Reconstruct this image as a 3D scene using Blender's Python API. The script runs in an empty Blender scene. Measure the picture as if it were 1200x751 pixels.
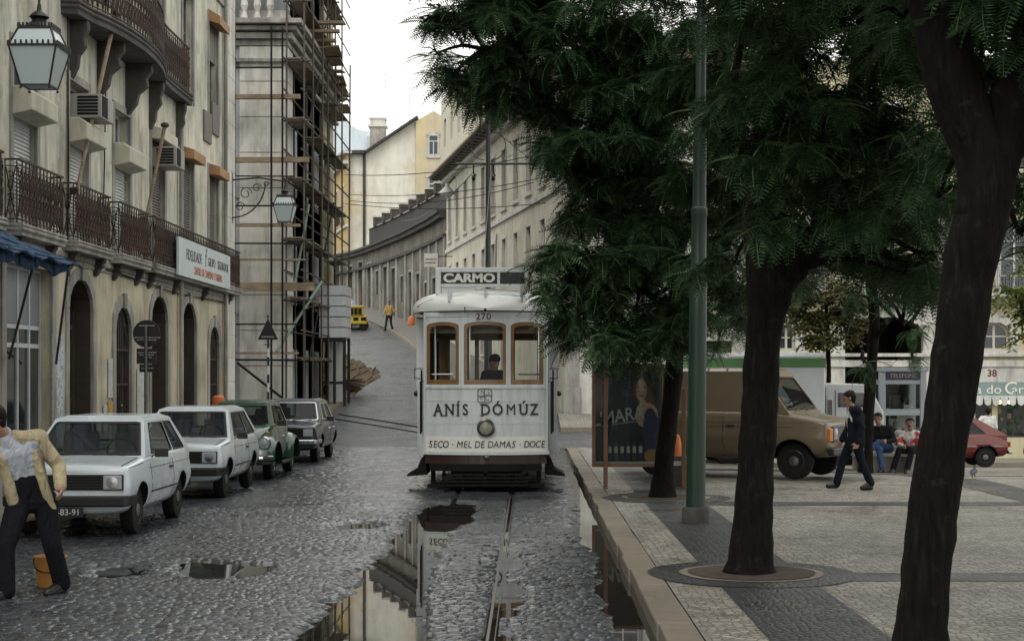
import bpy, bmesh, math, random
import numpy as np
from mathutils import Vector, Matrix, Euler
from mathutils.bvhtree import BVHTree
R = math.radians
random.seed(7); rng = np.random.default_rng(7)
scene = bpy.context.scene
COL = scene.collection
F = 1900.0; HX = 620.0; HY = 440.0; CH = 2.0

def at(px, py, Y):
    """measured point of the photograph at distance Y (metres) from the camera"""
    return Vector(((px - HX) / F * Y, Y, CH + (HY - py) / F * Y))

# ------------------------------------------------------------------ helpers
def link(o):
    COL.objects.link(o); return o

def tag(o, label=None, cat=None, group=None, kind=None):
    if label: o['label'] = label
    if cat: o['category'] = cat
    if group: o['group'] = group
    if kind: o['kind'] = kind
    return o

def empty(name, loc=(0, 0, 0), rz=0, label=None, cat=None, group=None):
    o = bpy.data.objects.new(name, None); link(o)
    o.location = loc; o.rotation_euler = (0, 0, rz)
    o.empty_display_size = .2
    return tag(o, label, cat, group)

def copy_tree(o, parent=None):
    c = o.copy(); link(c); c.parent = parent
    for ch in list(o.children):
        copy_tree(ch, c)
    return c

class MB:
    def __init__(s): s.v = []; s.f = []; s.sm = []
    def add(s, vs, fs):
        k = len(s.v); s.v += [tuple(p) for p in vs]
        s.f += [tuple(i + k for i in f) for f in fs]
    def quad(s, a, b, c, d): s.add((a, b, c, d), [(0, 1, 2, 3)])
    def box(s, x0, y0, z0, x1, y1, z1):
        if x0 > x1: x0, x1 = x1, x0
        if y0 > y1: y0, y1 = y1, y0
        if z0 > z1: z0, z1 = z1, z0
        s.add([(x0, y0, z0), (x1, y0, z0), (x1, y1, z0), (x0, y1, z0), (x0, y0, z1), (x1, y0, z1), (x1, y1, z1), (x0, y1, z1)],
              [(0, 3, 2, 1), (4, 5, 6, 7), (0, 1, 5, 4), (1, 2, 6, 5), (2, 3, 7, 6), (3, 0, 4, 7)])
        return s
    def obox(s, c, size, rot=(0, 0, 0)):
        m = Euler(rot).to_matrix(); c = Vector(c); hx, hy, hz = [k / 2 for k in size]
        vs = [c + m @ Vector((sx * hx, sy * hy, sz * hz)) for sz in (-1, 1) for sx, sy in ((-1, -1), (1, -1), (1, 1), (-1, 1))]
        s.add(vs, [(0, 3, 2, 1), (4, 5, 6, 7), (0, 1, 5, 4), (1, 2, 6, 5), (2, 3, 7, 6), (3, 0, 4, 7)]); return s
    def beam(s, a, b, w, h=None):
        a = Vector(a); b = Vector(b); d = (b - a).normalized(); h = h or w
        up = Vector((0, 0, 1)) if abs(d.z) < .95 else Vector((1, 0, 0))
        sd = d.cross(up).normalized(); up = sd.cross(d)
        vs = [p + sd * (i * w / 2) + up * (j * h / 2) for p in (a, b) for i, j in ((-1, -1), (1, -1), (1, 1), (-1, 1))]
        s.add(vs, [(0, 1, 2, 3), (7, 6, 5, 4), (0, 4, 5, 1), (1, 5, 6, 2), (2, 6, 7, 3), (3, 7, 4, 0)]); return s
    def tube(s, pts, r, n=6, close=False, caps=True):
        pts = [Vector(p) for p in pts]; N = len(pts)
        rs = r if isinstance(r, (list, tuple)) else [r] * N
        k = len(s.v); ref = None
        for i, p in enumerate(pts):
            if close: t = pts[(i + 1) % N] - pts[i - 1]
            else: t = pts[min(i + 1, N - 1)] - pts[max(i - 1, 0)]
            if t.length < 1e-9: t = Vector((0, 0, 1))
            t.normalize()
            if ref is None: ref = Vector((0, 0, 1)) if abs(t.z) < .9 else Vector((1, 0, 0))
            a = t.cross(ref)
            if a.length < 1e-6: a = t.cross(Vector((.3, 1, .2)))
            a.normalize(); b = t.cross(a).normalized(); ref = -b if False else b.cross(t) * 0 + ref
            for j in range(n):
                th = 2 * math.pi * j / n + (math.pi / 4 if n == 4 else 0)
                s.v.append(tuple(p + (a * math.cos(th) + b * math.sin(th)) * rs[i]))
        m = N if close else N - 1
        for i in range(m):
            for j in range(n):
                i2 = (i + 1) % N
                s.f.append((k + i * n + j, k + i * n + (j + 1) % n, k + i2 * n + (j + 1) % n, k + i2 * n + j))
        if caps and not close:
            s.f.append(tuple(k + j for j in range(n))[::-1]); s.f.append(tuple(k + (N - 1) * n + j for j in range(n)))
        return s
    def lathe(s, prof, c=(0, 0, 0), axis='z', n=16):
        """profile of (radius, height) about an axis"""
        k = len(s.v); c = Vector(c)
        for r, h in prof:
            for j in range(n):
                th = 2 * math.pi * (j + .5) / n; a = r * math.cos(th); b = r * math.sin(th)
                s.v.append(tuple(c + Vector({'z': (a, b, h), 'y': (a, h, b), 'x': (h, a, b)}[axis])))
        for i in range(len(prof) - 1):
            for j in range(n):
                s.f.append((k + i * n + j, k + i * n + (j + 1) % n, k + (i + 1) * n + (j + 1) % n, k + (i + 1) * n + j))
        s.f.append(tuple(k + j for j in range(n))[::-1]); s.f.append(tuple(k + (len(prof) - 1) * n + j for j in range(n)))
        return s
    def prism(s, poly, vec):
        n = len(poly); v = Vector(vec); a = [Vector(p) for p in poly]
        s.add(a + [p + v for p in a], [tuple(range(n))[::-1], tuple(range(n, 2 * n))] + [(i, (i + 1) % n, n + (i + 1) % n, n + i) for i in range(n)]); return s
    def ell(s, c, r, rot=(0, 0, 0), n=12, m=8):
        if not isinstance(r, (tuple, list)): r = (r, r, r)
        M = Euler(rot).to_matrix(); c = Vector(c); k = len(s.v)
        s.v.append(tuple(c + M @ Vector((0, 0, -r[2]))))
        for i in range(1, m):
            ph = -math.pi / 2 + math.pi * i / m
            for j in range(n):
                th = 2 * math.pi * j / n
                s.v.append(tuple(c + M @ Vector((r[0] * math.cos(ph) * math.cos(th), r[1] * math.cos(ph) * math.sin(th), r[2] * math.sin(ph)))))
        s.v.append(tuple(c + M @ Vector((0, 0, r[2])))); top = len(s.v) - 1
        for j in range(n):
            s.f.append((k, k + 1 + (j + 1) % n, k + 1 + j)); b = k + 1 + (m - 2) * n
            s.f.append((b + j, b + (j + 1) % n, top))
        for i in range(m - 2):
            for j in range(n):
                a = k + 1 + i * n
                s.f.append((a + j, a + (j + 1) % n, a + n + (j + 1) % n, a + n + j))
        return s
    def cap(s, a, b, ra, rb, n=12):
        """tapered limb with round ends"""
        a = Vector(a); b = Vector(b); d = b - a; L = d.length
        if L < 1e-5: return s.ell(a, ra)
        d /= L; pts = []; rs = []
        for i in range(5):
            t = math.pi / 2 * (1 - i / 4); pts.append(a - d * ra * math.sin(t)); rs.append(max(ra * math.cos(t), .001))
        for i in range(5):
            t = math.pi / 2 * i / 4; pts.append(b + d * rb * math.sin(t)); rs.append(max(rb * math.cos(t), .001))
        return s.tube(pts, rs, n)
    def warp(s, fn): s.v = [tuple(fn(*p)) for p in s.v]; return s
    def build(s, name, mat, parent=None, smooth=False, bevel=0, loc=None, fix=True, seg=2, ang=35, weld=False):
        me = bpy.data.meshes.new(name)
        me.from_pydata(s.v, [], s.f); me.validate()
        if fix:
            bm = bmesh.new(); bm.from_mesh(me)
            if weld: bmesh.ops.remove_doubles(bm, verts=bm.verts, dist=.0008)
            bmesh.ops.recalc_face_normals(bm, faces=bm.faces); bm.to_mesh(me); bm.free()
        if mat: me.materials.append(mat)
        o = bpy.data.objects.new(name, me); link(o)
        if parent: o.parent = parent
        if loc: o.location = loc
        if smooth:
            me.polygons.foreach_set('use_smooth', [True] * len(me.polygons))
            if smooth != 'all': 
                try: me.set_sharp_from_angle(angle=R(ang))
                except Exception: pass
        if bevel:
            b = o.modifiers.new('bevel', 'BEVEL'); b.width = bevel; b.segments = seg; b.limit_method = 'ANGLE'; b.angle_limit = R(35)
        return o

def bake(o):
    """replace the modifiers by their result"""
    dg = bpy.context.evaluated_depsgraph_get(); dg.update()
    me = bpy.data.meshes.new_from_object(o.evaluated_get(dg)); old = o.data
    o.modifiers.clear(); o.data = me; me.name = o.name; bpy.data.meshes.remove(old); return o

def text(s, size, mat, parent, loc, rot=(R(90), 0, 0), name='lettering', ext=.003, off=0.0, align='CENTER', sx=1, space=1, shear=0):
    c = bpy.data.curves.new(name, 'FONT'); c.body = s; c.size = size; c.extrude = ext; c.offset = off
    c.align_x = align; c.align_y = 'CENTER'; c.space_character = space; c.shear = shear; c.resolution_u = 3
    c.materials.append(mat); o = bpy.data.objects.new(name, c); link(o)
    me = bpy.data.meshes.new_from_object(o); me.name = name; bpy.data.objects.remove(o); bpy.data.curves.remove(c)
    if not me.materials: me.materials.append(mat)
    o = bpy.data.objects.new(name, me); link(o)
    o.parent = parent; o.location = loc; o.rotation_euler = rot; o.scale = (sx, 1, 1); return o

# ------------------------------------------------------------------ materials
class NT:
    def __init__(s, m): s.t = m.node_tree; s.n = s.t.nodes; s.l = s.t.links
    def new(s, ty, **k):
        n = s.n.new(ty)
        for a, b in k.items(): setattr(n, a, b)
        return n
    def noise(s, vec, scale, detail=5, rough=.6, dist=0):
        n = s.new('ShaderNodeTexNoise'); n.inputs['Scale'].default_value = scale; n.inputs['Detail'].default_value = detail
        n.inputs['Roughness'].default_value = rough; n.inputs['Distortion'].default_value = dist
        s.l.new(vec, n.inputs['Vector']); return n.outputs['Fac']
    def ramp(s, fac, stops):
        r = s.new('ShaderNodeValToRGB'); s.l.new(fac, r.inputs[0]); e = r.color_ramp.elements
        while len(e) < len(stops): e.new(.5)
        for k, (p, c) in enumerate(stops):
            e[k].position = p; e[k].color = (c, c, c, 1) if isinstance(c, (int, float)) else (*c, 1)
        return r.outputs[0]
    def mix(s, fac, a, b, mode='MIX'):
        m = s.new('ShaderNodeMix', data_type='RGBA', blend_type=mode)
        for sock, v in ((m.inputs[0], fac), (m.inputs[6], a), (m.inputs[7], b)):
            if isinstance(v, (int, float)): sock.default_value = v
            elif isinstance(v, tuple): sock.default_value = (*v[:3], 1)
            else: s.l.new(v, sock)
        return m.outputs[2]
    def math(s, op, a, b=0.0, clamp=False):
        m = s.new('ShaderNodeMath', operation=op); m.use_clamp = clamp
        for k, v in enumerate((a, b)):
            if isinstance(v, (int, float)): m.inputs[k].default_value = v
            else: s.l.new(v, m.inputs[k])
        return m.outputs[0]
    def mapping(s, vec, scale=(1, 1, 1), rot=(0, 0, 0), loc=(0, 0, 0)):
        m = s.new('ShaderNodeMapping'); m.inputs['Scale'].default_value = scale; m.inputs['Rotation'].default_value = rot
        m.inputs['Location'].default_value = loc; s.l.new(vec, m.inputs[0]); return m.outputs[0]
    def bump(s, h, strength=.3, dist=.02, prev=None):
        b = s.new('ShaderNodeBump'); b.inputs['Strength'].default_value = strength; b.inputs['Distance'].default_value = dist
        s.l.new(h, b.inputs['Height'])
        if prev is not None: s.l.new(prev, b.inputs['Normal'])
        return b.outputs[0]

def base_mat(name):
    m = bpy.data.materials.new(name); m.use_nodes = True; nt = NT(m)
    p = nt.n['Principled BSDF']; tc = nt.new('ShaderNodeTexCoord'); return m, nt, p, tc.outputs['Object']

def mat(name, col, rough=.7, metal=0, var=.15, vs=2.0, bump=0, bs=30, bd=.01, stain=None, sstr=(1.2, 1.2, .25), samt=.6, sthr=.55, coat=0, spec=.5, patch=None):
    m, nt, p, ob = base_mat(name)
    f = nt.noise(ob, vs, 6, .65)
    lo = tuple(c * (1 - var) for c in col); hi = tuple(min(c * (1 + var), 1) for c in col)
    c = nt.ramp(f, [(.3, lo), (.7, hi)])
    if patch:   # lighter/other coloured patches (repairs, posters torn, bare render)
        g = nt.noise(nt.mapping(ob, (1, 1, 1), loc=(7, 3, 5)), patch[1], 6, .6)
        c = nt.mix(nt.math('MULTIPLY', nt.ramp(g, [(patch[2], 0), (patch[2] + .06, 1)]), patch[3]), c, patch[0])
    if stain:
        g = nt.noise(nt.mapping(ob, sstr), 3.0, 8, .7)
        g2 = nt.noise(ob, .6, 3)
        k = nt.math('MULTIPLY', nt.ramp(nt.math('ADD', nt.math('MULTIPLY', g, .6), nt.math('MULTIPLY', g2, .4)), [(sthr - .08, 0), (sthr + .12, 1)]), samt)
        c = nt.mix(k, c, stain)
    nt.l.new(c, p.inputs['Base Color'])
    rr = nt.ramp(f, [(.2, max(rough - .08, .02)), (.8, min(rough + .08, 1))]); nt.l.new(rr, p.inputs['Roughness'])
    p.inputs['Metallic'].default_value = metal
    p.inputs['Specular IOR Level'].default_value = spec
    if coat: p.inputs['Coat Weight'].default_value = coat; p.inputs['Coat Roughness'].default_value = .03
    if bump: nt.l.new(nt.bump(nt.noise(ob, bs, 5), bump, bd), p.inputs['Normal'])
    return m

def flat(name, col, rough=.5, metal=0, coat=0, spec=.5):
    return mat(name, col, rough, metal, .06, 4, 0, coat=coat, spec=spec)

M = {}
M['plaster'] = mat('old_cream_plaster', (.62, .60, .50), .9, var=.1, vs=1.2, bump=.25, bs=25, stain=(.16, .15, .125), samt=.8, sthr=.49, patch=((.36, .32, .23), 1.1, .56, .6))
M['plaster_low'] = mat('ochre_plaster', (.50, .46, .33), .9, var=.14, vs=1.5, bump=.25, bs=25, stain=(.15, .13, .1), samt=.75, sthr=.5, patch=((.55, .53, .46), 1.6, .56, .6))
M['stone'] = mat('grey_limestone', (.33, .32, .29), .85, var=.15, vs=2, bump=.3, bs=20, stain=(.07, .065, .06), samt=.75, sthr=.5)
M['pave_worn'] = mat('upper_street_pavement', (.15, .145, .13), .8, var=.2, vs=3)
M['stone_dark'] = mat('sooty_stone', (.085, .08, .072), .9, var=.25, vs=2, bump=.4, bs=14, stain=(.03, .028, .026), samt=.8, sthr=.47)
M['stone_light'] = mat('pale_limestone', (.56, .545, .50), .85, var=.1, vs=2, bump=.2, bs=20, stain=(.16, .15, .14), samt=.7, sthr=.54)
M['iron'] = mat('rusty_wrought_iron', (.035, .025, .022), .75, .2, var=.5, vs=6, stain=(.10, .045, .025), sstr=(2, 2, 2), samt=.7, sthr=.52)
M['black'] = flat('black_paint', (.008, .008, .008), .45)
M['blackrough'] = flat('dull_black', (.010, .010, .010), .8, spec=.2)
M['rubber'] = flat('tyre_rubber', (.012, .012, .012), .85, spec=.25)
M['pipe'] = mat('rusty_scaffold_pipe', (.09, .078, .064), .7, .2, var=.4, vs=5, spec=.3)
M['dark'] = mat('dark_interior', (.012, .011, .01), .9, var=.3)
M['darkwood'] = mat('dark_door_wood', (.045, .032, .024), .7, var=.35, vs=4, bump=.2, bs=40)
M['chrome'] = flat('chrome', (.55, .55, .56), .22, 1.0)
M['steel'] = mat('worn_steel', (.16, .155, .15), .35, .85, var=.2, vs=5)
M['wood'] = mat('weathered_board', (.26, .2, .13), .85, var=.3, vs=3, bump=.3, bs=30, stain=(.08, .06, .045), sstr=(.6, .6, 2), samt=.7, sthr=.5)
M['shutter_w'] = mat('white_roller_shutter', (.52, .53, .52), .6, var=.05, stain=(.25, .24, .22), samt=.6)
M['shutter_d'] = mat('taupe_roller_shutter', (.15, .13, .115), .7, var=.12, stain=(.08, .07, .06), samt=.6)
M['white_frame'] = mat('old_white_window_paint', (.5, .53, .56), .6, var=.1, stain=(.25, .25, .25), samt=.5)
M['beige_box'] = mat('cream_pelmet_paint', (.48, .46, .37), .7, var=.12, stain=(.18, .16, .12), samt=.7)
M['ochre_box'] = mat('orange_brown_pelmet_wood', (.34, .19, .09), .7, var=.25, stain=(.12, .08, .05), samt=.6)

def glass_mat(name, col=(.02, .024, .028), rough=.04, clear=0.0, tint=(.8, .85, .85)):
    m, nt, p, ob = base_mat(name)
    p.inputs['Base Color'].default_value = (*col, 1); p.inputs['Roughness'].default_value = rough
    p.inputs['Specular IOR Level'].default_value = .7
    nt.l.new(nt.bump(nt.noise(ob, 1.3, 2), .06, .02), p.inputs['Normal'])
    if clear:
        tr = nt.new('ShaderNodeBsdfTransparent'); tr.inputs[0].default_value = (*tint, 1)
        mx = nt.new('ShaderNodeMixShader'); mx.inputs[0].default_value = clear
        nt.l.new(p.outputs[0], mx.inputs[1]); nt.l.new(tr.outputs[0], mx.inputs[2])
        nt.l.new(mx.outputs[0], nt.n['Material Output'].inputs['Surface'])
    return m
M['glass'] = glass_mat('window_glass')
M['carglass'] = glass_mat('car_glass', (.03, .035, .04), .03, .6, (.7, .76, .76))
M['clear'] = glass_mat('clear_glass', (.02, .02, .02), .03, .88, (.9, .93, .92))
M['lampglass'] = glass_mat('frosted_lantern_glass', (.46, .54, .56), .3)

def cobble_mat(name, cols, scale, joint, rough=(.35, .6), bump=.7, dist=.012, aspect=1.0, jw=.07, wet=False, big=(.75, 1.2), attr=False):
    m, nt, p, ob = base_mat(name)
    vec = nt.mapping(ob, (1, aspect, 1))
    wob = nt.new('ShaderNodeTexNoise'); wob.inputs['Scale'].default_value = 3; nt.l.new(vec, wob.inputs['Vector'])
    v = nt.new('ShaderNodeTexVoronoi', feature='F1'); v.inputs['Scale'].default_value = scale; v.inputs['Randomness'].default_value = .75
    e = nt.new('ShaderNodeTexVoronoi', feature='DISTANCE_TO_EDGE'); e.inputs['Scale'].default_value = scale; e.inputs['Randomness'].default_value = .75
    for k in (v, e): k.voronoi_dimensions = '2D'; nt.l.new(vec, k.inputs['Vector'])
    sep = nt.new('ShaderNodeSeparateColor'); nt.l.new(v.outputs['Color'], sep.inputs[0])
    c = nt.ramp(sep.outputs[0], [(.0, cols[0]), (.5, cols[1]), (1, cols[2])])
    big_n = nt.ramp(nt.noise(ob, .7, 6, .65), [(.3, big[0]), (.7, big[1])])
    c = nt.mix(1.0, c, big_n, 'MULTIPLY')
    edge = nt.ramp(e.outputs['Distance'], [(jw * .4, 0), (jw * 1.6, 1)])
    c = nt.mix(edge, joint, c)
    damp = nt.ramp(nt.math('ADD', nt.math('MULTIPLY', nt.noise(nt.mapping(ob, (1, .6, 1), loc=(3, 9, 0)), .55, 7, .62), .75), nt.math('MULTIPLY', nt.noise(ob, 12, 3), .25)), [(.53, 0), (.60, 1)])
    c = nt.mix(nt.math('MULTIPLY', damp, .55), c, (.035, .032, .028))
    nt.l.new(c, p.inputs['Base Color'])
    rn = nt.noise(ob, .9, 5, .6); r2 = nt.noise(ob, 30, 3)
    rf = nt.ramp(nt.math('ADD', nt.math('MULTIPLY', rn, .75), nt.math('MULTIPLY', r2, .25)), [(.35, rough[0]), (.62, rough[1])])
    rf = nt.mix(nt.math('MULTIPLY', damp, .6), rf, (.12, .12, .12))
    nt.l.new(rf, p.inputs['Roughness'])
    h = nt.math('ADD', nt.math('MULTIPLY', nt.ramp(e.outputs['Distance'], [(0, 0), (.25, 1)]), 1.0), nt.math('MULTIPLY', sep.outputs[1], .35))
    b = nt.bump(h, bump, dist); b = nt.bump(nt.noise(ob, 45, 4), .3, .004, b)
    nt.l.new(b, p.inputs['Normal']); p.inputs['Specular IOR Level'].default_value = .5
    return m
M['pave_light'] = cobble_mat('light_limestone_setts', [(.20, .186, .155), (.28, .262, .222), (.38, .355, .305)], 13, (.07, .06, .05), (.4, .65), .6, .01)
M['pave_dark'] = cobble_mat('dark_basalt_setts', [(.018, .020, .023), (.028, .031, .035), (.046, .048, .05)], 13, (.02, .02, .02), (.32, .6), .6, .01)
M['road_far'] = cobble_mat('basalt_road_setts', [(.055, .062, .073), (.082, .091, .105), (.118, .128, .143)], 8.5, (.03, .03, .03), (.3, .5), .8, .02, 1.2)
M['sidewalk'] = cobble_mat('worn_pavement_setts', [(.20, .19, .165), (.27, .255, .22), (.34, .325, .28)], 11, (.08, .07, .06), (.45, .7), .6, .01)
M['kerb'] = mat('worn_kerb_stone', (.22, .19, .145), .6, var=.25, vs=3, bump=.5, bs=18, stain=(.09, .075, .06), sstr=(1, 1, 1), samt=.7, sthr=.5)
M['earth'] = mat('damp_earth', (.055, .038, .027), .95, var=.4, vs=8, bump=.8, bs=25)
M['ground'] = mat('far_ground', (.12, .115, .1), .9, var=.2, vs=.5)

def road_mat():
    m, nt, p, ob = base_mat('wet_basalt_setts')
    a = nt.new('ShaderNodeAttribute'); a.attribute_name = 'stone'
    c = nt.mix(nt.math('MULTIPLY', nt.ramp(nt.noise(ob, 60, 4), [(.35, 0), (.7, 1)]), .5), a.outputs['Color'], (.075, .08, .088))
    c = nt.mix(1.0, c, nt.ramp(nt.noise(ob, .8, 6, .65), [(.3, .65), (.7, 1.25)]), 'MULTIPLY')
    nt.l.new(c, p.inputs['Base Color'])
    rn = nt.noise(ob, .75, 5, .6); r2 = nt.noise(ob, 25, 3)
    nt.l.new(nt.ramp(nt.math('ADD', nt.math('MULTIPLY', rn, .7), nt.math('MULTIPLY', r2, .3)), [(.34, .16), (.64, .38)]), p.inputs['Roughness'])
    nt.l.new(nt.bump(nt.noise(ob, 50, 4), .2, .005), p.inputs['Normal']); p.inputs['Specular IOR Level'].default_value = .6
    return m
M['road'] = road_mat()
def water_mat():
    m, nt, p, ob = base_mat('rain_water')
    p.inputs['Base Color'].default_value = (.022, .02, .016, 1); p.inputs['Roughness'].default_value = .015
    p.inputs['IOR'].default_value = 1.33
    nt.l.new(nt.bump(nt.noise(ob, 2.0, 2), .03, .01), p.inputs['Normal']); return m
M['water'] = water_mat()

def leaf_mat(name, a, b, c):
    m, nt, p, ob = base_mat(name)
    g = nt.new('ShaderNodeNewGeometry')
    col = nt.ramp(g.outputs['Random Per Island'], [(0, a), (.6, b), (1, c)])
    col = nt.mix(1.0, col, nt.ramp(nt.noise(ob, 1.1, 3), [(.3, .6), (.7, 1.35)]), 'MULTIPLY')
    nt.l.new(col, p.inputs['Base Color']); p.inputs['Roughness'].default_value = .6; p.inputs['Specular IOR Level'].default_value = .2
    t = nt.new('ShaderNodeBsdfTranslucent'); nt.l.new(col, t.inputs[0])
    mx = nt.new('ShaderNodeMixShader'); mx.inputs[0].default_value = .22
    nt.l.new(p.outputs[0], mx.inputs[1]); nt.l.new(t.outputs[0], mx.inputs[2]); nt.l.new(mx.outputs[0], nt.n['Material Output'].inputs['Surface'])
    return m
M['leaf'] = leaf_mat('jacaranda_leaves', (.028, .062, .031), (.053, .104, .048), (.105, .16, .065))
M['leaf_olive'] = leaf_mat('olive_brown_leaves', (.06, .07, .03), (.10, .105, .045), (.2, .15, .06))
M['leaf_yellow'] = leaf_mat('yellow_green_leaves', (.08, .12, .03), (.14, .17, .045), (.24, .23, .06))
def bark_mat():
    m, nt, p, ob = base_mat('wet_dark_bark'); st = nt.mapping(ob, (1, 1, .16)); a = nt.noise(st, 26, 6, .7, .4); b_ = nt.noise(nt.mapping(ob, (1, 1, .5)), 5, 5)
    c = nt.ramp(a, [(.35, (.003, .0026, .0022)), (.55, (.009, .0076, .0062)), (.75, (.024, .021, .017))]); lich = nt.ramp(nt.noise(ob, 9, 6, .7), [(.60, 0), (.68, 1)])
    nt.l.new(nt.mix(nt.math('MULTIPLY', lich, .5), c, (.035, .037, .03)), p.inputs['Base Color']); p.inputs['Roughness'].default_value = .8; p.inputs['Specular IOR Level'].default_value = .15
    n1 = nt.bump(b_, .6, .05); nt.l.new(nt.bump(a, 1.0, .03, n1), p.inputs['Normal']); return m
M['bark'] = bark_mat()

# ------------------------------------------------------------------ camera, sky, sun
cam_d = bpy.data.cameras.new('camera'); cam = bpy.data.objects.new('camera', cam_d); link(cam)
cam.location = (0, 0, CH); cam.rotation_euler = (R(90), 0, 0)
cam_d.sensor_fit = 'HORIZONTAL'; cam_d.sensor_width = 36; cam_d.lens = 36 * F / 1200
cam_d.shift_x = -(HX - 600) / 1200; cam_d.shift_y = (HY - 375.5) / 1200
cam_d.clip_start = .1; cam_d.clip_end = 3000
scene.camera = cam
w = bpy.data.worlds.new('World'); scene.world = w; w.use_nodes = True
wn = NT(w); bg = wn.n['Background']
sky = wn.new('ShaderNodeTexSky', sky_type='NISHITA'); sky.sun_disc = False
SUN_EL, SUN_ROT = 52, 200
sky.sun_elevation = R(SUN_EL); sky.sun_rotation = R(SUN_ROT); sky.dust_density = 4; sky.air_density = 1
hs = wn.new('ShaderNodeHueSaturation'); hs.inputs['Saturation'].default_value = .3; wn.l.new(sky.outputs[0], hs.inputs['Color'])
g = wn.new('ShaderNodeTexCoord'); cl = wn.noise(wn.mapping(g.outputs['Generated'], (1, 1, 2.5)), 1.6, 4)
cloud = wn.ramp(cl, [(.3, (9.5, 9.6, 9.3)), (.7, (12.2, 12.0, 11.2))])
wn.l.new(wn.mix(.86, hs.outputs[0], cloud), bg.inputs[0]); bg.inputs[1].default_value = .1
sd = bpy.data.lights.new('sun', 'SUN'); sd.energy = .6; sd.angle = R(25); sd.color = (1, .96, .9)
so = bpy.data.objects.new('sun', sd); link(so)
# the sky's sun_rotation is measured from +Y clockwise
dv = Vector((math.sin(R(SUN_ROT)) * math.cos(R(SUN_EL)), math.cos(R(SUN_ROT)) * math.cos(R(SUN_EL)), math.sin(R(SUN_EL))))
so.rotation_euler = dv.to_track_quat('Z', 'Y').to_euler()
vs_ = scene.view_settings; vs_.view_transform = 'Standard'; vs_.look = 'None'; vs_.exposure = .6; vs_.gamma = 1; vs_.use_curve_mapping = False

# ------------------------------------------------------------------ levels of the ground
def street_z(y):
    y = np.asarray(y, dtype=float); t = (y - 51.5) / 3
    return .107 * 3 * (np.maximum(t, 0) + np.log1p(np.exp(-np.abs(t))))
def sm(a, b, x):
    t = np.clip((np.asarray(x, float) - a) / (b - a), 0, 1); return t * t * (3 - 2 * t)
def plaza_drop(x, y):
    return -.72 * sm(3.5, 9, x) * np.clip((np.asarray(y, float) - 29) / 18, 0, 1.3)
def gz(x, y):
    """road level: the street climbs to the left of the square, the square falls gently away"""
    return float(street_z(y) * (1 - sm(2.5, 8, x)) + plaza_drop(x, y))
def vnoise(x, y, sc, seed=0):
    x = np.asarray(x) * sc; y = np.asarray(y) * sc; xi = np.floor(x).astype(int); yi = np.floor(y).astype(int); fx = x - xi; fy = y - yi
    def h(a, b):
        n = (a * 374761393 + b * 668265263 + seed * 974711) & 0x7fffffff; n = (n ^ (n >> 13)) * 1274126177 & 0x7fffffff
        return ((n ^ (n >> 16)) & 0xffff) / 65535.0
    fx = fx * fx * (3 - 2 * fx); fy = fy * fy * (3 - 2 * fy)
    return (h(xi, yi) * (1 - fx) + h(xi + 1, yi) * fx) * (1 - fy) + (h(xi, yi + 1) * (1 - fx) + h(xi + 1, yi + 1) * fx) * fy
def grid_mesh(name, X, Y, Z, mat, col=None, kind='structure'):
    ny, nx = X.shape; me = bpy.data.meshes.new(name)
    co = np.stack([X, Y, Z], -1).reshape(-1, 3).astype(np.float32)
    idx = np.arange(nx * ny).reshape(ny, nx)
    q = np.stack([idx[:-1, :-1], idx[:-1, 1:], idx[1:, 1:], idx[1:, :-1]], -1).reshape(-1, 4)
    me.vertices.add(len(co)); me.vertices.foreach_set('co', co.ravel())
    me.loops.add(q.size); me.loops.foreach_set('vertex_index', q.ravel().astype(np.int32))
    me.polygons.add(len(q)); me.polygons.foreach_set('loop_start', np.arange(0, q.size, 4, dtype=np.int32)); me.polygons.foreach_set('loop_total', np.full(len(q), 4, dtype=np.int32))
    me.update(); me.validate(); me.materials.append(mat)
    me.polygons.foreach_set('use_smooth', [True] * len(me.polygons))
    if col is not None:
        a = me.color_attributes.new('stone', 'FLOAT_COLOR', 'POINT')
        c4 = np.ones((len(co), 4), np.float32); c4[:, :3] = col.reshape(-1, 3); a.data.foreach_set('color', c4.ravel())
    o = bpy.data.objects.new(name, me); link(o)
    return tag(o, kind=kind) if kind else o

def inpoly(X, Y, poly):
    r = np.zeros(X.shape, bool); n = len(poly)
    for i in range(n):
        x0, y0 = poly[i]; x1, y1 = poly[(i + 1) % n]
        if y0 == y1: continue
        c = ((y0 > Y) != (y1 > Y)) & (X < (x1 - x0) * (Y - y0) / (y1 - y0) + x0); r ^= c
    return r
def blur(a, k):
    for ax in (0, 1):
        c = np.cumsum(np.insert(np.pad(a, [(k, k) if i == ax else (0, 0) for i in (0, 1)], mode='edge'), 0, 0, axis=ax), axis=ax)
        s1 = [slice(None)] * 2; s2 = [slice(None)] * 2; s1[ax] = slice(2 * k + 1, None); s2[ax] = slice(None, -2 * k - 1)
        a = (c[tuple(s1)] - c[tuple(s2)]) / (2 * k + 1)
    return a
def gp(px, py, z=0.0):
    Y = F * (CH - z) / (py - HY); return ((px - HX) / F * Y, Y)

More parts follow.
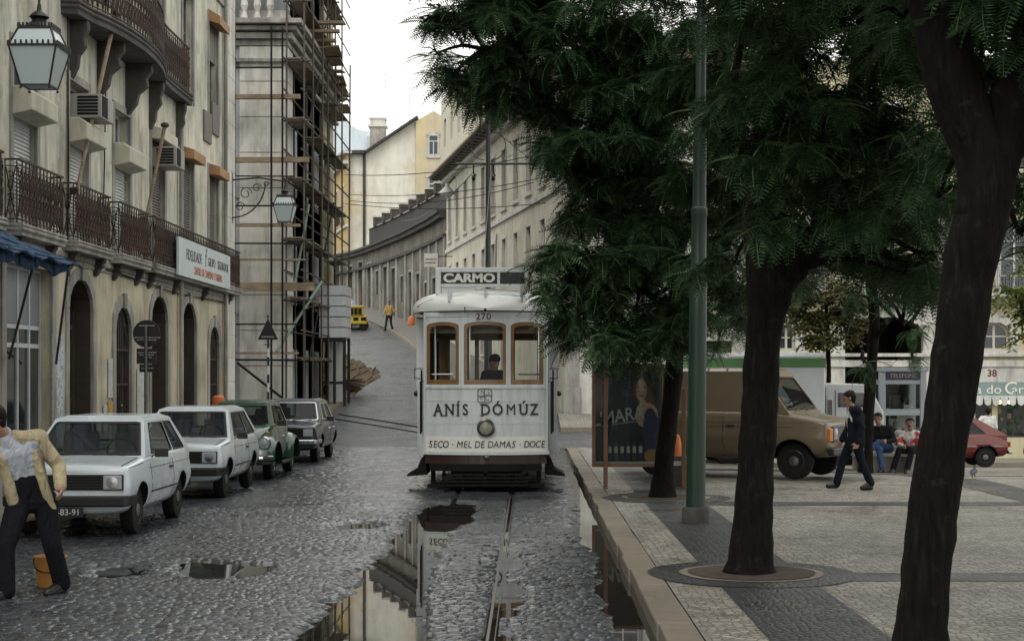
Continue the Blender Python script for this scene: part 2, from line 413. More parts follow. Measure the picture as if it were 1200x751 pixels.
KX = .97            # face of the square's kerb
RAILS = (-1.19, -.29)
PUDDLES = [
    [(505,592),(556,588),(552,608),(522,628),(503,648),(499,690),(500,730),(486,760),(486,790),(330,790),(352,751),(385,716),(412,700),(428,674),(452,645),(475,622)],
    [(212,662),(250,658),(310,662),(300,676),(240,682),(215,676)],
    [(110,668),(150,664),(165,674),(120,680)],
    [(662,560),(668,560),(684,580),(697,604),(699,650),(686,640),(676,610)],
    [(699,620),(712,640),(742,700),(785,775),(740,775),(722,735),(706,690)],
    [(388,615),(440,612),(452,619),(400,622)],
    [(500,596),(540,594),(552,600),(548,612),(520,616),(500,610)],
    [(590,640),(607,640),(603,700),(600,780),(574,780),(584,700)],
]
def road_surface(x0, x1, y0, y1, dx, dy, name):
    xs = np.linspace(x0, x1, int((x1 - x0) / dx) + 1); ys = np.linspace(y0, y1, int((y1 - y0) / dy) + 1)
    X, Y = np.meshgrid(xs, ys)
    yy = Y + .05 * (vnoise(X, Y, .9, 3) - .5) * 2 + .03 * vnoise(X, Y, 3, 5) + .05 * X
    xx = X + .03 * (vnoise(X, Y, 2.5, 9) - .5)
    rh = .098; row = np.floor(yy / rh).astype(int)
    hr = lambda a, b=0: (np.sin(a * 127.1 + b * 311.7) * 43758.5453) % 1.0
    wd = .105 + .035 * hr(row, 1); off = hr(row, 2) * .3
    cl_ = np.floor((xx + off) / wd).astype(int)
    lx = (xx + off) / wd - cl_; ly = yy / rh - row
    d = np.minimum(np.minimum(lx, 1 - lx) * wd, np.minimum(ly, 1 - ly) * rh)
    d = d + .010 * (vnoise(X, Y, 22, 1) - .5)
    dome = sm(-.002, .015, d)
    r1 = hr(row * 1.3, cl_ * .73); r2 = hr(row * .37, cl_ * 1.91); r3 = hr(row * 2.1, cl_ * .41)
    Z = .015 * dome + .007 * (r1 - .5) + .007 * (r2 - .5) * (lx - .5) * 2 + .006 * (r3 - .5) * (ly - .5) * 2
    Z += .02 * (vnoise(X, Y, .55, 11) - .5) + .008 * (vnoise(X, Y, 1.7, 12) - .5)
    P = np.zeros_like(X)
    for poly in PUDDLES:
        P = np.maximum(P, inpoly(X, Y, [gp(a, b) for a, b in poly]).astype(float))
    P = blur(blur(P, 9), 6); P = np.clip(P + (.5 * (vnoise(X, Y, 1.6, 20) - .5) + .5 * (vnoise(X, Y, 5.5, 21) - .5)) * (P > .02) * (P < .97), 0, 1)
    wet = sm(.05, .7, P)
    Z = Z + .020 - wet * .052
    gut = sm(KX - .40, KX - .06, X); Z -= .045 * gut
    for rx in RAILS:   # the setts keep clear of the rails
        Z = np.where(np.abs(X - rx - .0) < .05, np.minimum(Z, -.012), Z)
    Z = Z + np.vectorize(gz)(0 * ys, ys)[:, None]
    tone = (.018 + .060 * r3 ** 1.3)[..., None] * np.array([.85, .97, 1.16]) * (1 + .25 * (r1[..., None] - .5) * np.array([1, .2, -.8]))
    tone = tone * (.25 + .75 * dome)[..., None]
    return grid_mesh(name, X, Y, Z, M['road'], tone)
road_surface(-6.3, KX, 9.5, 16.5, .0145, .0175, 'road')
road_surface(-6.3, KX, 16.5, 24.0, .0185, .026, 'road')
road_surface(-6.3, KX, 24.0, 44.0, .035, .045, 'road')
# rain water lies level; the setts rise through it
mb = MB()
for (x0, x1, y0, y1) in ((-6.2, KX, 9.6, 26.5),):
    mb.quad((x0, y0, 0), (x1, y0, 0), (x1, y1, 0), (x0, y1, 0))
mb.quad((KX - .6, 26.5, 0), (KX, 26.5, 0), (KX, 34, 0), (KX - .6, 34, 0))
tag(mb.build('rain_water', M['water']), kind='structure')

def sheet(name, x0, x1, y0, y1, dz, mat, step=1.0, fz=gz, nx=None):
    n = max(2, int(abs(x1 - x0) / step) + 1) if nx is None else nx; m = max(2, int(abs(y1 - y0) / step) + 1)
    X, Y = np.meshgrid(np.linspace(x0, x1, n), np.linspace(y0, y1, m))
    Z = np.vectorize(fz)(X, Y) + dz
    return grid_mesh(name, X, Y, Z, mat)
sheet('ground', -400, 400, -60, 900, -.5, M['ground'], 8, lambda x, y: min(gz(x, y), 7.2))
sheet('road', -30, 30, 44.0, 62, .0, M['road_far'], .8)
sheet('road', -14, -2 + 3, 62, 88, .0, M['road_far'], .8)
sheet('road', -30, 0, 88, 150, .0, M['road_far'], 1.0)
sheet('road', -30, -6.3, -5, 9.5, -.02, M['road_far'], 1.0); sheet('road', -6.3, KX, -8, 9.5, .02, M['road_far'], 1.0)
PZ = .13
def pz(x, y): return PZ + float(plaza_drop(x, y))
sheet('square_paving', KX + .28, 40, -8, 42, 0, M['pave_light'], 1.0, pz)
# dark bands of the mosaic, 4 mm above the light setts
def band(x0, x1, y0, y1, k=1): sheet('paving_band', x0, x1, y0, y1, .004 * k, M['pave_dark'], .5, pz)
band(1.70, 2.58, -6, 42)
for yb in (6.3, 14.75, 23.35, 32.0): band(2.58, 36, yb, yb + .62); 
for xb in (7.3, 12.9, 18.5): band(xb, xb + .88, 24.0, 32.0) ; band(xb, xb + .88, 6.95, 14.75)
TREES_XY = [(2.1, 15.3), (2.1, 24.8), (2.23, 9.3)]
for (tx, ty) in TREES_XY:
    for nm, r, k, mm in (('paving_band', 1.05, 2, 'pave_dark'), ('tree_pit_kerb', .68, 3.2, 'kerb'), ('tree_pit_earth', .60, 5, 'earth')):
        b = MB(); n = 40
        b.add([(tx + r * (1 + .015 * math.sin(5 * a)) * math.cos(a) * (.93 if nm == 'paving_band' else 1), ty + r * math.sin(a), PZ + .004 * k) for a in [2 * math.pi * i / n for i in range(n)]], [tuple(range(n))])
        tag(b.build(nm, M[mm]), kind='structure')
# kerb stones of the square and worn gaps between them
b = MB(); y = -8.0
while y < 41.8:
    L = random.uniform(.85, 1.25); j = random.uniform(-.012, .012)
    b.box(KX + j, y + .006, -.12, KX + .275, min(y + L, 41.9) - .006, PZ + .004 + random.uniform(-.008, .006)); y += L
tag(b.build('kerb', M['kerb'], bevel=.018, seg=3), kind='structure')
b = MB(); x = KX
while x < 30:
    L = random.uniform(.9, 1.2); b.box(x, 41.9, -1.2, x + L - .01, 42.15, PZ + .004 + float(plaza_drop(x, 42))); x += L
tag(b.build('kerb', M['kerb'], bevel=.015), kind='structure')
# left pavement
sheet('pavement', -8, -6.45, -8, 43.9, .12, M['sidewalk'], 1.0)
b = MB(); y = -8
while y < 43.8:
    L = random.uniform(.9, 1.3); b.box(-6.45, y, -.1, -6.28, min(y + L, 43.9) - .008, .125); y += L
tag(b.build('kerb', M['kerb'], bevel=.012), kind='structure')
def strip(name, pl, wdt, dz, mat, th=.3):
    """raised strip between a line of points and the same line shifted by wdt to its right"""
    n = len(pl); A = [Vector((p[0], p[1], 0)) for p in pl]; B = []
    for i in range(n):
        t = (A[min(i + 1, n - 1)] - A[max(i - 1, 0)]).normalized(); B.append(A[i] + Vector((t.y, -t.x, 0)) * wdt)
    mb = MB()
    for k in (A, B):
        for p in k: p.z = gz(p.x if abs(p.x) < 2 else 0, p.y) + dz
    for i in range(n - 1):
        mb.quad(A[i], A[i + 1], B[i + 1], B[i]); mb.quad(A[i], A[i + 1], A[i + 1] - Vector((0, 0, th)), A[i] - Vector((0, 0, th)))
        mb.quad(B[i], B[i + 1], B[i + 1] - Vector((0, 0, th)), B[i] - Vector((0, 0, th)))
    return tag(mb.build(name, mat), kind='structure')
strip('pavement', [(-8.1, y) for y in np.arange(53, 74, 2)], 1.05, .13, M['sidewalk'])
strip('kerb', [(-7.05, y) for y in np.arange(53, 74, 2)], .16, .135, M['kerb'])
# tram rails: grooved steel set flush in the setts
for rx in RAILS:
    b = MB(); b.box(rx - .040, 9.5, -.1, rx - .012, 44, .0035 if rx > -1 else -.004); b.box(rx + .024, 9.5, -.1, rx + .036, 44, .0025 if rx > -1 else -.004); b.box(rx - .012, 9.5, -.1, rx + .024, 44, -.03)
    tag(b.build('tram_rail', M['steel'], bevel=.004), kind='structure')
for dx in (-.45, .45):
    pts = []
    for i in range(21):
        t = i / 20; p = Vector((-.74, 44)) * (1 - t) ** 2 + 2 * t * (1 - t) * Vector((-1.4, 50.5)) + t * t * Vector((-7.0, 56.6))
        tg = (2 * (1 - t) * (Vector((-1.4, 50.5)) - Vector((-.74, 44))) + 2 * t * (Vector((-7, 56.6)) - Vector((-1.4, 50.5)))).normalized()
        q = p + Vector((tg.y, -tg.x)) * dx; pts.append((q.x, q.y, gz(0, q.y) + .01))
    b = MB(); b.tube(pts, .04, 4); tag(b.build('tram_rail', M['steel']), kind='structure')
# ------------------------------------------------------------------ buildings
def arc_pts(ua, ub, vtop, rise, n=8):
    """points of the arched head from left springing to right springing"""
    out = []
    for i in range(n + 1):
        t = math.pi * i / n; out.append(((ua + ub) / 2 - (ub - ua) / 2 * math.cos(t), vtop - rise + rise * math.sin(t)))
    return out
def wall_grid(mb, u0, u1, v0, v1, ops, y=0.0, reveal=.25, maxu=None):
    us = {u0, u1}; vs = {v0, v1}
    for o in ops: us |= {max(u0, o[0]), min(u1, o[1])}; vs |= {max(v0, o[2]), min(v1, o[3])}
    us = sorted(us); vs = sorted(vs)
    if maxu:
        nu = [us[0]]
        for a, b in zip(us, us[1:]):
            k = max(1, math.ceil((b - a) / maxu)); nu += [a + (b - a) * i / k for i in range(1, k + 1)]
        us = nu
    for i in range(len(us) - 1):
        for j in range(len(vs) - 1):
            cu = (us[i] + us[i + 1]) / 2; cv = (vs[j] + vs[j + 1]) / 2
            if any(o[0] < cu < o[1] and o[2] < cv < o[3] for o in ops): continue
            mb.quad((us[i], y, vs[j]), (us[i + 1], y, vs[j]), (us[i + 1], y, vs[j + 1]), (us[i], y, vs[j + 1]))
    for o in ops:
        ua, ub, va, vb = o[:4]; rise = o[4] if len(o) > 4 else 0; r = y + reveal
        if rise:
            ap = arc_pts(ua, ub, vb, rise)
            for (a, b) in zip(ap, ap[1:]):
                mb.quad((a[0], y, a[1]), (b[0], y, b[1]), (b[0], y, vb), (a[0], y, vb))
                mb.quad((a[0], y, a[1]), (b[0], y, b[1]), (b[0], r, b[1]), (a[0], r, a[1]))
        else: mb.quad((ua, y, vb), (ub, y, vb), (ub, r, vb), (ua, r, vb))
        vt = vb - rise
        mb.quad((ua, y, va), (ua, r, va), (ua, r, vt), (ua, y, vt)); mb.quad((ub, y, va), (ub, r, va), (ub, r, vt), (ub, y, vt))
        mb.quad((ua, y, va), (ub, y, va), (ub, r, va), (ua, r, va))
def shell(mb, u0, u1, v0, v1, depth, front=0.0):
    """the other walls and the top of a building"""
    mb.quad((u0, front, v0), (u0, depth, v0), (u0, depth, v1), (u0, front, v1)); mb.quad((u1, front, v0), (u1, depth, v0), (u1, depth, v1), (u1, front, v1))
    mb.quad((u0, depth, v0), (u1, depth, v0), (u1, depth, v1), (u0, depth, v1)); mb.quad((u0, front, v1), (u1, front, v1), (u1, depth, v1), (u0, depth, v1))
def opening_panel(mb, o, y, grow=.02):
    ua, ub, va, vb = o[:4]; rise = o[4] if len(o) > 4 else 0
    if rise:
        ap = arc_pts(ua, ub, vb, rise); mb.prism([(ua, y, va)] + [(a, y, b) for a, b in ap] + [(ub, y, va)], (0, .03, 0))
    else: mb.box(ua, y, va, ub, y + .03, vb)
def surround(mb, o, w, y0=-.03, d=.06, sill=True, foot=True):
    ua, ub, va, vb = o[:4]; ua += .006; ub -= .006; vb -= .006; rise = o[4] if len(o) > 4 else 0
    if rise:
        ap = arc_pts(ua, ub, vb, rise); ao = arc_pts(ua - w, ub + w, vb + w, rise + w * .6)
        ao = [(ua - w, vb - rise)] + ao[1:-1] + [(ub + w, vb - rise)]
        for (a, b, c, d2) in zip(ap, ap[1:], ao, ao[1:]):
            mb.prism([(a[0], y0, a[1]), (b[0], y0, b[1]), (d2[0], y0, d2[1]), (c[0], y0, c[1])], (0, d, 0))
        mb.box((ua + ub) / 2 - .1, y0 - .04, vb - .03, (ua + ub) / 2 + .1, y0 + .01, vb + w * 1.15)
    else: mb.box(ua - w, y0, vb, ub + w, y0 + d, vb + w)
    vt = vb - rise - (0.0015 if not rise else 0)
    mb.box(ua - w, y0, va, ua, y0 + d, vt); mb.box(ub, y0, va, ub + w, y0 + d, vt)
    if sill: mb.box(ua - w - .04, y0 - .06, va - .13, ub + w + .04, y0 + d, va - .002)
def sash(root, o, y=.15, cols=2, rows=3, mat_=None, fw=.055, sur=None, sw=.14, smat=None, pane='glass', name='window', sill=True):
    mat_ = mat_ or M['white_frame']; ua, ub, va, vb = o[:4]; rise = o[4] if len(o) > 4 else 0
    b = MB(); b.box(ua, y, va, ua + fw, y + .06, vb - rise); b.box(ub - fw, y, va, ub, y + .06, vb - rise)
    b.box(ua + fw, y, va, ub - fw, y + .06, va + fw)
    if rise:
        ap = arc_pts(ua, ub, vb, rise); ai = arc_pts(ua + fw, ub - fw, vb - fw, max(rise - fw * .3, .01))
        for a, c, d, e in zip(ap, ap[1:], ai, ai[1:]): b.prism([(a[0], y, a[1]), (c[0], y, c[1]), (e[0], y, e[1]), (d[0], y, d[1])], (0, .06, 0))
    else: b.box(ua + fw, y, vb - fw, ub - fw, y + .06, vb)
    for i in range(1, cols):
        x = ua + (ub - ua) * i / cols; b.box(x - fw * .45, y + .004, va + fw, x + fw * .45, y + .05, vb - (fw if not rise else fw * 1.3))
    for j in range(1, rows):
        z = va + (vb - va) * j / rows; b.box(ua + fw, y + .009, z - .02, ub - fw, y + .045, z + .02)
    f = b.build(name, mat_, root)
    g = MB(); opening_panel(g, (ua + .01, ub - .01, va + .01, vb - .01) + ((rise,) if rise else ()), y + .028); g.build('pane', M[pane], f)
    if sur is not None:
        s = MB(); surround(s, o, sw, sill=sill); s.build('surround', smat or M['stone'], f, bevel=.008)
    return f
def double_door(root, o, y=.22, mat_=None, sur=True, sw=.2, panels=3, grille=False, smat=None):
    mat_ = mat_ or M['darkwood']; ua, ub, va, vb = o[:4]; rise = o[4] if len(o) > 4 else 0; vt = vb - rise - .35
    b = MB(); um = (ua + ub) / 2
    opening_panel(b, o, y + .05)
    b.box(ua, y, va, ua + .07, y + .05, vb - rise); b.box(ub - .07, y, va, ub, y + .05, vb - rise); b.box(ua + .07, y, vt, ub - .07, y + .06, vt + .1)
    for s0, s1 in ((ua + .09, um - .015), (um + .015, ub - .09)):
        for k in range(panels):
            z0 = va + .1 + (vt - va - .15) * k / panels; z1 = va + .1 + (vt - va - .15) * (k + 1) / panels - .1
            b.box(s0 + .08, y + .02, z0, s1 - .08, y + .048, z1)
            b.box(s0 + .15, y + .005, z0 + .07, s1 - .15, y + .022, z1 - .07)
    d = b.build('door', mat_, root, bevel=.006)
    h = MB(); h.ell((um + .08, y - .02, va + 1.1), (.035, .03, .035)); h.build('handle', M['steel'], d, smooth=True)
    if grille:
        gb = MB(); n = 7
        for k in range(n + 1):
            x = ua + .1 + (ub - ua - .2) * k / n; gb.box(x - .01, y - .03, va + .25, x + .01, y - .01, vb - .12 - rise * (abs(2 * k / n - 1) ** 2) * .9)
        for z in (va + .3, (va + vb) / 2, vt): gb.box(ua + .06, y - .035, z - .02, ub - .06, y - .005, z + .02)
        gb.build('grille', M['iron'], d)
    if sur:
        s = MB(); surround(s, o, sw, sill=False); s.build('surround', smat or M['stone'], d, bevel=.01)
    li = MB(); ap = [(ua, va)] + arc_pts(ua, ub, vb, rise) + [(ub, va)] if rise else [(ua, va), (ua, vb), (ub, vb), (ub, va)]
    for (a, c) in zip(ap, ap[1:]): li.beam((a[0], (.031 + y) / 2 + .012, a[1]), (c[0], (.031 + y) / 2 + .012, c[1]), .012 if abs(a[0] - c[0]) < 1e-6 else y - .02, y - .02 if abs(a[0] - c[0]) < 1e-6 else .012) if False else li.prism([(a[0], .034, a[1]), (c[0], .034, c[1]), (c[0] + (.012 if c[0] < (ua + ub) / 2 else -.012), .034, c[1] - .012), (a[0] + (.012 if a[0] < (ua + ub) / 2 else -.012), .034, a[1] - (.012 if a[1] > va + .1 else 0))], (0, y - .02, 0))
    li.build('jamb', M['darkwood'], d)
    return d
def path_frame(path):
    P = [Vector(p) for p in path]; L = [0]
    for a, b in zip(P, P[1:]): L.append(L[-1] + (b - a).length)
    def f(s):
        s = min(max(s, 0), L[-1] - 1e-6)
        for i in range(len(L) - 1):
            if s <= L[i + 1]: break
        t = (s - L[i]) / (L[i + 1] - L[i]); d = (P[i + 1] - P[i]).normalized(); return P[i].lerp(P[i + 1], t), d
    return f, L[-1]
def ironwork(mb, path, z0, h, pitch=.19, r=.014):
    """wrought iron railing with scrolls along a plan path"""
    f, L = path_frame(path); n = max(1, round(L / pitch)); pw = L / n
    def T(s, z):
        p, d = f(s); return (p.x, p.y, z0 + z)
    pl = [path[0]] + list(path[1:])
    mb.tube([(p[0], p[1], z0 + h) for p in pl], .022, 4); mb.tube([(p[0], p[1], z0 + .07) for p in pl], .014, 4); mb.tube([(p[0], p[1], z0 + h - .1) for p in pl], .010, 4)
    for p in (path[0], path[-1]): mb.tube([(p[0], p[1], z0), (p[0], p[1], z0 + h)], .018, 4)
    for i in range(n):
        s0 = i * pw; sc = s0 + pw / 2
        mb.tube([T(s0, .02), T(s0, h - .02)], r * .9, 4, caps=False)
        for (zc, rr, sg) in ((.22, .07, 1), (.40, .06, -1), (.60, .07, 1), (.76, .05, -1)):
            if zc > h: continue
            pts = [T(sc + sg * rr * math.cos(a) * (1 - .10 * k), zc * h + rr * 1.35 * math.sin(a) * (1 - .08 * k)) for k, a in enumerate([.5 + .85 * q for q in range(8)])]
            mb.tube(pts, r * .85, 3, caps=False)
        mb.tube([T(s0 + .02, .1), T(sc, .5 * h), T(s0 + pw - .02, h - .12)], r * .8, 3, caps=False)
        mb.tube([T(s0 + pw - .02, .1), T(sc, .45 * h), T(s0 + .02, h - .12)], r * .8, 3, caps=False)
def balcony(root, front, z, th=.2, h=.98, name='balcony', consoles=(), ch=.5, mat_=None):
    """slab following a plan path that starts and ends at the wall (y = 0, outwards is -y)"""
    off = [(p[0], p[1]) for p in front]
    b = MB(); b.prism([(x, y + (.02 if y > -.01 else 0), z - th) for x, y in off], (0, 0, th))
    fo, L = path_frame([(x, y, 0) for x, y in off])
    c = [(x, y) for x, y in off]
    b.tube([(x, y, z - th * .45) for x, y in c], .035, 6); b.tube([(x, y, z - .02) for x, y in c], .03, 6)
    s = b.build(name, mat_ or M['stone'], root, bevel=.01)
    m = MB(); cx = sum(p[0] for p in off) / len(off); ins = [(cx + (x - cx) * .985, min(y + .04, 0)) for x, y in off]
    ironwork(m, [(x, y, 0) for x, y in ins], z, h); m.build('railing', M['iron'], s)
    for (u, pr) in consoles:
        k = MB(); prof = [(0, 0), (-pr, 0), (-pr, -ch * .16), (-pr * .8, -ch * .3), (-pr * .85, -ch * .45), (-pr * .5, -ch * .6), (-pr * .42, -ch * .8), (-pr * .12, -ch), (0, -ch)]
        k.prism([(u - .09, y, z - th + v) for y, v in prof], (.18, 0, 0)); k.build('bracket', M['stone_dark'], s, bevel=.015)
    return s

# ---- the long facade on the left: local x runs away from the camera, y into the building
LB = empty('apartment_building', (-8, 28, 0), R(90), 'cream plastered old building along the left of the street, with iron balconies and arched doors', 'building')
ob_ = lambda Y: Y - 28.0
ops = []; GB = [25.7 + 3.07 * k for k in range(-4, 6)]
kinds = {}
for k, c in enumerate(GB):
    kk = k - 4; c0 = c + .3 if kk > 0 else c
    if kk == 0: o = (ob_(24.75), ob_(27.15), .35, 3.75)
    elif kk in (2, 5): o = (ob_(c + .1) - .62, ob_(c + .1) + .62, .3, 3.35 if kk == 2 else 3.25, .5)
    else: o = (ob_(c) - .78 + .15, ob_(c) + .78 + .15, .14, 3.72, .55)
    ops.append(o); kinds[k] = o
up = []
for k, c in enumerate(GB):
    up.append((ob_(c) - .6, ob_(c) + .6, 4.32, 7.15)); up.append((ob_(c) - .58, ob_(c) + .58, 8.42, 10.95)); up.append((ob_(c) - .56, ob_(c) + .56, 12.3, 14.6))
b = MB(); wall_grid(b, ob_(8), ob_(43.0), 4.0, 16, up, reveal=.3); shell(b, ob_(8), ob_(43.68), 0, 16, 14, front=.02)
wl = b.build('wall', M['plaster'], LB)
b = MB(); wall_grid(b, ob_(8), ob_(43.0), -.1, 4.0, ops, reveal=.35); b.build('lower_wall', M['plaster_low'], LB)
b = MB(); b.box(ob_(42.45), -.07, 0, ob_(43.7), .6, 16); 
for z in np.arange(.6, 16, .62): b.box(ob_(42.44), -.078, z, ob_(43.71), .02, z + .595)
b.build('corner_pilaster', M['stone_light'], LB, bevel=.01)
b = MB()
prev = ob_(8)
for o in sorted(ops): 
    a = o[0] - .2
    if a > prev: b.box(prev, -.045, -.1, a, .02, .62)
    prev = o[1] + .2
b.box(prev, -.045, -.1, ob_(42.44), .02, .62); b.build('plinth', M['stone'], LB, bevel=.01)
b = MB()
for yb, d in ((3.93, .025), (4.03, .04)): b.box(ob_(8), -d, yb, ob_(42.4), .02, yb + .098)
b.box(ob_(8), -.06, 11.6, ob_(42.4), .02, 11.75); b.box(ob_(8), -.5, 15.5, ob_(43.9), .02, 15.7); b.box(ob_(8), -.3, 15.3, ob_(43.8), .02, 15.495)
b.build('cornice', M['stone'], LB, bevel=.015)
for k, o in kinds.items():
    kk = k - 4
    if kk == 0:
        s = MB(); y = .18; ua, ub = o[0], o[1]
        for x in np.linspace(ua, ub, 5): s.box(x - .03, y, .35, x + .03, y + .06, 3.75)
        for z in (.35, 2.45, 2.75, 3.7): s.box(ua, y + .005, z, ub, y + .055, z + .07)
        sf = s.build('shop_window', M['white_frame'], LB)
        g = MB(); g.box(ua, y + .03, .4, ub, y + .04, 3.7); g.build('pane', M['glass'], sf)
        g = MB(); g.box(ua, y + .012, 2.83, ub, y + .028, 3.69); g.build('panel', mat('grey_blue_board', (.20, .22, .24), .6, stain=(.1, .1, .1)), sf)
        g = MB(); surround(g, o, .22, sill=True); g.build('surround', M['stone'], sf, bevel=.01)
    elif kk in (2, 5): double_door(LB, o, .07, M['darkwood'], grille=True, sw=.24)
    else: double_door(LB, o, .33, M['darkwood'], sw=.2)
tone_w = {0: 'w', 1: 'w', 2: 'w'}
for k, c in enumerate(GB):
    kk = k - 4; u = ob_(c)
    o = (u - .6, u + .6, 4.32, 7.15)
    f = sash(LB, o, .2, 2, 3, sur=True, sw=.15, sill=False)
    sh = MB(); n = 30
    low = 4.35 if kk < 3 else 5.25; high = 6.1 if kk < 3 else 7.0
    for z in np.arange(low, high, .062): sh.prism([(u - .57, .10, z), (u - .57, .078, z + .018), (u - .57, .10, z + .06)], (1.14, 0, 0))
    sh.box(u - .58, .105, low, u + .58, .12, high)
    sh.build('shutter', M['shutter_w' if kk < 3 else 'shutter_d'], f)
    p = MB()
    if kk < 3: p.prism([(u - .68, .02, 6.02), (u - .68, -.34, 6.1), (u - .68, -.34, 6.38), (u - .68, -.2, 6.48), (u - .68, .02, 6.48)], (1.36, 0, 0)); p.build('pelmet', M['beige_box'], f, bevel=.02)
    else: p.prism([(u - .66, .02, 7.02), (u - .66, -.3, 6.98), (u - .66, -.3, 7.2), (u - .66, .02, 7.3)], (1.32, 0, 0)); p.build('pelmet', M['ochre_box' if kk > 3 else 'beige_box'], f, bevel=.01)
    o = (u - .58, u + .58, 8.42, 10.95); f = sash(LB, o, .16, 2, 3, mat_=M['shutter_d'] if kk > 2 else None, sur=True, sw=.15, sill=False)
    if kk in (5,):
        p = MB(); p.prism([(u - .66, .02, 10.85), (u - .66, -.3, 10.75), (u - .66, -.3, 10.95), (u - .66, .02, 11.15)], (1.32, 0, 0)); p.build('pelmet', M['ochre_box'], f)
        sh = MB(); sh.box(u - .56, .06, 9.95, u + .56, .12, 10.9); sh.build('shutter', M['shutter_d'], f)
    sash(LB, (u - .56, u + .56, 12.3, 14.6), .16, 2, 3, sur=True, sw=.15)
    # first floor balconies
    if kk < 3:
        a, e = u - .98, u + 1.38
        balcony(LB, [(a, 0), (a, -.26), (e, -.26), (e, 0)], 4.32, .18, .98, consoles=((a + .3, .2), (e - .3, .2)), ch=.32)
balcony(LB, [(ob_(33.6), 0), (ob_(33.6), -.26), (ob_(43.7), -.26), (ob_(43.7), 0)], 4.32, .18, .98, consoles=[(ob_(y), .2) for y in (34, 36.4, 39.6, 42.8)], ch=.32)
# the big bowed second floor balcony and the straight one past it
cv = [(ob_(27.7), 0), (ob_(27.75), -.28)] + [(ob_(28.3 + 6.2 * t), -.3 - .38 * math.sin(math.pi * min(t * 1.05, 1)) ** .7) for t in np.linspace(.02, .98, 12)] + [(ob_(35.0), -.27), (ob_(37.2), -.27), (ob_(37.2), 0)]
balcony(LB, cv, 8.42, .24, 1.05, consoles=[(ob_(28.3), .32), (ob_(30.1), .5), (ob_(32.2), .52), (ob_(34.2), .3), (ob_(36.8), .22)], ch=1.0, mat_=M['stone_dark'])
# little metal boards under upper windows, pipes, cracks of pipes
b = MB()
for Yp, z0, z1 in ((36.9, .2, 8.2), (42.3, .2, 15.3)): b.tube([(ob_(Yp), -.09, z0), (ob_(Yp), -.09, z1)], .05, 8)
b.build('drainpipe', M['stone'], LB, smooth=True)
b = MB(); b.tube([(ob_(28.0), -.03, 3.9), (ob_(28.02), -.04, 5.6), (ob_(27.98), -.04, 8.2)], .013, 5); b.tube([(ob_(30.3), -.03, 4.1), (ob_(30.5), -.04, 7.6), (ob_(30.4), -.04, 11.6)], .013, 5); b.tube([(ob_(30.5), -.05, 4.0), (ob_(36), -.05, 3.86), (ob_(42.4), -.05, 3.9)], .014, 5)
b.build('cable', M['blackrough'], LB)
for (Yc, zc, w_, h_) in ((40.2, 8.15, .9, .75), (41.2, 8.5, .9, .8)):
    b = MB(); b.box(ob_(Yc) - w_ / 2, -.05, zc - h_ / 2, ob_(Yc) + w_ / 2, .02, zc + h_ / 2); b.build('panel', M['shutter_d'], LB, bevel=.01)

def ac_unit(Y, z, label):
    r = empty('air_conditioner', (-8, Y, z), R(90), label, 'air conditioner', 'air conditioners on the left facade')
    b = MB(); b.box(-.42, -.5, 0, .42, .05, .42); bd = b.build('casing', mat('grey_enamel', (.30, .30, .27), .5, stain=(.15, .14, .12)), r, bevel=.015)
    b = MB()
    b.box(-.38, -.506, .03, -.0, -.498, .40); b.build('front_vent', M['blackrough'], r)
    for s in (-1, 1):
        for i in range(6): b = MB(); b.box(s * .42, -.44, .05 + i * .058, s * .43, -.08, .09 + i * .058); b.build('slot', M['blackrough'], r)
ac_unit(28.85, 6.52, 'grey window air conditioner above the second white shutter, beneath the curved balcony')
ac_unit(34.9, 6.45, 'small grey air conditioner on the wall above the fourth first floor window')
# reclining flag poles
def flagpole(y, z, dy, dz, dx, L, label):
    o = empty('flagpole', (-7.72, y, z), 0, label, 'flagpole', 'flagpoles leaning out from the left facade')
    b = MB(); e = Vector((dx, dy, dz)).normalized() * L; b.tube([(0, 0, 0), e], [.035, .045], 8); b.build('pole', M['wood'], o, smooth=True)
    b = MB(); b.ell(e + e.normalized() * .05, (.09, .09, .06)); b.build('finial', M['darkwood'], o, smooth=True)
    b = MB(); b.box(-.06, -.06, -.1, .06, .06, .14); b.build('bracket', M['iron'], o)
def fl(p0, Y0, p1, Y1, label):
    a = at(p0[0], p0[1], Y0); c = at(p1[0], p1[1], Y1); d = c - a
    flagpole(a.y, a.z, d.y, d.z, d.x, d.length, label); bpy.context.view_layer.update()
    o = [q for q in COL.objects if q.name.startswith('flagpole')][-1]; 
def fl2(p0, Y0, p1, Y1, label):
    a = at(*p0, Y0); c = at(*p1, Y1); o = empty('flagpole', a, 0, label, 'flagpole', 'flagpoles leaning out from the left facade'); e = c - a
    b = MB(); b.tube([(0, 0, 0), e], [.032, .042], 8); b.build('pole', M['wood'], o, smooth=True)
    b = MB(); b.ell(e * 1.01, (.09, .09, .06)); b.build('finial', M['darkwood'], o, smooth=True)
    b = MB(); b.box(-.12, -.03, -.06, .03, .03, .06); b.build('bracket', M['iron'], o)
fl2((90, 224), 27.9, (135, 18), 29.5, 'leaning wooden flagpole rising from the second balcony towards the curved balcony')
fl2((171, 258), 33.2, (193, 148), 33.6, 'shorter wooden flagpole leaning beside the fourth window of the left facade')
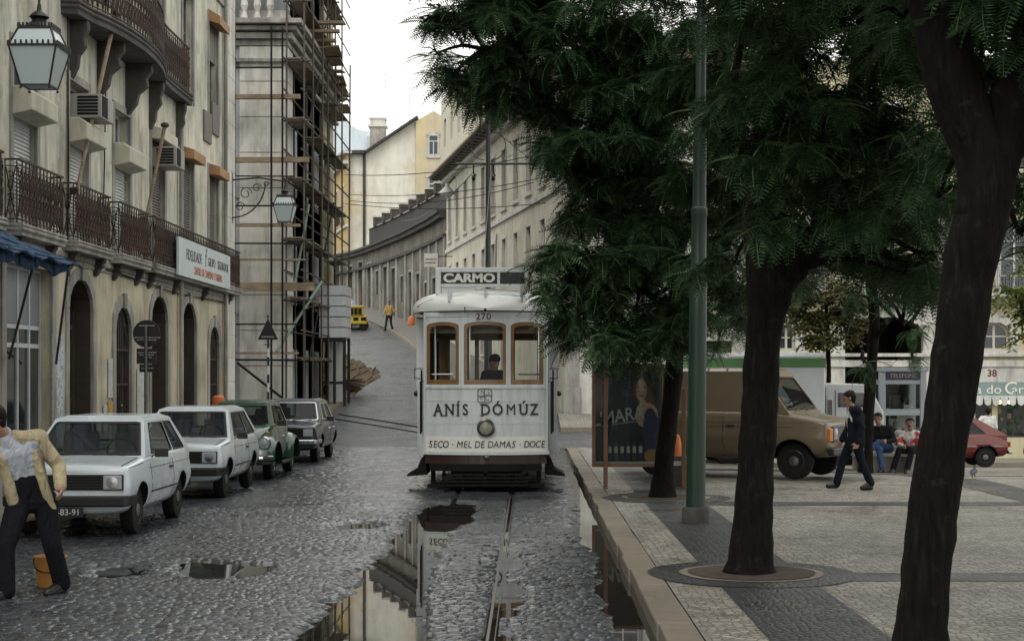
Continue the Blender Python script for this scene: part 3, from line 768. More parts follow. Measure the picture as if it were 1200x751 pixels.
# sign on the balcony railing
s = empty('company_sign', (-7.70, 38.45, 4.2), R(90), 'long pale signboard with dark and red letters fixed to the balcony railing', 'sign')
b = MB(); b.box(-3.05, -.05, 0, 3.05, 0, .84); b.build('board', mat('pale_sign_paint', (.50, .56, .56), .5, var=.05, stain=(.3, .33, .33), samt=.4), s)
sb = flat('sign_grey_lettering', (.08, .085, .09)); sr = flat('sign_red_lettering', (.42, .1, .05))
text('FIDELIDADE', .34, sb, s, (-1.42, -.054, .50), sx=.95); text('f', .62, sb, s, (-.1, -.054, .56), sx=.9, shear=.2); text('GRUPO', .3, sb, s, (.62, -.054, .50), sx=.88); text('SEGURADOR', .3, sb, s, (2.05, -.054, .50), sx=.80)
text('CENTRO DE CAMPISMO E TURISMO', .25, sr, s, (.25, -.054, .19), sx=.85)
# blue awning over the shop
aw = empty('shop_awning', (-8, 25.4, 3.9), R(90), 'rolled out blue canvas awning over the shop window at the left edge', 'awning')
b = MB()
n = 14
for i in range(n):
    for j in range(6):
        def P(i, j):
            u = -5.2 + 4.3 * i / n; t = j / 5; return (u, -.08 - 1.0 * t, .28 - .48 * t - .05 * math.sin(t * 3.1) + .035 * math.sin(i * 1.7 + j))
        b.quad(P(i, j), P(i + 1, j), P(i + 1, j + 1), P(i, j + 1))
    q = lambda k: (-5.2 + 4.3 * k / n, -1.08, -.2 + .035 * math.sin(k * 1.7 + 5)); q2 = lambda k: (-5.2 + 4.3 * k / n, -1.09 + .03 * math.sin(k * 2.3), -.40 + .04 * math.sin(k * 1.7 + 5) + .02 * math.sin(k * 5))
    b.quad(q(i), q(i + 1), q2(i + 1), q2(i))
cv_ = b.build('canvas', mat('faded_blue_canvas', (.03, .075, .15), .85, var=.3, vs=4, stain=(.03, .05, .08), bump=.4), aw, smooth=True)
md = cv_.modifiers.new('thickness', 'SOLIDIFY'); md.thickness = .02
b = MB(); b.tube([(-5.2, -1.08, -.22), (-.88, -1.08, -.22)], .025, 6); b.build('frame', M['black'], aw)
for u0, u1, zz_ in ((-2.6, -.7, -1.64), (-.95, 1.75, -1.7)):
    b = MB(); b.tube([(u0, -1.06, -.22), (u1, -.08, zz_)], .02, 6); b.build('strut', M['black'], aw)
# posters and stickers on the wall
def poster(Y, z, w_, h_, mm, label):
    w_ *= 1.5; b = MB(); b.box(-w_ / 2, -.006, -h_ / 2, w_ / 2, 0, h_ / 2); o = b.build('wall_poster', mm, None); o.location = (-7.945 if False else -7.985, Y, z); o.rotation_euler = (0, 0, R(90))
    tag(o, label, 'poster', 'posters pasted on the left facade')
pm = mat('torn_paper', (.46, .50, .54), .8, var=.1, patch=((.2, .22, .26), 9, .5, .8), vs=5); po = mat('orange_paper', (.5, .28, .06), .8, var=.1, patch=((.15, .1, .05), 14, .58, .8))
pv = mat('printed_white_paper', (.5, .5, .48), .8, patch=((.2, .2, .2), 18, .52, .6))
poster(27.45, 1.75, .42, 1.9, pm, 'tall pale blue torn poster beside the shop window')
poster(30.95, 1.95, .26, .75, pv, 'narrow white notice pasted beside the first arched grille')
poster(30.95, 1.3, .26, .42, po, 'orange notice pasted below a white one beside the first arched grille')
poster(30.55, 1.2, .2, .5, pv, 'small white leaflet nearest the first dark door')
poster(42.0, 1.7, .24, .7, po, 'orange notice near the corner pilaster at the far end of the facade')
poster(33.4, 1.5, .5, 1.3, pv, 'grey faded poster between the grille and the round street sign')

# ---- lanterns
def lantern(loc, s, label, arm, group='iron street lanterns'):
    r = empty('street_lantern', loc, 0, label, 'street lamp', group)
    def sq(hw, z): return [(-hw, -hw, z), (hw, -hw, z), (hw, hw, z), (-hw, hw, z)]
    g = MB(); a = sq(.17 * s, -.47 * s); c = sq(.28 * s, -.02 * s); d = sq(.19 * s, .2 * s)
    for i in range(4): g.quad(a[i], a[(i + 1) % 4], c[(i + 1) % 4], c[i]); g.quad(c[i], c[(i + 1) % 4], d[(i + 1) % 4], d[i])
    g.quad(*a[::-1]); g.build('lamp_glass', M['lampglass'], r)
    f = MB()
    for i in range(4):
        f.tube([a[i], c[i]], .014 * s, 4); f.tube([c[i], d[i]], .014 * s, 4)
        for q in (a, c, d): f.tube([q[i], q[(i + 1) % 4]], (.012 if q is a else .018) * s, 4)
        n = 9
        for k in range(n):   # crown of little teeth
            for q, hh in ((c, .035), (d, .03)):
                p = Vector(q[i]).lerp(Vector(q[(i + 1) % 4]), (k + .5) / n) * 1.04; f.beam(p, p + Vector((0, 0, hh * s + .02)), .02 * s)
        f.ell(Vector(a[i]) + Vector((0, 0, -.03 * s)), .018 * s, n=6, m=4)
    f.lathe([(.20 * s, .2 * s), (.21 * s, .225 * s), (.1 * s, .3 * s), (.085 * s, .33 * s), (.12 * s, .36 * s), (.1 * s, .39 * s), (.03 * s, .44 * s), (.02 * s, .52 * s)], n=12)
    f.build('lamp_frame', M['black'], r, smooth=True)
    b = MB(); arm(b, s); b.build('bracket', M['iron'], r)
def arm1(b, s):
    b.tube([(0, 0, .5 * s), (0, 0, 1.25)], .014, 6); b.tube([(-2.52, 0, 1.05), (-1.2, 0, 1.5), (-.1, 0, 1.32), (0, 0, 1.25)], .03, 6); b.tube([(-2.52, 0, .4), (-1.6, 0, 1.0), (-.9, 0, 1.42)], .02, 6); b.box(-2.56, -.06, .3, -2.5, .06, 1.2)
L1 = at(46, 75, 18); L1.z = at(46, 56, 18).z
lantern(L1, .93, 'large glass street lantern hanging at the top left corner', arm1)
def arm2(b, s):
    b.tube([(0, 0, .45 * s), (0, 0, .62)], .015, 6); b.tube([(-1.42, 0, .66), (-.7, 0, .72), (0, 0, .62)], .025, 6); b.box(-1.45, -.05, -.5, -1.40, .05, .85)
    b.tube([(-1.42, 0, -.35)] + [(-1.42 + .9 * math.sin(t), 0, -.35 + .98 * (1 - math.cos(t))) for t in np.linspace(.3, 1.5, 8)], .02, 6)
    for cx, cz, rr in ((-1.05, .3, .17), (-.75, .45, .12), (-1.2, -.05, .13), (-.5, .55, .08)):
        b.tube([(cx + rr * math.cos(t) * (1 - t * .08), 0, cz + rr * math.sin(t) * (1 - t * .08)) for t in np.linspace(0, 7.5, 16)], .014, 5)
L2 = at(334, 240, 43.3)
lantern(L2, .98, 'street lantern on a scrolled iron bracket at the far corner of the left building', arm2)

# ---- building under scaffolding
SB = empty('scaffolded_building', (-8, 53, 0), 0, 'grey stone corner building wrapped in dark scaffolding beyond the side street', 'building')
b = MB(); b.box(-14, 0, -.2, 0, 9, 17.5); b.build('wall', mat('bluish_grey_plaster', (.32, .34, .36), .9, var=.08, stain=(.13, .13, .13), samt=.5), SB)
b = MB()
for z in np.arange(0, 13.0, 1.16): b.box(-1.45, -.10, z, .1, .5, z + 1.14); b.box(-.02, .5, z, .1, 1.2, z + 1.14)
b.box(-1.5, -.13, -.2, .12, 1, 1.0); b.build('corner_pilaster', M['stone_light'], SB, bevel=.012)
b = MB()
for z, d, h in ((12.75, .15, .18), (12.95, .3, .2), (13.2, .45, .15), (13.38, .65, .16)): b.box(-14, -d, z, d, 13.5, z + h)
b.box(-14, -.25, 12.2, .22, 13.35, 12.32); b.build('cornice', M['stone'], SB, bevel=.02)
b = MB(); ops = [(1.6 + 2.9 * i, 2.9 + 2.9 * i, z, z + 2.3) for i in range(4) for z in (.6, 4.4, 8.1)]
wall_grid(b, 1.25, 13.3, -.2, 17, ops, y=0, reveal=.3)
b.warp(lambda x, y, z: (-y, x, z + (street_z(53 + x) if z < 0 else 0))); b.build('street_wall', M['plaster_low'], SB)
b = MB(); b.box(-10, 9.01, -.2, -.35, 13.3, 17); b.build('rear_wall', M['stone_dark'], SB)
for o in ops:
    g = MB(); g.box(-.31, o[0], o[2], -.28, o[1], o[3]); g.build('window', M['glass'], SB)
b = MB(); 
for x in (-1.6, -4.5, -7): b.box(x - .55, -.02, 9.2, x - .5, .03, 11.6)
for z in (4.0, 7.8): b.box(-14, -.06, z, -1.46, .02, z + .18)
b.box(-2.55, -.04, 0, -2.4, .02, 12.7); b.build('string_course', M['stone'], SB)
b = MB()
for i in range(7):
    x = -.55 + .95 * .0; b.lathe([(.09, 13.54), (.12, 13.6), (.07, 13.8), (.13, 14.0), (.08, 14.35), (.1, 14.4)], (-.4 - i * .42, -.35, 0), n=8)
b.box(-14, -.5, 14.41, -.1, -.2, 14.55); b.build('balustrade', M['stone_light'], SB)
# scaffolding
SC = empty('scaffolding', (-7.6, 61, 0), 0, 'dark timber and pipe scaffolding climbing the street side of the grey corner building', 'scaffolding')
def sgz(y): return float(street_z(y))
proto = {}
def copy_part(name, key, make, parent, loc, rot=(0, 0, 0), sc=(1, 1, 1)):
    if key not in proto: proto[key] = make(); proto[key].parent = parent; o = proto[key]
    else: o = proto[key].copy(); link(o); o.parent = parent
    o.location = loc; o.rotation_euler = rot; o.scale = sc; return o
deck_m = mat('dark_wet_deck_board', (.17, .145, .11), .85, var=.4, vs=3)
def mk_pole(): b = MB(); b.tube([(0, 0, 0), (0, 0, 1)], .034, 6); return b.build('pole', M['pipe'], None)
def mk_board(): b = MB(); b.box(-.5, -.5, -.5, .5, .5, .5); return b.build('deck_board', deck_m, None)
SCY = [52.4 + 2.15 * i for i in range(7)]
for i, y in enumerate(SCY):
    for x in (-.25, .32): 
        z0 = sgz(y) + .12; copy_part('pole', 'p', mk_pole, SC, (x, y - 61, z0), (R(random.uniform(-.4, .4)), R(random.uniform(-.4, .4)), 0), (1, 1, 17.5 - z0 - (0.5 * i if i > 5 else 0)))
LIFT = [2.5 + 1.93 * k for k in range(8)]
for k, z in enumerate(LIFT):
    for x in (-.25, .32):
        b = MB(); b.tube([(x, SCY[0] - 61.6, z + .02), (x, SCY[-1] - 60.4, z + .05)], .032, 6); b.tube([(x, SCY[0] - 61.6, z + .95), (x, SCY[-1] - 60.4, z + .9)], .028, 6); b.build('ledger', M['pipe'], SC)
    for i in range(6):
        y0 = SCY[i] - 61
        if (i * 3 + k) % 7 == 0: continue
        copy_part('deck_board', 'd', mk_board, SC, (.02 + random.uniform(-.05, .08), y0 + 1.07, z + .09 + .012 * (i % 2)), (0, R(random.uniform(-2, 2)), R(random.uniform(-1, 1))), (.45 + random.uniform(0, .2), 2.25, .045))
        if i % 2 == 0:
            b = MB(); b.tube([(-.35, y0, z), (.42 + random.uniform(0, .2), y0, z + .02)], .034, 6); b.build('transom', M['pipe'], SC)
    if k % 2 == 0:
        b = MB(); b.tube([(.5, SCY[0] - 61 + (k % 4) * 2, z), (.5, SCY[0] - 58.5 + (k % 4) * 2, z + 1.9)], .03, 6); b.build('brace', M['blackrough'], SC)
b = MB(); b.tube([tuple(at(377, 330, 54) - Vector((-7.6, 61, 0))), tuple(at(324, 412, 52.2) - Vector((-7.6, 61, 0)))], .05, 6); b.tube([tuple(at(362, 240, 54) - Vector((-7.6, 61, 0))), tuple(at(345, 335, 52.5) - Vector((-7.6, 61, 0)))], .04, 6)
b.build('brace', mat('green_grey_pipe', (.17, .24, .2), .6), SC)
# boards and ledgers across the end wall that faces the camera
for (x0, x1, py, th, mm) in ((266, 352, 114, .14, 'wood'), (266, 362, 188, .16, 'wood'), (266, 352, 264, .09, 'wood'), (266, 368, 336, .26, 'wood'), (266, 358, 304, .06, 'wood'), (266, 350, 241, .05, 'blackrough'), (266, 350, 285, .05, 'blackrough'), (266, 344, 121 + 85, .04, 'blackrough'), (266, 352, 380, .05, 'blackrough'), (266, 350, 414, .07, 'wood'), (266, 350, 421, .06, 'blackrough'), (266, 330, 80, .05, 'blackrough')):
    a = at(x0, py, 52.2) - Vector((-7.6, 61, 0)); c = at(x1, py + random.uniform(-1, 1), 52.3) - Vector((-7.6, 61, 0)); a.x -= 2
    b = MB(); b.beam(a, c, .2 if mm == 'wood' else th, th); b.build('cross_board' if mm == 'wood' else 'ledger', M[mm], SC)
for px in (275, 318, 331):
    a = at(px, 480, 52.1); b = MB(); b.tube([a - Vector((-7.6, 61, a.z - .1)), a - Vector((-7.6, 61, a.z - 13.2))], .035, 6); b.build('pole', M['blackrough'], SC)
b = MB(); b.tube([at(278, 425, 52) - Vector((-7.6, 61, 0)), at(333, 468, 52) - Vector((-7.6, 61, 0))], .045, 6); b.build('brace', M['blackrough'], SC)
for (x0, x1, py, Y) in ((372, 402, 27, 56), (374, 398, 37, 56), (372, 394, 48, 57), (385, 398, 96, 62)):
    b = MB(); b.beam(at(x0 - 16, py, Y) - Vector((-7.6, 61, 0)), at(x1, py, Y) - Vector((-7.6, 61, 0)), .25, .1); b.build('cross_board', M['wood'], SC)
# ragged platform edge against the sky
b = MB()
for i in range(7): b.obox(at(388 + i * 2, 62 + i * 11, 58 + i * 1.6) - Vector((-7.6, 61, 0)), (.7, 2.2, .05), (R(4 * (i % 3)), R(-6 + 3 * (i % 4)), R(3)))
b.build('deck_board', M['wood'], SC)

# pile of timber on the pavement, hoarding above it
tp = empty('timber_pile', (-7.0, 63.5, sgz(63.5)), 0, 'heap of old planks tipped over on the pavement under the scaffolding', 'timber pile')
for i in range(26):
    b = MB(); k = i % 9; lay = i // 9
    b.obox((-.95 + .17 * k + .08 * lay, -.6 + .03 * k + .5 * lay, .95 - .09 * k + .12 * lay), (.15, 2.6, .05), (R(24 - 2 * lay), R(38 + 5 * math.sin(i * 2.3)), R(-8 + 4 * math.sin(i * 1.7)))); b.build('plank', M['wood'], tp)
for i in range(14):
    b = MB(); b.obox((-.7 + .1 * (i % 7), -.9 + .07 * (i % 5), .06 + .075 * (i // 2)), (1.5, .16, .055), (0, R(4 * math.sin(i * 3)), R(10 * math.sin(i * 5)))); b.build('plank', M['darkwood'], tp)
hd = empty('site_cabin', (-7.35, 59.6, sgz(59.6)), 0, 'white boarded site cabin raised on a dark frame by the scaffolding', 'site cabin')
b = MB(); w0 = at(375, 0, 59.1).x + 7.35; w1 = at(405, 0, 59.1).x + 7.35; zt = at(0, 334, 59.1).z - sgz(59.6); zb = at(0, 396, 59.1).z - sgz(59.6)
b.box(w0, -.5, zb, w1, 1.1, zt); 
b.build('wall', flat('dark_gap', (.1, .1, .1)), hd)
for i in range(5):
    b = MB(); z = zb + (zt - zb) * i / 5; b.box(w0 - .02, -.54, z + .02, w1 + .02, 1.12, z + (zt - zb) / 5 - .02); b.build('cladding_board', mat('white_boards', (.52, .54, .55), .6, stain=(.3, .3, .3), samt=.4), hd)
b = MB()
for x in (w0, w1 - .1, (w0 + w1) / 2): 
    for y in (-.45, .95): b.box(x, y, 0, x + .1, y + .1, zb)
b.box(w0, -.5, zb - .15, w1, -.38, zb); b.box(w0, -.5, .8, w1, -.42, .9); b.build('frame', M['black'], hd)
b = MB(); b.box(w0 + .25, .2, 0, w1 - .2, .26, zb - .16); b.build('panel', M['shutter_w'], hd)
# ---- cream building with the big eaves, right of the upper street
C0 = Vector((1.3, 56.0)); C1 = Vector((-4.46, 87.5)); Lc = (C1 - C0).length; dirc = (C1 - C0).normalized()
angc = math.atan2(-dirc.y, -dirc.x)      # local x from the far end towards the near corner
CB = empty('cream_building', (C1.x, C1.y, 0), angc, 'long cream building with projecting eaves and rows of shuttered windows behind the tram', 'building')
cream = mat('pale_cream_plaster', (.58, .55, .45), .9, var=.08, vs=1, bump=.15, stain=(.25, .23, .18), samt=.6, sthr=.52, patch=((.43, .39, .28), .9, .56, .6))
nb = 11; bw = Lc / nb; ops = []
for i in range(nb):
    u = (i + .5) * bw
    ops += [(u - .55, u + .55, 9.1, 11.6), (u - .5, u + .5, 6.0, 7.8)]
    if i in (1, 4, 6, 9): ops.append((u - .7, u + .7, 1.5 if i > 5 else 3.0, 4.9))
b = MB(); wall_grid(b, 0, Lc, -1, 12.6, ops, reveal=.22); b.build('wall', cream, CB)
for o in ops:
    f = sash(CB, o, .14, 2, 4 if o[3] > 9 else 2, mat_=M['shutter_d'], sur=True, sw=.13, smat=M['stone_light'], fw=.07)
    if o[3] > 9 and int(o[0] * 3) % 2:
        b = MB(); b.box(o[0] + .03, .10, (o[2] + o[3]) / 2, o[1] - .03, .135, o[3] - .03); b.build('shutter', M['shutter_d'], f)
b = MB(); b.box(0, -.09, 8.55, Lc, .02, 8.75); b.box(0, -.06, 3.9 + 1, Lc, .02, 5.05); b.box(0, -.3, 12.3, Lc + .3, .02, 12.5); b.build('string_course', M['stone_light'], CB)
b = MB(); b.prism([(-.2, -.95, 12.62), (-.2, -.95, 12.72), (-.2, 0, 13.0), (-.2, 4.5, 13.7), (-.2, 9, 12.6), (-.2, .0, 12.45)], (Lc + 1.1, 0, 0)); b.build('roof', mat('dark_eaves_tiles', (.16, .12, .09), .85, var=.2, bump=.3), CB)
for i in range(int(Lc / .9)): b = MB(); b.box(i * .9, -.8, 12.5, i * .9 + .14, .02, 12.62); b.build('eaves_bracket', M['stone_dark'], CB)
# near end wall, square on to the camera, as its own wall in world axes
ce = MB(); wall_grid(ce, 0, 7.4, -1.2, 12.6, [(1.4, 2.5, 9.1, 11.4), (4.6, 5.7, 9.1, 11.4), (1.4, 2.5, 5.6, 7.5), (4.6, 5.7, 5.6, 7.5), (4.3, 5.7, .2, 3.2)], reveal=.22)
ew = ce.build('end_wall', M['stone_light'], None); ew.name = 'end_wall'
Mi = Matrix.Translation(Vector((C1.x, C1.y, 0))) @ Matrix.Rotation(angc, 4, 'Z')
ew.parent = CB; ew.matrix_local = Mi.inverted() @ Matrix.Translation(Vector((C0.x, C0.y, 0)))
b = MB(); b.box(-.08, -.08, -1, .5, -.01, 1.6); b.box(-.06, -.05, 1.6, .45, -.005, 12.3); q = b.build('quoin', M['stone'], ew)
for o in ((1.4, 2.5, 9.1, 11.4), (4.6, 5.7, 9.1, 11.4), (1.4, 2.5, 5.6, 7.5), (4.6, 5.7, 5.6, 7.5)):
    f = sash(ew, o, .14, 2, 3, sur=None); s_ = MB(); surround(s_, o, .13); s_.build('surround', M['stone'], ew)
double_door(ew, (4.3, 5.7, .2, 3.2), sur=False)
b = MB(); b.box(0, .3, -1, 7.4, 9, 12.6); b.build('inner_wall', cream, ew)
# taller block behind the eaves
b = MB(); wall_grid(b, 0, 15, 0, 6.5, [(1.2 + 2.9 * i, 2.2 + 2.9 * i, z, z + 1.9) for i in range(5) for z in (.8,)] + [(1.2 + 2.9 * i, 2.2 + 2.9 * i, 3.6, 5.2) for i in range(5)], reveal=.2)
shell(b, 0, 15, 0, 6.5, 9)
tb = b.build('attic_block', mat('pale_yellow_plaster', (.53, .50, .40), .9, var=.06, stain=(.3, .28, .22), samt=.4), CB); tb.location = (-6.6, .55, 11.4)
for i in range(5):
    for (z0, z1) in ((.8, 2.7), (3.6, 5.2)): sash(tb, (1.2 + 2.9 * i, 2.2 + 2.9 * i, z0, z1), .12, 2, 3)

# ---- curved stone wall of the upper street
pth = [(-15.5, 122.5), (-14.3, 120.6), (-12.9, 118), (-11.6, 114.5), (-10.2, 110), (-8.9, 105.5), (-7.6, 101), (-6.5, 96.5), (-5.4, 92), (-4.5, 87.6)]
fw_, Lw = path_frame([(x, y, 0) for x, y in pth])
CW = empty('curved_stone_wall', (-8, 103, 0), 0, 'long sooty curved stone facade with stepped dark parapet lining the upper street', 'building')
def bend(x, y, z):
    p, d = fw_(x); n = Vector((-d.y, d.x)) ; n = Vector((d.y, -d.x)) * -1   # away from the street
    return (p.x + (-d.y) * y * 1 + 8, p.y + d.x * y - 103, z + 0)
def bendy(mb): return mb.warp(lambda x, y, z: bend(x, y, z))
wall_ops = []
for i, u in enumerate(np.arange(2.2, Lw - 1.5, 2.75)):
    zb = sgz(fw_(u)[0].y) + .1; tall = (i % 3 != 1); wall_ops.append((u - (.6 if tall else .45), u + (.6 if tall else .45), zb if tall else zb + 1.1, zb + (3.1 if tall else 2.7)))
    
b = MB()
for i, u0 in enumerate(np.arange(0, Lw - .1, 2.75)):
    u1 = min(u0 + 2.75, Lw); oo = [o for o in wall_ops if u0 <= (o[0] + o[1]) / 2 < u1]
    wall_grid(b, u0, u1, 0, 10.9, oo, reveal=.3, maxu=.9)
bendy(b).build('wall', mat('sooty_ashlar', (.21, .19, .15), .9, var=.22, vs=1.2, bump=.4, bs=12, stain=(.05, .045, .04), samt=.8, sthr=.47, patch=((.27, .25, .21), 1.0, .55, .6)), CW)
b = MB()
def segbox(mb, u0, u1, y0, y1, z0, z1):
    n = max(1, int((u1 - u0) / 1.2))
    for i in range(n): mb.box(u0 + (u1 - u0) * i / n, y0, z0, u0 + (u1 - u0) * (i + 1) / n, y1, z1)
segbox(b, 0, Lw, -.35, .1, 10.55, 10.8); segbox(b, 0, Lw, -.18, .1, 9.5, 9.68); segbox(b, 0, Lw, -.5, .1, 10.8, 10.95)
bendy(b).build('cornice', M['stone_dark'], CW)
b = MB()
for u in np.arange(.8, Lw, 2.75): segbox(b, u - .2, u + .2, -.1, .05, 0, 9.5)
bendy(b).build('pilaster', M['stone'], CW)
for o in wall_ops:
    g = MB(); g.box(o[0], .2, o[2], o[1], .28, o[3]); bendy(g); d = g.build('door' if o[1] - o[0] > 1 else 'window', M['darkwood'], CW)
    g = MB(); surround(g, o, .14, sill=False); bendy(g).build('surround', M['stone'], d)
b = MB(); st = 0; u = 10.0; z = 11.6
bendy_ = []
for i in range(9):
    zt = 12.45; segbox(b, 9 + i * 2.9, 9 + i * 2.9 + 2.9, .3, 2.2, 10.9, 12.3)
    b.box(9 + i * 2.9 + 2.3, .1, 12.3, 9 + i * 2.9 + 2.95, 2.2, 12.9)
bendy(b).build('parapet', mat('black_tarred_parapet', (.05, .045, .04), .9, var=.3, bump=.3), CW)
b = MB()
for i in range(9): b.box(9 + i * 2.9 + 2.25, .05, 12.9, 9 + i * 2.9 + 3.0, 2.25, 13.0); b.box(9 + i * 2.9, .2, 12.3, 9 + i * 2.9 + 2.45, 2.2, 12.34)
bendy(b).build('coping', M['stone_light'], CW)
pp = [(x - 0, y) for x, y in pth]
def inner(path, d):
    out = []
    for i, (x, y) in enumerate(path):
        a = Vector(path[max(i - 1, 0)]); c = Vector(path[min(i + 1, len(path) - 1)]); t = (c - a).normalized(); out.append((x + t.y * d, y - t.x * d))
    return out
pl = inner(pth + [(C0.x * .55 + C1.x * .45, C0.y * .55 + C1.y * .45), (C0.x + .1, C0.y)], 0)
strip('pavement', [(x, y) for x, y in pl], 2.1, .14, M['pave_worn']); strip('kerb', inner(pl, 2.08), .16, .145, M['kerb'])
# sign plate on a post beside the wall
sg = empty('post_sign', at(505, 305, 83), 0, 'small white rectangular plate sign projecting near the end of the curved wall', 'sign')
b = MB(); b.box(-.35, -.03, -.35, .35, .03, .35); b.build('board', M['shutter_w'], sg)
b = MB(); b.box(-.3, -.036, .02, .3, -.031, .08); b.box(-.3, -.036, -.16, .25, -.031, -.1); b.build('lettering', flat('brown_letters', (.2, .1, .08)), sg)
b = MB(); b.tube([(.3, .05, .2), (1.1, .05, .2)], .03, 6); b.build('bracket', M['iron'], sg)

# ---- far buildings above the wall
def pxwall(name, pts, Y, th, mat_, parent, org):
    b = MB(); b.prism([tuple(at(x, y, Y) - org) for x, y in pts], (0, th, 0)); return b.build(name, mat_, parent)
oA = Vector((-11, 126, 6.5))
GBD = empty('gable_building', oA, 0, 'tall stained white and yellow building with sloping roofline above the curved wall', 'building')
wst = mat('stained_white_plaster', (.70, .68, .60), .9, var=.1, vs=.35, stain=(.42, .38, .30), samt=.6, sstr=(.5, .5, .12), sthr=.52, patch=((.58, .46, .2), .22, .56, .5))
yst = mat('stained_yellow_plaster', (.60, .50, .30), .9, var=.12, vs=.35, stain=(.42, .38, .3), samt=.7, sstr=(.5, .5, .12), sthr=.5, patch=((.5, .46, .36), .3, .5, .6))
pxwall('wall', [(407, 330), (407, 184), (409, 178), (427, 178), (487, 138), (487, 330)], 126, 12, wst, GBD, oA)
pxwall('yellow_wall', [(487.2, 330), (487.2, 142), (508, 130), (523, 139), (560, 165), (560, 330)], 125.7, 12, yst, GBD, oA)
b = MB(); b.prism([tuple(at(x, y, 125.4) - oA) for x, y in ((427, 177), (489, 135), (489, 138), (427, 180))], (0, 12.6, 0)); b.prism([tuple(at(x, y, 125.4) - oA) for x, y in ((405, 176), (428, 176), (428, 180), (405, 180))], (0, 12.6, 0)); b.build('roof', M['stone_dark'], GBD)
for (x0, x1, y0, y1) in ((502, 514, 158, 182), (502, 515, 208, 222)):
    a = at(x0, y1, 125.6) - oA; c = at(x1, y0, 125.6) - oA
    f = MB(); t = .09; f.box(a.x, -.45, a.z, c.x, -.3, c.z); fr = f.build('window', M['white_frame'], GBD); fr.data.materials[0] = M['white_frame']
    g = MB(); m_ = (a.x + c.x) / 2; g.box(a.x + t, -.47, a.z + t, m_ - t / 2, -.44, c.z - .55); g.box(m_ + t / 2, -.47, a.z + t, c.x - t, -.44, c.z - .55); g.box(a.x + t, -.47, c.z - .45, c.x - t, -.44, c.z - t); g.build('pane', M['glass'], fr)
    s_ = MB(); s_.box(a.x - .15, -.42, a.z - .2, c.x + .15, -.36, a.z); s_.box(a.x - .15, -.42, c.z, c.x + .15, -.36, c.z + .18); s_.build('surround', M['stone_light'], fr)
b = MB(); a = at(427, 178, 126) - oA; b.tube([(a.x, -.1, a.z), (a.x, -.1, a.z - 16)], .12, 6); b.build('drainpipe', M['stone_dark'], GBD)
# yellow house facing the bend
a = at(408, 178, 125.2); fx = at(384, 198, 138)
YH = empty('yellow_house', (fx.x, fx.y, 6.5), math.atan2(a.y - fx.y, a.x - fx.x), 'narrow yellow house with tall windows glimpsed beside the scaffolding', 'building')
Ly = (Vector((a.x, a.y)) - Vector((fx.x, fx.y))).length; ht = a.z - 6.5
ops = [(u, u + 1.5, z, z + 2.8) for u in (Ly - 4.0, Ly - 8.0, Ly - 12) for z in (7.6, 2.6)]
b = MB(); wall_grid(b, 0, Ly - .1, -1, ht, ops, reveal=.2); b.build('wall', mat('ochre_yellow_plaster', (.46, .33, .13), .9, var=.12, stain=(.35, .3, .2)), YH)
for o in ops: sash(YH, o, .1, 2, 3, sur=True, sw=.2, smat=M['stone_light'])
b = MB(); b.box(0, -.35, ht - .9, Ly - .1, .02, ht - .65); b.box(0, -.15, 7.0, Ly - .1, .02, 7.2); b.box(0, -.5, ht - .1, Ly - .1, .3, ht + .1); b.build('cornice', M['stone_light'], YH)
b = MB(); ironwork(b, [(Ly - 4.3, 0, 0), (Ly - 4.3, -.4, 0), (Ly - 2.2, -.4, 0), (Ly - 2.2, 0, 0)], 7.3, 1, .3, .02); b.build('railing', M['iron'], YH)
oB = Vector((-18, 155, 7))
PB = empty('pale_blue_house', oB, 0, 'pale blue house with a curved gable far behind the scaffolding', 'building')
pxwall('wall', [(360, 330), (360, 165), (384, 158), (395, 143), (402, 137), (407, 140), (411, 147), (421, 152), (436, 155), (436, 330)], 155, 10, mat('pale_blue_plaster', (.62, .69, .76), .9, var=.05, stain=(.4, .45, .5)), PB, oB)
g = MB(); a = at(430, 172, 154.7) - oB; g.box(a.x, -.4, a.z - 1.0, a.x + .55, .0, a.z + 1); g.build('window', M['white_frame'], PB)
ch_o = at(443, 170, 134)
CHM = empty('chimney_stack', ch_o, 0, 'stout plastered chimney behind the sloping roofline', 'chimney')
b = MB(); b.box(-.62, -.6, -3, .62, .6, 1.4); b.build('stack', M['stone'], CHM, bevel=.03)
b = MB(); b.box(-.78, -.75, 1.4, .78, .75, 1.62); b.box(-.6, -.55, 1.62, .6, .55, 2.05); b.box(-.7, -.65, 2.05, .7, .65, 2.2); b.build('cap', M['stone_light'], CHM, bevel=.03)

# ---- building on the square (right background)
FX0, FX1, FY, FZ = 8.75, 26.0, 55.0, -.85
PBD = empty('square_building', ((FX0 + FX1) / 2, FY, FZ), 0, 'old yellow and stone building across the square with a large arched passage and balconies', 'building')
cx = (FX0 + FX1) / 2; U = lambda px: at(px, 0, FY).x - cx; V = lambda py: at(0, py, FY).z - FZ
ops = [(U(990), U(1082), 0, V(371), .55), (U(1148), U(1184), V(411), V(377), .45), (U(1215), U(1250), V(411), V(377), .45), (U(912), U(932), V(411), V(380), .35), (U(1092), U(1118), V(411), V(377), .45), (U(1143), U(1163), .15, V(466)), (U(1169), U(1230), .75, V(466)), (U(1092), U(1138), .75, V(466))]
ups = [(U(x), U(x + 36), V(345) + .05, V(262)) for x in (925, 1015, 1105, 1172, 1255)] + [(U(x), U(x + 36), V(345) + 4.2, V(262) + 4) for x in (925, 1015, 1105, 1172, 1255)]
b = MB(); wall_grid(b, FX0 - cx, FX1 - cx, -.3, 13.5, ops + ups, reveal=.3); 
sq_pl = mat('square_yellow_plaster', (.50, .46, .30), .9, var=.1, stain=(.25, .22, .16), samt=.5)
b.build('wall', sq_pl, PBD)
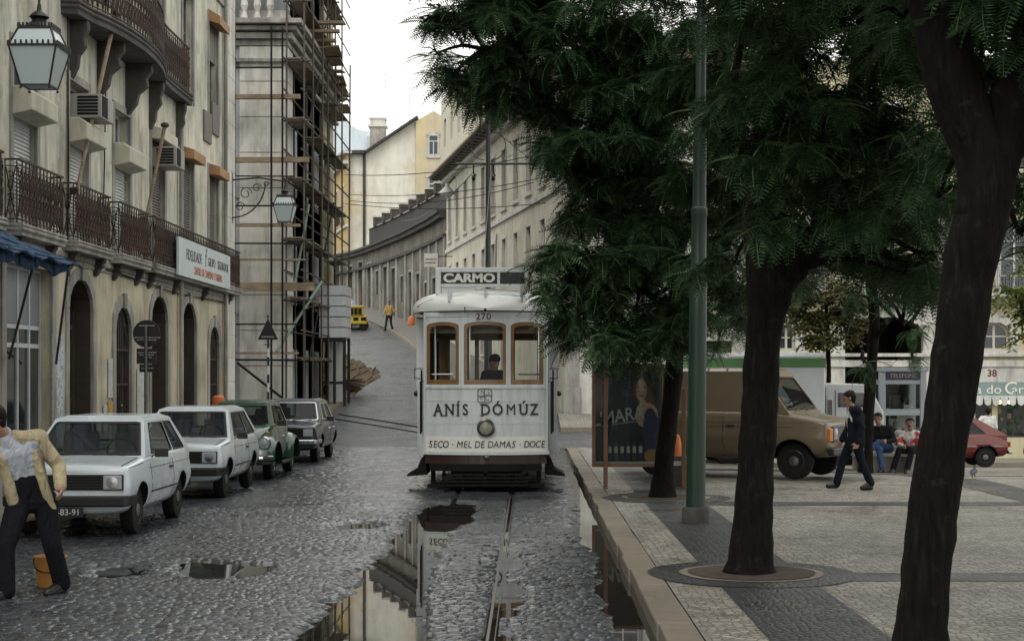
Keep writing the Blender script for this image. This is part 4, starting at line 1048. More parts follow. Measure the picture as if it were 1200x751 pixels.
b = MB(); b.box(FX0 - cx, .31, -.3, U(986), 10, 13.4); b.box(U(1086), .31, -.3, FX1 - cx, 10, 13.4); b.box(U(986), .31, V(368), U(1086), 10, 13.4); b.box(U(986), 6, -.3, U(1086), 6.2, V(368)); b.build('inner_wall', M['stone_dark'], PBD)
b = MB()
for z0, z1, d in ((V(356), V(352), .12), (V(352), V(345), .28), (V(430), V(422), .1), (V(418), V(414), .16)): b.box(FX0 - cx, -d, z0, FX1 - cx, .02, z1)
surround(b, ops[0], .5, sill=False)
for px in (905, 1090, 1133): b.box(U(px) - .25, -.06, 0, U(px) + .25, .02, V(356))
b.box(U(1140), -.05, V(448), FX1 - cx, .02, V(430)); b.build('stone_trim', M['stone_light'], PBD, bevel=.015)
for o in ops[1:5]: sash(PBD, o, .15, 2, 2, mat_=flat('cream_frame', (.5, .48, .42)), sur=True, sw=.3, smat=M['stone_light'], fw=.09)
for o in ups: sash(PBD, o, .15, 2, 4, sur=True, sw=.2, smat=M['stone_light'], sill=False, fw=.08)
pm_ = []
for (x0, x1) in ((912, 1075), (1090, 1128), (1150, 1262)):
    s_ = MB(); ironwork(s_, [(U(x0), -.02, 0), (U(x0), -.5, 0), (U(x1), -.5, 0), (U(x1), -.02, 0)], V(345), 1.0, .22, .012); sl = MB(); sl.box(U(x0) - .05, -.55, V(345) - .16, U(x1) + .05, -.281, V(345)); so_ = sl.build('balcony', M['stone_light'], PBD); s_.build('railing', flat('grey_iron', (.12, .13, .13)), so_)
# the shop
shp = sash(PBD, ops[5], .2, 1, 1, mat_=M['white_frame'], name='shop_door'); shw = sash(PBD, ops[6], .2, 3, 1, mat_=M['darkwood'], name='shop_window'); sash(PBD, ops[7], .2, 3, 1, mat_=M['darkwood'], name='shop_window')
b = MB(); rr = random.Random(3)
for i in range(60): b.ell((rr.uniform(U(1171), U(1228)), .19 + rr.uniform(0, .02), rr.uniform(.8, 2.6)), (rr.uniform(.04, .12), .02, rr.uniform(.04, .14)), n=6, m=4)
b.build('display', leaf_mat('window_display', (.02, .05, .03), (.06, .1, .05), (.25, .2, .15)), shw)
b = MB(); b.box(U(1118) , -.14, V(463.5), FX1 - cx, -.02, V(448)); fa = b.build('fascia', mat('grey_green_fascia', (.22, .30, .29), .6, stain=(.15, .2, .2)), PBD)
cl_m = flat('cream_letters', (.75, .75, .68)); text('Papelaria do', .42, cl_m, fa, (U(1172.5), -.15, V(456.5)), sx=1.2, align='RIGHT'); text('C', .6, cl_m, fa, (U(1175), -.15, V(455.5)), sx=1.1, align='LEFT'); text('armo', .42, cl_m, fa, (U(1184), -.15, V(456.5)), sx=1.2, align='LEFT')
text('38', .33, flat('brown_digits', (.12, .04, .03)), PBD, (U(1162), -.056, V(437.5)), off=.008)
b = MB(); 
for i in range(24): x = U(1122) + i * .28; b.prism([(x, -.16, V(463.5)), (x + .28, -.16, V(463.5)), (x + .24, -.2, V(463.5) - .28), (x + .14, -.21, V(463.5) - .34), (x + .04, -.2, V(463.5) - .28)], (0, .01, 0))
b.build('valance', M['shutter_w'], PBD)
for px in (1142, 1171, 1183):
    b = MB(); b.ell((U(px), -.02, V(471)), .07); e = flat('warm_bulb', (.9, .8, .4)); e.node_tree.nodes['Principled BSDF'].inputs['Emission Color'].default_value = (1, .75, .3, 1); e.node_tree.nodes['Principled BSDF'].inputs['Emission Strength'].default_value = 2; b.build('lamp', e, PBD)
# pavement in front of it
b = MB(); x = FX0 - 3
X_, Y_ = None, None
sheet('pavement', 1.0, 26, 51.4, 56, .14, M['sidewalk'], 1.0, lambda x, y: float(gz(x, y)))
b = MB()
for i in range(25): x = 1.0 + i; b.box(x, 51.2, -1.6, x + .99, 51.42, .15 + float(gz(x + .5, 51.4)))
tag(b.build('kerb', M['kerb']), kind='structure')
# block between the cream building and the square building
b = MB()
MBk = empty('plain_building', (8.7, 60, 0), 0, 'plain pale building end between the cream building and the square building', 'building')
b.box(-1.0, 0, -1.5, .0, 8, 12); b.build('wall', M['stone_light'], MBk)

# ---- tram pole with crossarm, overhead wires
TP = empty('overhead_line_pole', (at(572, 0, 42).x, 42, 0), 0, 'slender dark pole with a crossarm for the tram wires, behind the tram', 'pole')
b = MB(); zt = at(0, 113, 42).z; b.tube([(0, 0, 0), (0, 0, 3), (0, 0, 3.05), (0, 0, zt)], [.11, .1, .075, .055], 8); b.ell((0, 0, zt + .08), (.1, .1, .16)); b.build('post', M['black'], TP, smooth=True)
za = at(0, 192, 42).z; x0 = at(534, 0, 42).x - TP.location.x; x1 = at(668, 0, 42).x - TP.location.x
b = MB(); b.tube([(x0, 0, za), (x1, 0, za)], .035, 6)
b.tube([(0, 0, za + 1.0), (-.9, 0, za + .02)], .012, 4); b.tube([(0, 0, za + 1.0), (1.2, 0, za + .02)], .012, 4)
for sx in (-1, 1): b.tube([(sx * (.1 + .35 * math.sin(t)), 0, za + .1 + .35 * (1 - math.cos(t)) * 1.1) for t in np.linspace(0, 2.6, 9)], .014, 5)
b.build('crossarm', M['black'], TP)
b = MB()
for px in (555, 578): xx = at(px, 0, 42).x - TP.location.x; b.tube([(xx, 0, za), (xx, 0, za - .25), (xx + .06, 0, za - .32)], .02, 5); b.ell((xx, 0, za - .38), (.05, .05, .07))
b.build('insulator', M['blackrough'], TP)
SL = empty('wall_lamp', at(524, 222, 84), 0, 'white enamel street lamp on a curved bracket at the corner of the cream building', 'street lamp')
b = MB(); b.tube([(2.6, 0, .3), (1.4, 0, .75), (.4, 0, .65), (.1, 0, .3)], .05, 6); b.tube([(2.6, 0, -.2), (1.8, 0, .2), (1.2, 0, .72)], .035, 6); b.build('bracket', M['iron'], SL)
b = MB(); b.lathe([(.08, .3), (.12, .15), (.4, -.15), (.42, -.22), (.2, -.35), (.05, -.42)], n=14); b.build('lamp_shade', M['shutter_w'], SL, smooth=True)
wire_m = flat('overhead_wire', (.03, .03, .03))
def wire(a, c, sag, label, r=.012):
    a = Vector(a); c = Vector(c); m = (a + c) / 2; b = MB()
    b.tube([a.lerp(c, t) - m - Vector((0, 0, 4 * sag * t * (1 - t))) for t in np.linspace(0, 1, 13)], r, 4); o = b.build('overhead_wire', wire_m, None); o.location = m
    tag(o, label, 'wire', 'overhead wires of the tram line')
wire(at(640, 178, 60), at(405, 205, 68), .3, 'uppermost wire crossing in front of the gable building', .02)
wire(at(650, 205, 58), at(408, 228, 68), .3, 'second wire from the top crossing in front of the gable building', .018)
wire(at(628, 213, 62), at(408, 235, 68), .4, 'third wire from the top above the stepped parapet', .018)
wire(at(640, 238, 55), at(405, 239, 66), .2, 'lowest wire crossing above the stepped parapet', .018)
wire(at(590, 186, 42), at(700, 130, 50), .1, 'stay wire rising from the crossarm into the trees', .012)
wire(at(575, 202, 42), at(566, 318, 29.5), .0, 'thin trolley rope hanging down to the tram roof', .008)
wire(at(555, 202, 42), at(470, 258, 85), .4, 'contact wire running up the street from the crossarm', .012)
ANT = []
for (px, pb, pt, lab) in ((565, 0, 0, ''),): pass
def antenna(px, p0, p1, Y, bars, label):
    o = empty('roof_antenna', at(px, p0, Y), 0, label, 'antenna', 'television antennas on the far roofs'); h = (p0 - p1) / F * Y
    b = MB(); b.tube([(0, 0, -2), (0, 0, h)], .022, 5); b.build('mast', wire_m, o)
    b = MB()
    for i in range(bars): b.tube([(-1.2 + .12 * i, 0, h - .2 - .5 * i), (1.2 - .2 * i, 0, h - .2 - .5 * i)], .018, 4)
    b.build('aerial', wire_m, o)
antenna(470, 150, 62, 134, 4, 'tallest spindly antenna above the sloping roofline'); antenna(452, 150, 85, 134, 3, 'antenna nearest the chimney'); antenna(480, 142, 110, 134, 2, 'short antenna near the ridge')
# ------------------------------------------------------------------ vehicles
def car_paint(name, col, rough=.3, var=.04, dirt=.25):
    return mat(name, col, rough, 0, var, 2, coat=.5, stain=tuple(c * .45 + .03 for c in col), sstr=(1, 1, .8), samt=dirt, sthr=.55)
def rpoly(bl, br, tr, tl, u0, u1, v0, v1, rad=.08, n=4):
    bl, br, tr, tl = map(Vector, (bl, br, tr, tl)); out = []
    def P(u, v): return bl.lerp(br, u).lerp(tl.lerp(tr, u), v)
    W = max((br - bl).length, .01); H = max((tl - bl).length, .01); ru = rad / W; rv = rad / H
    for (cu, cv, a0) in ((u1 - ru, v0 + rv, -90), (u1 - ru, v1 - rv, 0), (u0 + ru, v1 - rv, 90), (u0 + ru, v0 + rv, 180)):
        for k in range(n + 1):
            a = R(a0 + 90 * k / n); out.append(P(cu + ru * math.cos(a), cv + rv * math.sin(a)))
    return out
def body_loft(st, sub=2, crown=.03):
    mb = MB(); n = None
    for (x, zl, zb, zt, wl, wb, wt) in st:
        half = [(0, zl), (wl * .75, zl), (wl, zl + .05), (wb, zb - .12 * (zb - zl)), (wb, zb + .06), (wt + (wb - wt) * .45, zt - .035), (wt, zt), (wt * .5, zt + crown * .8), (0, zt + crown)]
        ring = half + [(-y, z) for y, z in half[-2:0:-1]]
        n = len(ring); mb.v += [(x, y, z) for y, z in ring]
    for i in range(len(st) - 1):
        for j in range(n):
            mb.f.append((i * n + j, i * n + (j + 1) % n, (i + 1) * n + (j + 1) % n, (i + 1) * n + j))
    h = len(range(n)) // 2
    for base, rev in ((0, False), ((len(st) - 1) * n, True)):   # end caps as a strip of quads
        for j in range(h):
            a, b_, c, d = base + j, base + j + 1, base + (n - 1 - j) % n, base + (n - j) % n
            f = [a, b_, c, d] if j else [a, b_, c]
            if j == h - 1: f = [a, b_, d] 
            f = list(dict.fromkeys(f)); mb.f.append(tuple(f if rev else f[::-1]))
    return mb
def wheel(root, x, y, r, w, hub, side):
    t = MB(); s = 1 if side > 0 else -1
    t.lathe([(r * .62, -w / 2), (r * .93, -w / 2), (r, -w / 2 + .03), (r, w / 2 - .03), (r * .93, w / 2), (r * .62, w / 2)], axis='y', n=28)
    o = t.build('wheel', M['rubber'], root, smooth=True); o.location = (x, y, r)
    h = MB(); h.lathe([(r * .62, .0), (r * .63, s * (w / 2 - .01)), (r * .57, s * (w / 2 + .002)), (r * .5, s * (w / 2 - .035)), (r * .3, s * (w / 2 - .02)), (r * .26, s * (w / 2 + .008)), (r * .1, s * (w / 2 + .02)), (.003, s * (w / 2 + .022))], axis='y', n=24)
    h.build('rim', hub, o, smooth=True)
    d = MB()
    for k in range(8):
        a = k * math.pi / 4; d.ell((r * .43 * math.cos(a), s * (w / 2 - .022), r * .43 * math.sin(a)), (.026, .012, .026), n=8, m=4)
    d.build('rim_hole', M['dark'], o)
def vehicle(name, label, cat, group, loc, rz, sp):
    r = empty(name, loc, rz, label, cat, group); paint = sp['paint']; wr = sp['wr']; ww = sp.get('ww', .16)
    b = body_loft(sp['st'], crown=sp.get('crown', .03)).build('body', paint, r, smooth='all')
    s = b.modifiers.new('s', 'SUBSURF'); s.levels = 2; s.render_levels = 2
    cut = MB(); tr = sp['track']
    for x in sp['axles']:
        for sd in (-1, 1): cut.lathe([(wr * 1.17, sd * (tr - .24)), (wr * 1.17, sd * (tr + .3))] if sd > 0 else [(wr * 1.17, -(tr + .3)), (wr * 1.17, -(tr - .24))], c=(x, 0, wr * 1.02), axis='y', n=28)
    co = cut.build('cutter', None, r); bo = b.modifiers.new('b', 'BOOLEAN'); bo.operation = 'DIFFERENCE'; bo.object = co; bo.solver = 'EXACT'
    bpy.context.view_layer.update(); bake(b); bpy.data.objects.remove(co)
    b.data.materials.append(M['rubber']); b.data.materials.append(M['blackrough'])
    for p in b.data.polygons:
        c = p.center; p.use_smooth = True
        for x in sp['axles']:
            dd = math.hypot(c.x - x, c.z - wr * 1.02)
            if dd < wr * 1.19 and abs(c.y) > tr - .3 and (abs(p.normal.y) < .5 or dd < wr * 1.1) : p.material_index = 1; p.use_smooth = False
        if c.z < sp.get('skirt', .3): p.material_index = 2
    tree = BVHTree.FromPolygons([v.co for v in b.data.vertices], [list(p.vertices) for p in b.data.polygons])
    # cabin
    x0, x1, zb, wb = sp['cb']; tx0, tx1, zt, wt = sp['ct']
    A = [(x0, -wb, zb), (x0, wb, zb), (x1, wb, zb), (x1, -wb, zb)]; B = [(tx0, -wt, zt), (tx0, wt, zt), (tx1, wt, zt), (tx1, -wt, zt)]
    # four faces: (bl, br, tr, tl)
    faces = {'front': (A[0], A[1], B[1], B[0]), 'left': (A[1], A[2], B[2], B[1]), 'rear': (A[2], A[3], B[3], B[2]), 'right': (A[3], A[0], B[0], B[3])}
    c = MB(); C = [(tx0 - .12, -wt + .12, zt + .05), (tx0 - .12, wt - .12, zt + .05), (tx1 + .12, wt - .12, zt + .05), (tx1 + .12, -wt + .12, zt + .05)]
    Dn = [(x * 1.0, y, zb - .12) for x, y, _ in A]
    win = sp['win']; 
    cv = A + B + C + Dn; cf = [(8, 9, 10, 11)]
    for i in range(4): j = (i + 1) % 4; cf += [(4 + i, 4 + j, 8 + j, 8 + i), (12 + i, 12 + j, j, i)]
    c.add(cv, cf)
    glass = []
    for fn, (bl, br, tr_, tl) in faces.items():
        ws = win.get(fn, [])
        bl_, br_, tr2, tl_ = map(Vector, (bl, br, tr_, tl)); P = lambda u, v: bl_.lerp(br_, u).lerp(tl_.lerp(tr2, u), v)
        us = sorted({0, 1} | {w_[0] for w_ in ws} | {w_[1] for w_ in ws}); vs2 = sorted({0, 1} | {w_[2] for w_ in ws} | {w_[3] for w_ in ws})
        for i in range(len(us) - 1):
            for j in range(len(vs2) - 1):
                cu, cvv = (us[i] + us[i + 1]) / 2, (vs2[j] + vs2[j + 1]) / 2
                if any(w_[0] < cu < w_[1] and w_[2] < cvv < w_[3] for w_ in ws): continue
                c.quad(P(us[i], vs2[j]), P(us[i + 1], vs2[j]), P(us[i + 1], vs2[j + 1]), P(us[i], vs2[j + 1]))
        nrm = (br_ - bl_).cross(tl_ - bl_).normalized()
        for w_ in ws: glass.append((fn, bl_, br_, tr2, tl_, w_, nrm))
    cab = c.build('roof', paint, r, fix=True); 
    bm = bmesh.new(); bm.from_mesh(cab.data); bmesh.ops.remove_doubles(bm, verts=bm.verts, dist=.0005); bmesh.ops.recalc_face_normals(bm, faces=bm.faces); bm.to_mesh(cab.data); bm.free()
    so = cab.modifiers.new('t', 'SOLIDIFY'); so.thickness = .03; so.offset = -1
    be = cab.modifiers.new('b', 'BEVEL'); be.width = sp.get('rbev', .035); be.segments = 3; be.limit_method = 'ANGLE'; be.angle_limit = R(25)
    for q in cab.data.polygons: q.use_smooth = False
    cen = Vector(((x0 + x1) / 2, 0, (zb + zt) / 2))
    for fn, bl_, br_, tr2, tl_, (u0, u1, v0, v1), nrm in glass:
        if nrm.dot(bl_ - cen) < 0: nrm = -nrm
        gk = MB(); po = rpoly(bl_, br_, tr2, tl_, u0 - .0, u1 + .0, v0, v1, .06); pi = rpoly(bl_, br_, tr2, tl_, u0 + .035 / (br_ - bl_).length, u1 - .035 / (br_ - bl_).length, v0 + .035 / (tl_ - bl_).length, v1 - .035 / (tl_ - bl_).length, .05)
        n_ = len(po); a = [p + nrm * .008 for p in po]; d = [p + nrm * .008 for p in pi]; e = [p - nrm * .02 for p in po]
        gk.add(a + d + e, [(i, (i + 1) % n_, n_ + (i + 1) % n_, n_ + i) for i in range(n_)] + [(i, (i + 1) % n_, 2 * n_ + (i + 1) % n_, 2 * n_ + i) for i in range(n_)])
        # filler between the square hole and the rounded gasket
        nm = {'front': 'windscreen', 'rear': 'rear_window'}.get(fn, 'side_window')
        gl = MB(); gl.add([p - nrm * .004 for p in po], [tuple(range(n_))]); g_ = gl.build(nm, M['carglass'], r); gk.build('window_seal', sp.get('seal', M['black']), g_)
    # inside: dark floor, seats, wheel
    ins = MB(); ins.box(x1 + .1, -wb + .08, zb - .08, x0 - .05, wb - .08, zb - .03); ins.build('interior', M['blackrough'], r)
    if sp.get('seats', True):
        sx = x0 - (.95 if sp.get('seatx') is None else sp['seatx'])
        for yy in (-.34, .34):
            sb_ = MB(); sb_.obox((sx, yy, zb + .06), (.14, .46, .5), (0, R(-14), 0)); sb_.obox((sx + .0 - .09, yy, zb + .36), (.08, .24, .14), (0, R(-14), 0)); sb_.build('seat', sp.get('seatm', M['darkwood']), r, bevel=.04)
        sw = MB(); sw.tube([(x0 - .42 + .07 * math.sin(a), .34 + .19 * math.cos(a), zb + .06 + .17 * math.sin(a)) for a in np.linspace(0, 2 * math.pi, 20)[:-1]], .013, 6, close=True); sw.build('steering_wheel', M['black'], r)
    for k, x in enumerate(sp['axles']):
        for sd in (-1, 1): wheel(r, x, sd * (tr - ww / 2), wr, ww, sp['hub'], sd)
    # side seams, handles, trim follow the skin
    def side(x, z, sd):
        h = tree.ray_cast(Vector((x, 3 * sd, z)), Vector((0, -sd, 0)))
        return None if h[0] is None else h[0].y
    for sd in (-1, 1):
        for ln in sp.get('seams', []):
            pts = []
            for (xa, za), (xb, zb2) in zip(ln, ln[1:]):
                for t in np.linspace(0, 1, 8):
                    x = xa + (xb - xa) * t; z = za + (zb2 - za) * t; y = side(x, z, sd)
                    if y is not None: pts.append((x, y, z))
            if len(pts) > 2: sm_ = MB(); sm_.tube(pts, .005, 4); sm_.build('door_seam', M['black'], b)
        for (xa, xb, z, th, mm) in sp.get('trim', []):
            pts = [(x, side(x, z, sd), z) for x in np.linspace(xa, xb, 14)]; pts = [p for p in pts if p[1] is not None]
            if len(pts) > 2: t = MB(); t.tube(pts, th, 4); t.build('side_trim', mm, b)
        for (x, z) in sp.get('handles', []):
            y = side(x, z, sd)
            if y is not None: t = MB(); t.box(x - .07, y - .02 * 1, z - .015, x + .07, y + sd * .03, z + .015); t.build('door_handle', sp.get('handm', M['chrome']), b, bevel=.006)
    if sp.get('mirror'):
        mx, my, mz = sp['mirror']; t = MB(); t.obox((mx, my + .05, mz), (.06, .17, .11), (0, 0, R(10))); t.tube([(mx, my - .09, mz - .06), (mx, my, mz)], .012, 5); t.build('mirror', M['black'], r, bevel=.02)
    if sp.get('wiper'):
        bl_, br_, tr2, tl_ = map(Vector, faces['front']); t = MB()
        for u, u2 in ((.2, .5), (.55, .85)):
            a = bl_.lerp(br_, u).lerp(tl_.lerp(tr2, u), .05); c_ = bl_.lerp(br_, u2).lerp(tl_.lerp(tr2, u2), .13); t.tube([a + Vector((.03, 0, .01)), c_ + Vector((.035, 0, .02))], .010, 4)
        t.build('wiper', M['black'], r)
    return r, b, tree
lensm = glass_mat('headlight_glass', (.35, .38, .4), .12); amber = glass_mat('amber_glass', (.5, .16, .02), .2); redl = glass_mat('red_lens', (.3, .02, .02), .2)
hubm = mat('dull_grey_wheel_paint', (.16, .16, .155), .5, .3, stain=(.06, .05, .04))
plate_m = flat('black_number_plate', (.01, .01, .01), .4); white_l = flat('plate_digits', (.6, .6, .6))
white_paint = car_paint('dirty_white_car_paint', (.61, .68, .72), .25)
def hatchback(loc, rz, label, plate='NE-83-91'):
    sp = dict(paint=white_paint, wr=.30, track=.72, axles=(1.2, -1.1), hub=hubm, skirt=.27,
        st=[(1.84, .42, .58, .80, .62, .70, .64), (1.80, .32, .58, .86, .70, .765, .70), (1.74, .27, .58, .875, .72, .78, .71), (1.2, .25, .58, .91, .73, .79, .72), (.85, .24, .58, .95, .73, .80, .73), (.2, .24, .58, .95, .73, .80, .74), (-1.2, .24, .58, .97, .73, .80, .74), (-1.72, .28, .58, .97, .72, .78, .70), (-1.82, .34, .58, .95, .68, .76, .66), (-1.86, .45, .58, .88, .6, .70, .6)],
        cb=(.88, -1.78, .93, .735), ct=(.28, -1.22, 1.40, .575), crown=.025, rbev=.03,
        win=dict(front=[(.035, .965, .06, .93)], rear=[(.08, .92, .25, .92)], left=[(.13, .60, .07, .90), (.64, .9, .07, .90)], right=[(.10, .36, .07, .90), (.40, .87, .07, .90)]),
        seams=[[(.72, .32), (.74, .93)], [(-.55, .32), (-.5, .93)], [(-.55, .32), (.72, .32)], [(1.05, .88), (1.78, .84)], [(.8, .80), (-1.7, .80)]], trim=[(.70, -.72, .50, .014, M['black'])], handles=[(-.35, .76)], handm=M['black'],
        mirror=(.55, .82, .98), wiper=True, seatm=flat('blue_grey_seat', (.20, .20, .20), .8))
    r, b, tree = vehicle('parked_car', label, 'car', 'cars parked along the left kerb', loc, rz, sp)
    t = MB(); t.box(1.80, -.70, .585, 1.855, .70, .775); g = t.build('grille', M['black'], r, bevel=.01)
    t = MB()
    for k in range(5): t.box(1.853, -.44, .60 + k * .035, 1.862, .44, .612 + k * .035)
    t.build('grille_slat', M['blackrough'], g)
    for s in (-1, 1):
        t = MB(); t.box(1.84, s * .46, .595, 1.868, s * .685, .765); h = t.build('headlight', lensm, r, bevel=.015)
        t = MB(); t.lathe([(.075, 1.86), (.07, 1.874), (.01, 1.878)], c=(0, s * .575, .68), axis='x', n=16); t.build('reflector', M['chrome'], h, smooth=True)
        t = MB(); t.box(1.835, s * .40, .445, 1.905, s * .52, .49); t.build('indicator', amber, r)
    t = MB(); t.prism([(1.84, -.76, .39), (1.92, -.72, .39), (1.92, .72, .39), (1.84, .76, .39), (1.5, .80, .39), (1.5, .76, .39), (1.78, .70, .39), (1.78, -.70, .39), (1.5, -.76, .39), (1.5, -.80, .39)], (0, 0, .13)); t.build('bumper', M['black'], r, bevel=.02)
    t = MB(); t.box(1.925, -.24, .27, 1.935, .24, .385); p = t.build('number_plate', plate_m, r)
    text(plate, .105, white_l, p, (1.938, 0, .327), rot=(R(90), 0, R(90)), ext=.001)
    t = MB(); t.box(-1.9, -.74, .4, -1.82, .74, .52); t.build('bumper', M['black'], r, bevel=.02)
    for s in (-1, 1): t = MB(); t.box(-1.88, s * .55, .6, -1.855, s * .72, .8); t.build('tail_light', redl, r)
    t = MB()
    for s in (-1, 1): t.tube([(1.76, s * .655, .875), (.95, s * .66, .945)], .004, 4)
    t.build('bonnet_seam', M['black'], b)
    return r
CZ = .03
hatchback((-5.60, 21.42, CZ), R(-90), 'dirty white hatchback nearest the camera, plate ending 91, behind the stooping man')
hatchback((-5.62, 27.42, CZ), R(-90), 'second white hatchback, parked right behind the nearest one', 'BL-40-57')
# green beetle-shaped car
gp_ = car_paint('dark_green_car_paint', (.016, .058, .040), .22)
sp = dict(paint=gp_, wr=.33, track=.69, axles=(1.15, -1.25), hub=M['chrome'], skirt=.25,
    st=[(1.78, .42, .50, .56, .2, .3, .2), (1.72, .34, .50, .68, .38, .46, .3), (1.5, .28, .52, .84, .5, .56, .42), (1.1, .26, .55, .97, .55, .64, .5), (.75, .25, .55, 1.02, .66, .70, .58), (.3, .25, .55, 1.02, .69, .72, .60), (-.6, .25, .55, 1.02, .69, .72, .60), (-1.1, .26, .6, 1.08, .62, .68, .55), (-1.6, .3, .6, .92, .5, .55, .42), (-1.9, .4, .55, .66, .3, .35, .25)],
    cb=(.75, -1.15, 1.0, .62), ct=(.38, -.75, 1.44, .50), crown=.03, rbev=.12,
    win=dict(front=[(.07, .93, .08, .86)], rear=[(.2, .8, .3, .85)], left=[(.14, .56, .08, .86), (.62, .9, .08, .82)], right=[(.1, .38, .08, .82), (.44, .86, .08, .86)]),
    seams=[[(.62, .36), (.66, 1.0)], [(-.35, .36), (-.3, 1.0)], [(-.35, .36), (.62, .36)]], trim=[(.7, -1.0, .82, .008, M['chrome'])], handles=[(-.2, .78)], mirror=(.62, .72, 1.05), wiper=True, seal=M['blackrough'])
r, b, tr_ = vehicle('parked_car', 'rounded dark green car with bulging wings and round headlamps', 'car', 'cars parked along the left kerb', (-5.58, 32.15, CZ), R(-90), sp)
for s in (-1, 1):
    for (xc, nm) in ((1.15, 'front_wing'), (-1.25, 'rear_wing')):
        t = MB(); n = 22; W = [(-.60, .28), (-.56, .50), (-.42, .68), (-.2, .80), (.05, .84), (.3, .80), (.5, .66), (.62, .46), (.64, .3)]
        prof = []
        for k, yy in enumerate(np.linspace(.42, .80, 7)):
            f = math.sqrt(max(0, 1 - ((yy - .42) / .40) ** 3)) ; prof.append((yy, f))
        for (y0, f0), (y1, f1) in zip(prof, prof[1:]):
            for (xa, za), (xb, zb) in zip(W, W[1:]):
                g = lambda x, z, f, y: (xc + x * (.75 + .25 * f), s * y, .36 + (z - .36) * (.62 + .38 * f))
                t.quad(g(xa, za, f0, y0), g(xb, zb, f0, y0), g(xb, zb, f1, y1), g(xa, za, f1, y1))
        o = t.build(nm, gp_, r, smooth='all', weld=True); m_ = o.modifiers.new('s', 'SUBSURF'); m_.render_levels = 2; m_.levels = 1; m2 = o.modifiers.new('t', 'SOLIDIFY'); m2.thickness = .012
    t = MB(); t.lathe([(.11, 1.50), (.118, 1.66), (.10, 1.69)], c=(0, s * .60, .70), axis='x', n=18); t.ell((1.66, s * .60, .70), (.05, .098, .098)); h = t.build('headlight', lensm, r, smooth=True)
    t = MB(); t.lathe([(.122, 1.64), (.128, 1.665), (.105, 1.69), (.10, 1.66)], c=(0, s * .60, .70), axis='x', n=18); t.build('headlight_ring', M['chrome'], h, smooth=True)
    t = MB(); t.ell((1.42, s * .62, .89), (.07, .03, .03)); t.build('indicator', amber, r)
t = MB(); t.tube([(1.7, -.76, .42), (1.86, -.6, .42), (1.9, 0, .42), (1.86, .6, .42), (1.7, .76, .42)], .05, 8); t.build('bumper', M['chrome'], r, smooth=True)
t = MB(); t.box(-.75, .68, .26, .62, .80, .30); t.build('running_board', M['black'], r); t = MB(); t.box(-.75, -.80, .26, .62, -.68, .30); t.build('running_board', M['black'], r)
# dark blue saloon
np_ = car_paint('dark_navy_car_paint', (.025, .035, .055), .25)
sp = dict(paint=np_, wr=.30, track=.73, axles=(1.28, -1.2), hub=hubm, skirt=.26,
    st=[(2.02, .42, .56, .80, .66, .74, .66), (1.98, .32, .56, .84, .74, .80, .72), (1.9, .28, .56, .86, .75, .81, .73), (1.2, .26, .56, .89, .76, .83, .74), (.85, .25, .56, .93, .76, .83, .74), (0, .25, .56, .93, .76, .83, .75), (-1.3, .25, .56, .95, .76, .83, .75), (-1.6, .26, .56, .94, .75, .82, .74), (-2.0, .3, .56, .90, .74, .8, .70), (-2.1, .42, .56, .84, .66, .74, .64)],
    cb=(.90, -1.55, .91, .75), ct=(.35, -1.1, 1.38, .60), crown=.025, rbev=.03, seal=M['chrome'],
    win=dict(front=[(.04, .96, .05, .93)], rear=[(.08, .92, .1, .92)], left=[(.13, .46, .07, .88), (.49, .84, .07, .88)], right=[(.16, .51, .07, .88), (.54, .87, .07, .88)]),
    seams=[[(.78, .32), (.8, .9)], [(-.25, .32), (-.22, .9)], [(-1.05, .4), (-1.05, .9)], [(-1.05, .32), (.78, .32)]], trim=[(1.9, -1.95, .66, .009, M['chrome'])], handles=[(-.1, .74), (-.95, .74)], mirror=(.58, .86, .97), wiper=True)
r, b, tr_ = vehicle('parked_car', 'dark navy saloon with a chrome bumper, farthest of the parked row', 'car', 'cars parked along the left kerb', (-5.53, 38.25, CZ), R(-90), sp)
t = MB(); t.box(1.99, -.72, .60, 2.035, .72, .78); g = t.build('grille', M['blackrough'], r, bevel=.01)
for s in (-1, 1):
    t = MB(); t.box(2.02, s * .48, .61, 2.045, s * .70, .77); t.build('headlight', lensm, r, bevel=.015)
t = MB(); t.prism([(2.04, -.78, .44), (2.12, -.74, .44), (2.12, .74, .44), (2.04, .78, .44), (1.6, .86, .44), (1.6, .82, .44), (1.98, .72, .44), (1.98, -.72, .44), (1.6, -.82, .44), (1.6, -.86, .44)], (0, 0, .10)); t.build('bumper', M['chrome'], r, bevel=.02)
t = MB(); t.box(2.125, -.24, .40, 2.13, .24, .5); t.build('number_plate', plate_m, r)
# red hatchback on the far side of the square
rp = car_paint('red_car_paint', (.14, .024, .017), .3)
sp = dict(paint=rp, wr=.29, track=.70, axles=(1.2, -1.15), hub=hubm, skirt=.26,
    st=[(1.78, .42, .56, .76, .6, .68, .6), (1.72, .3, .56, .82, .7, .75, .66), (1.0, .26, .56, .90, .72, .77, .7), (.6, .25, .56, .93, .72, .78, .7), (-1.0, .25, .56, .95, .72, .78, .7), (-1.65, .28, .56, .93, .72, .76, .66), (-1.78, .34, .56, .86, .66, .73, .6), (-1.82, .45, .56, .74, .6, .68, .55)],
    cb=(.75, -1.76, .91, .71), ct=(.15, -.95, 1.37, .56), crown=.025, rbev=.04,
    win=dict(front=[(.05, .95, .06, .92)], rear=[(.1, .9, .2, .9)], left=[(.14, .52, .08, .88), (.55, .78, .08, .86)], right=[(.22, .45, .08, .86), (.48, .86, .08, .88)]),
    seams=[[(.5, .32), (.52, .9)], [(-.45, .32), (-.45, .9)]], trim=[(1.5, -1.6, .60, .010, M['chrome'])], handles=[(-.3, .78)])
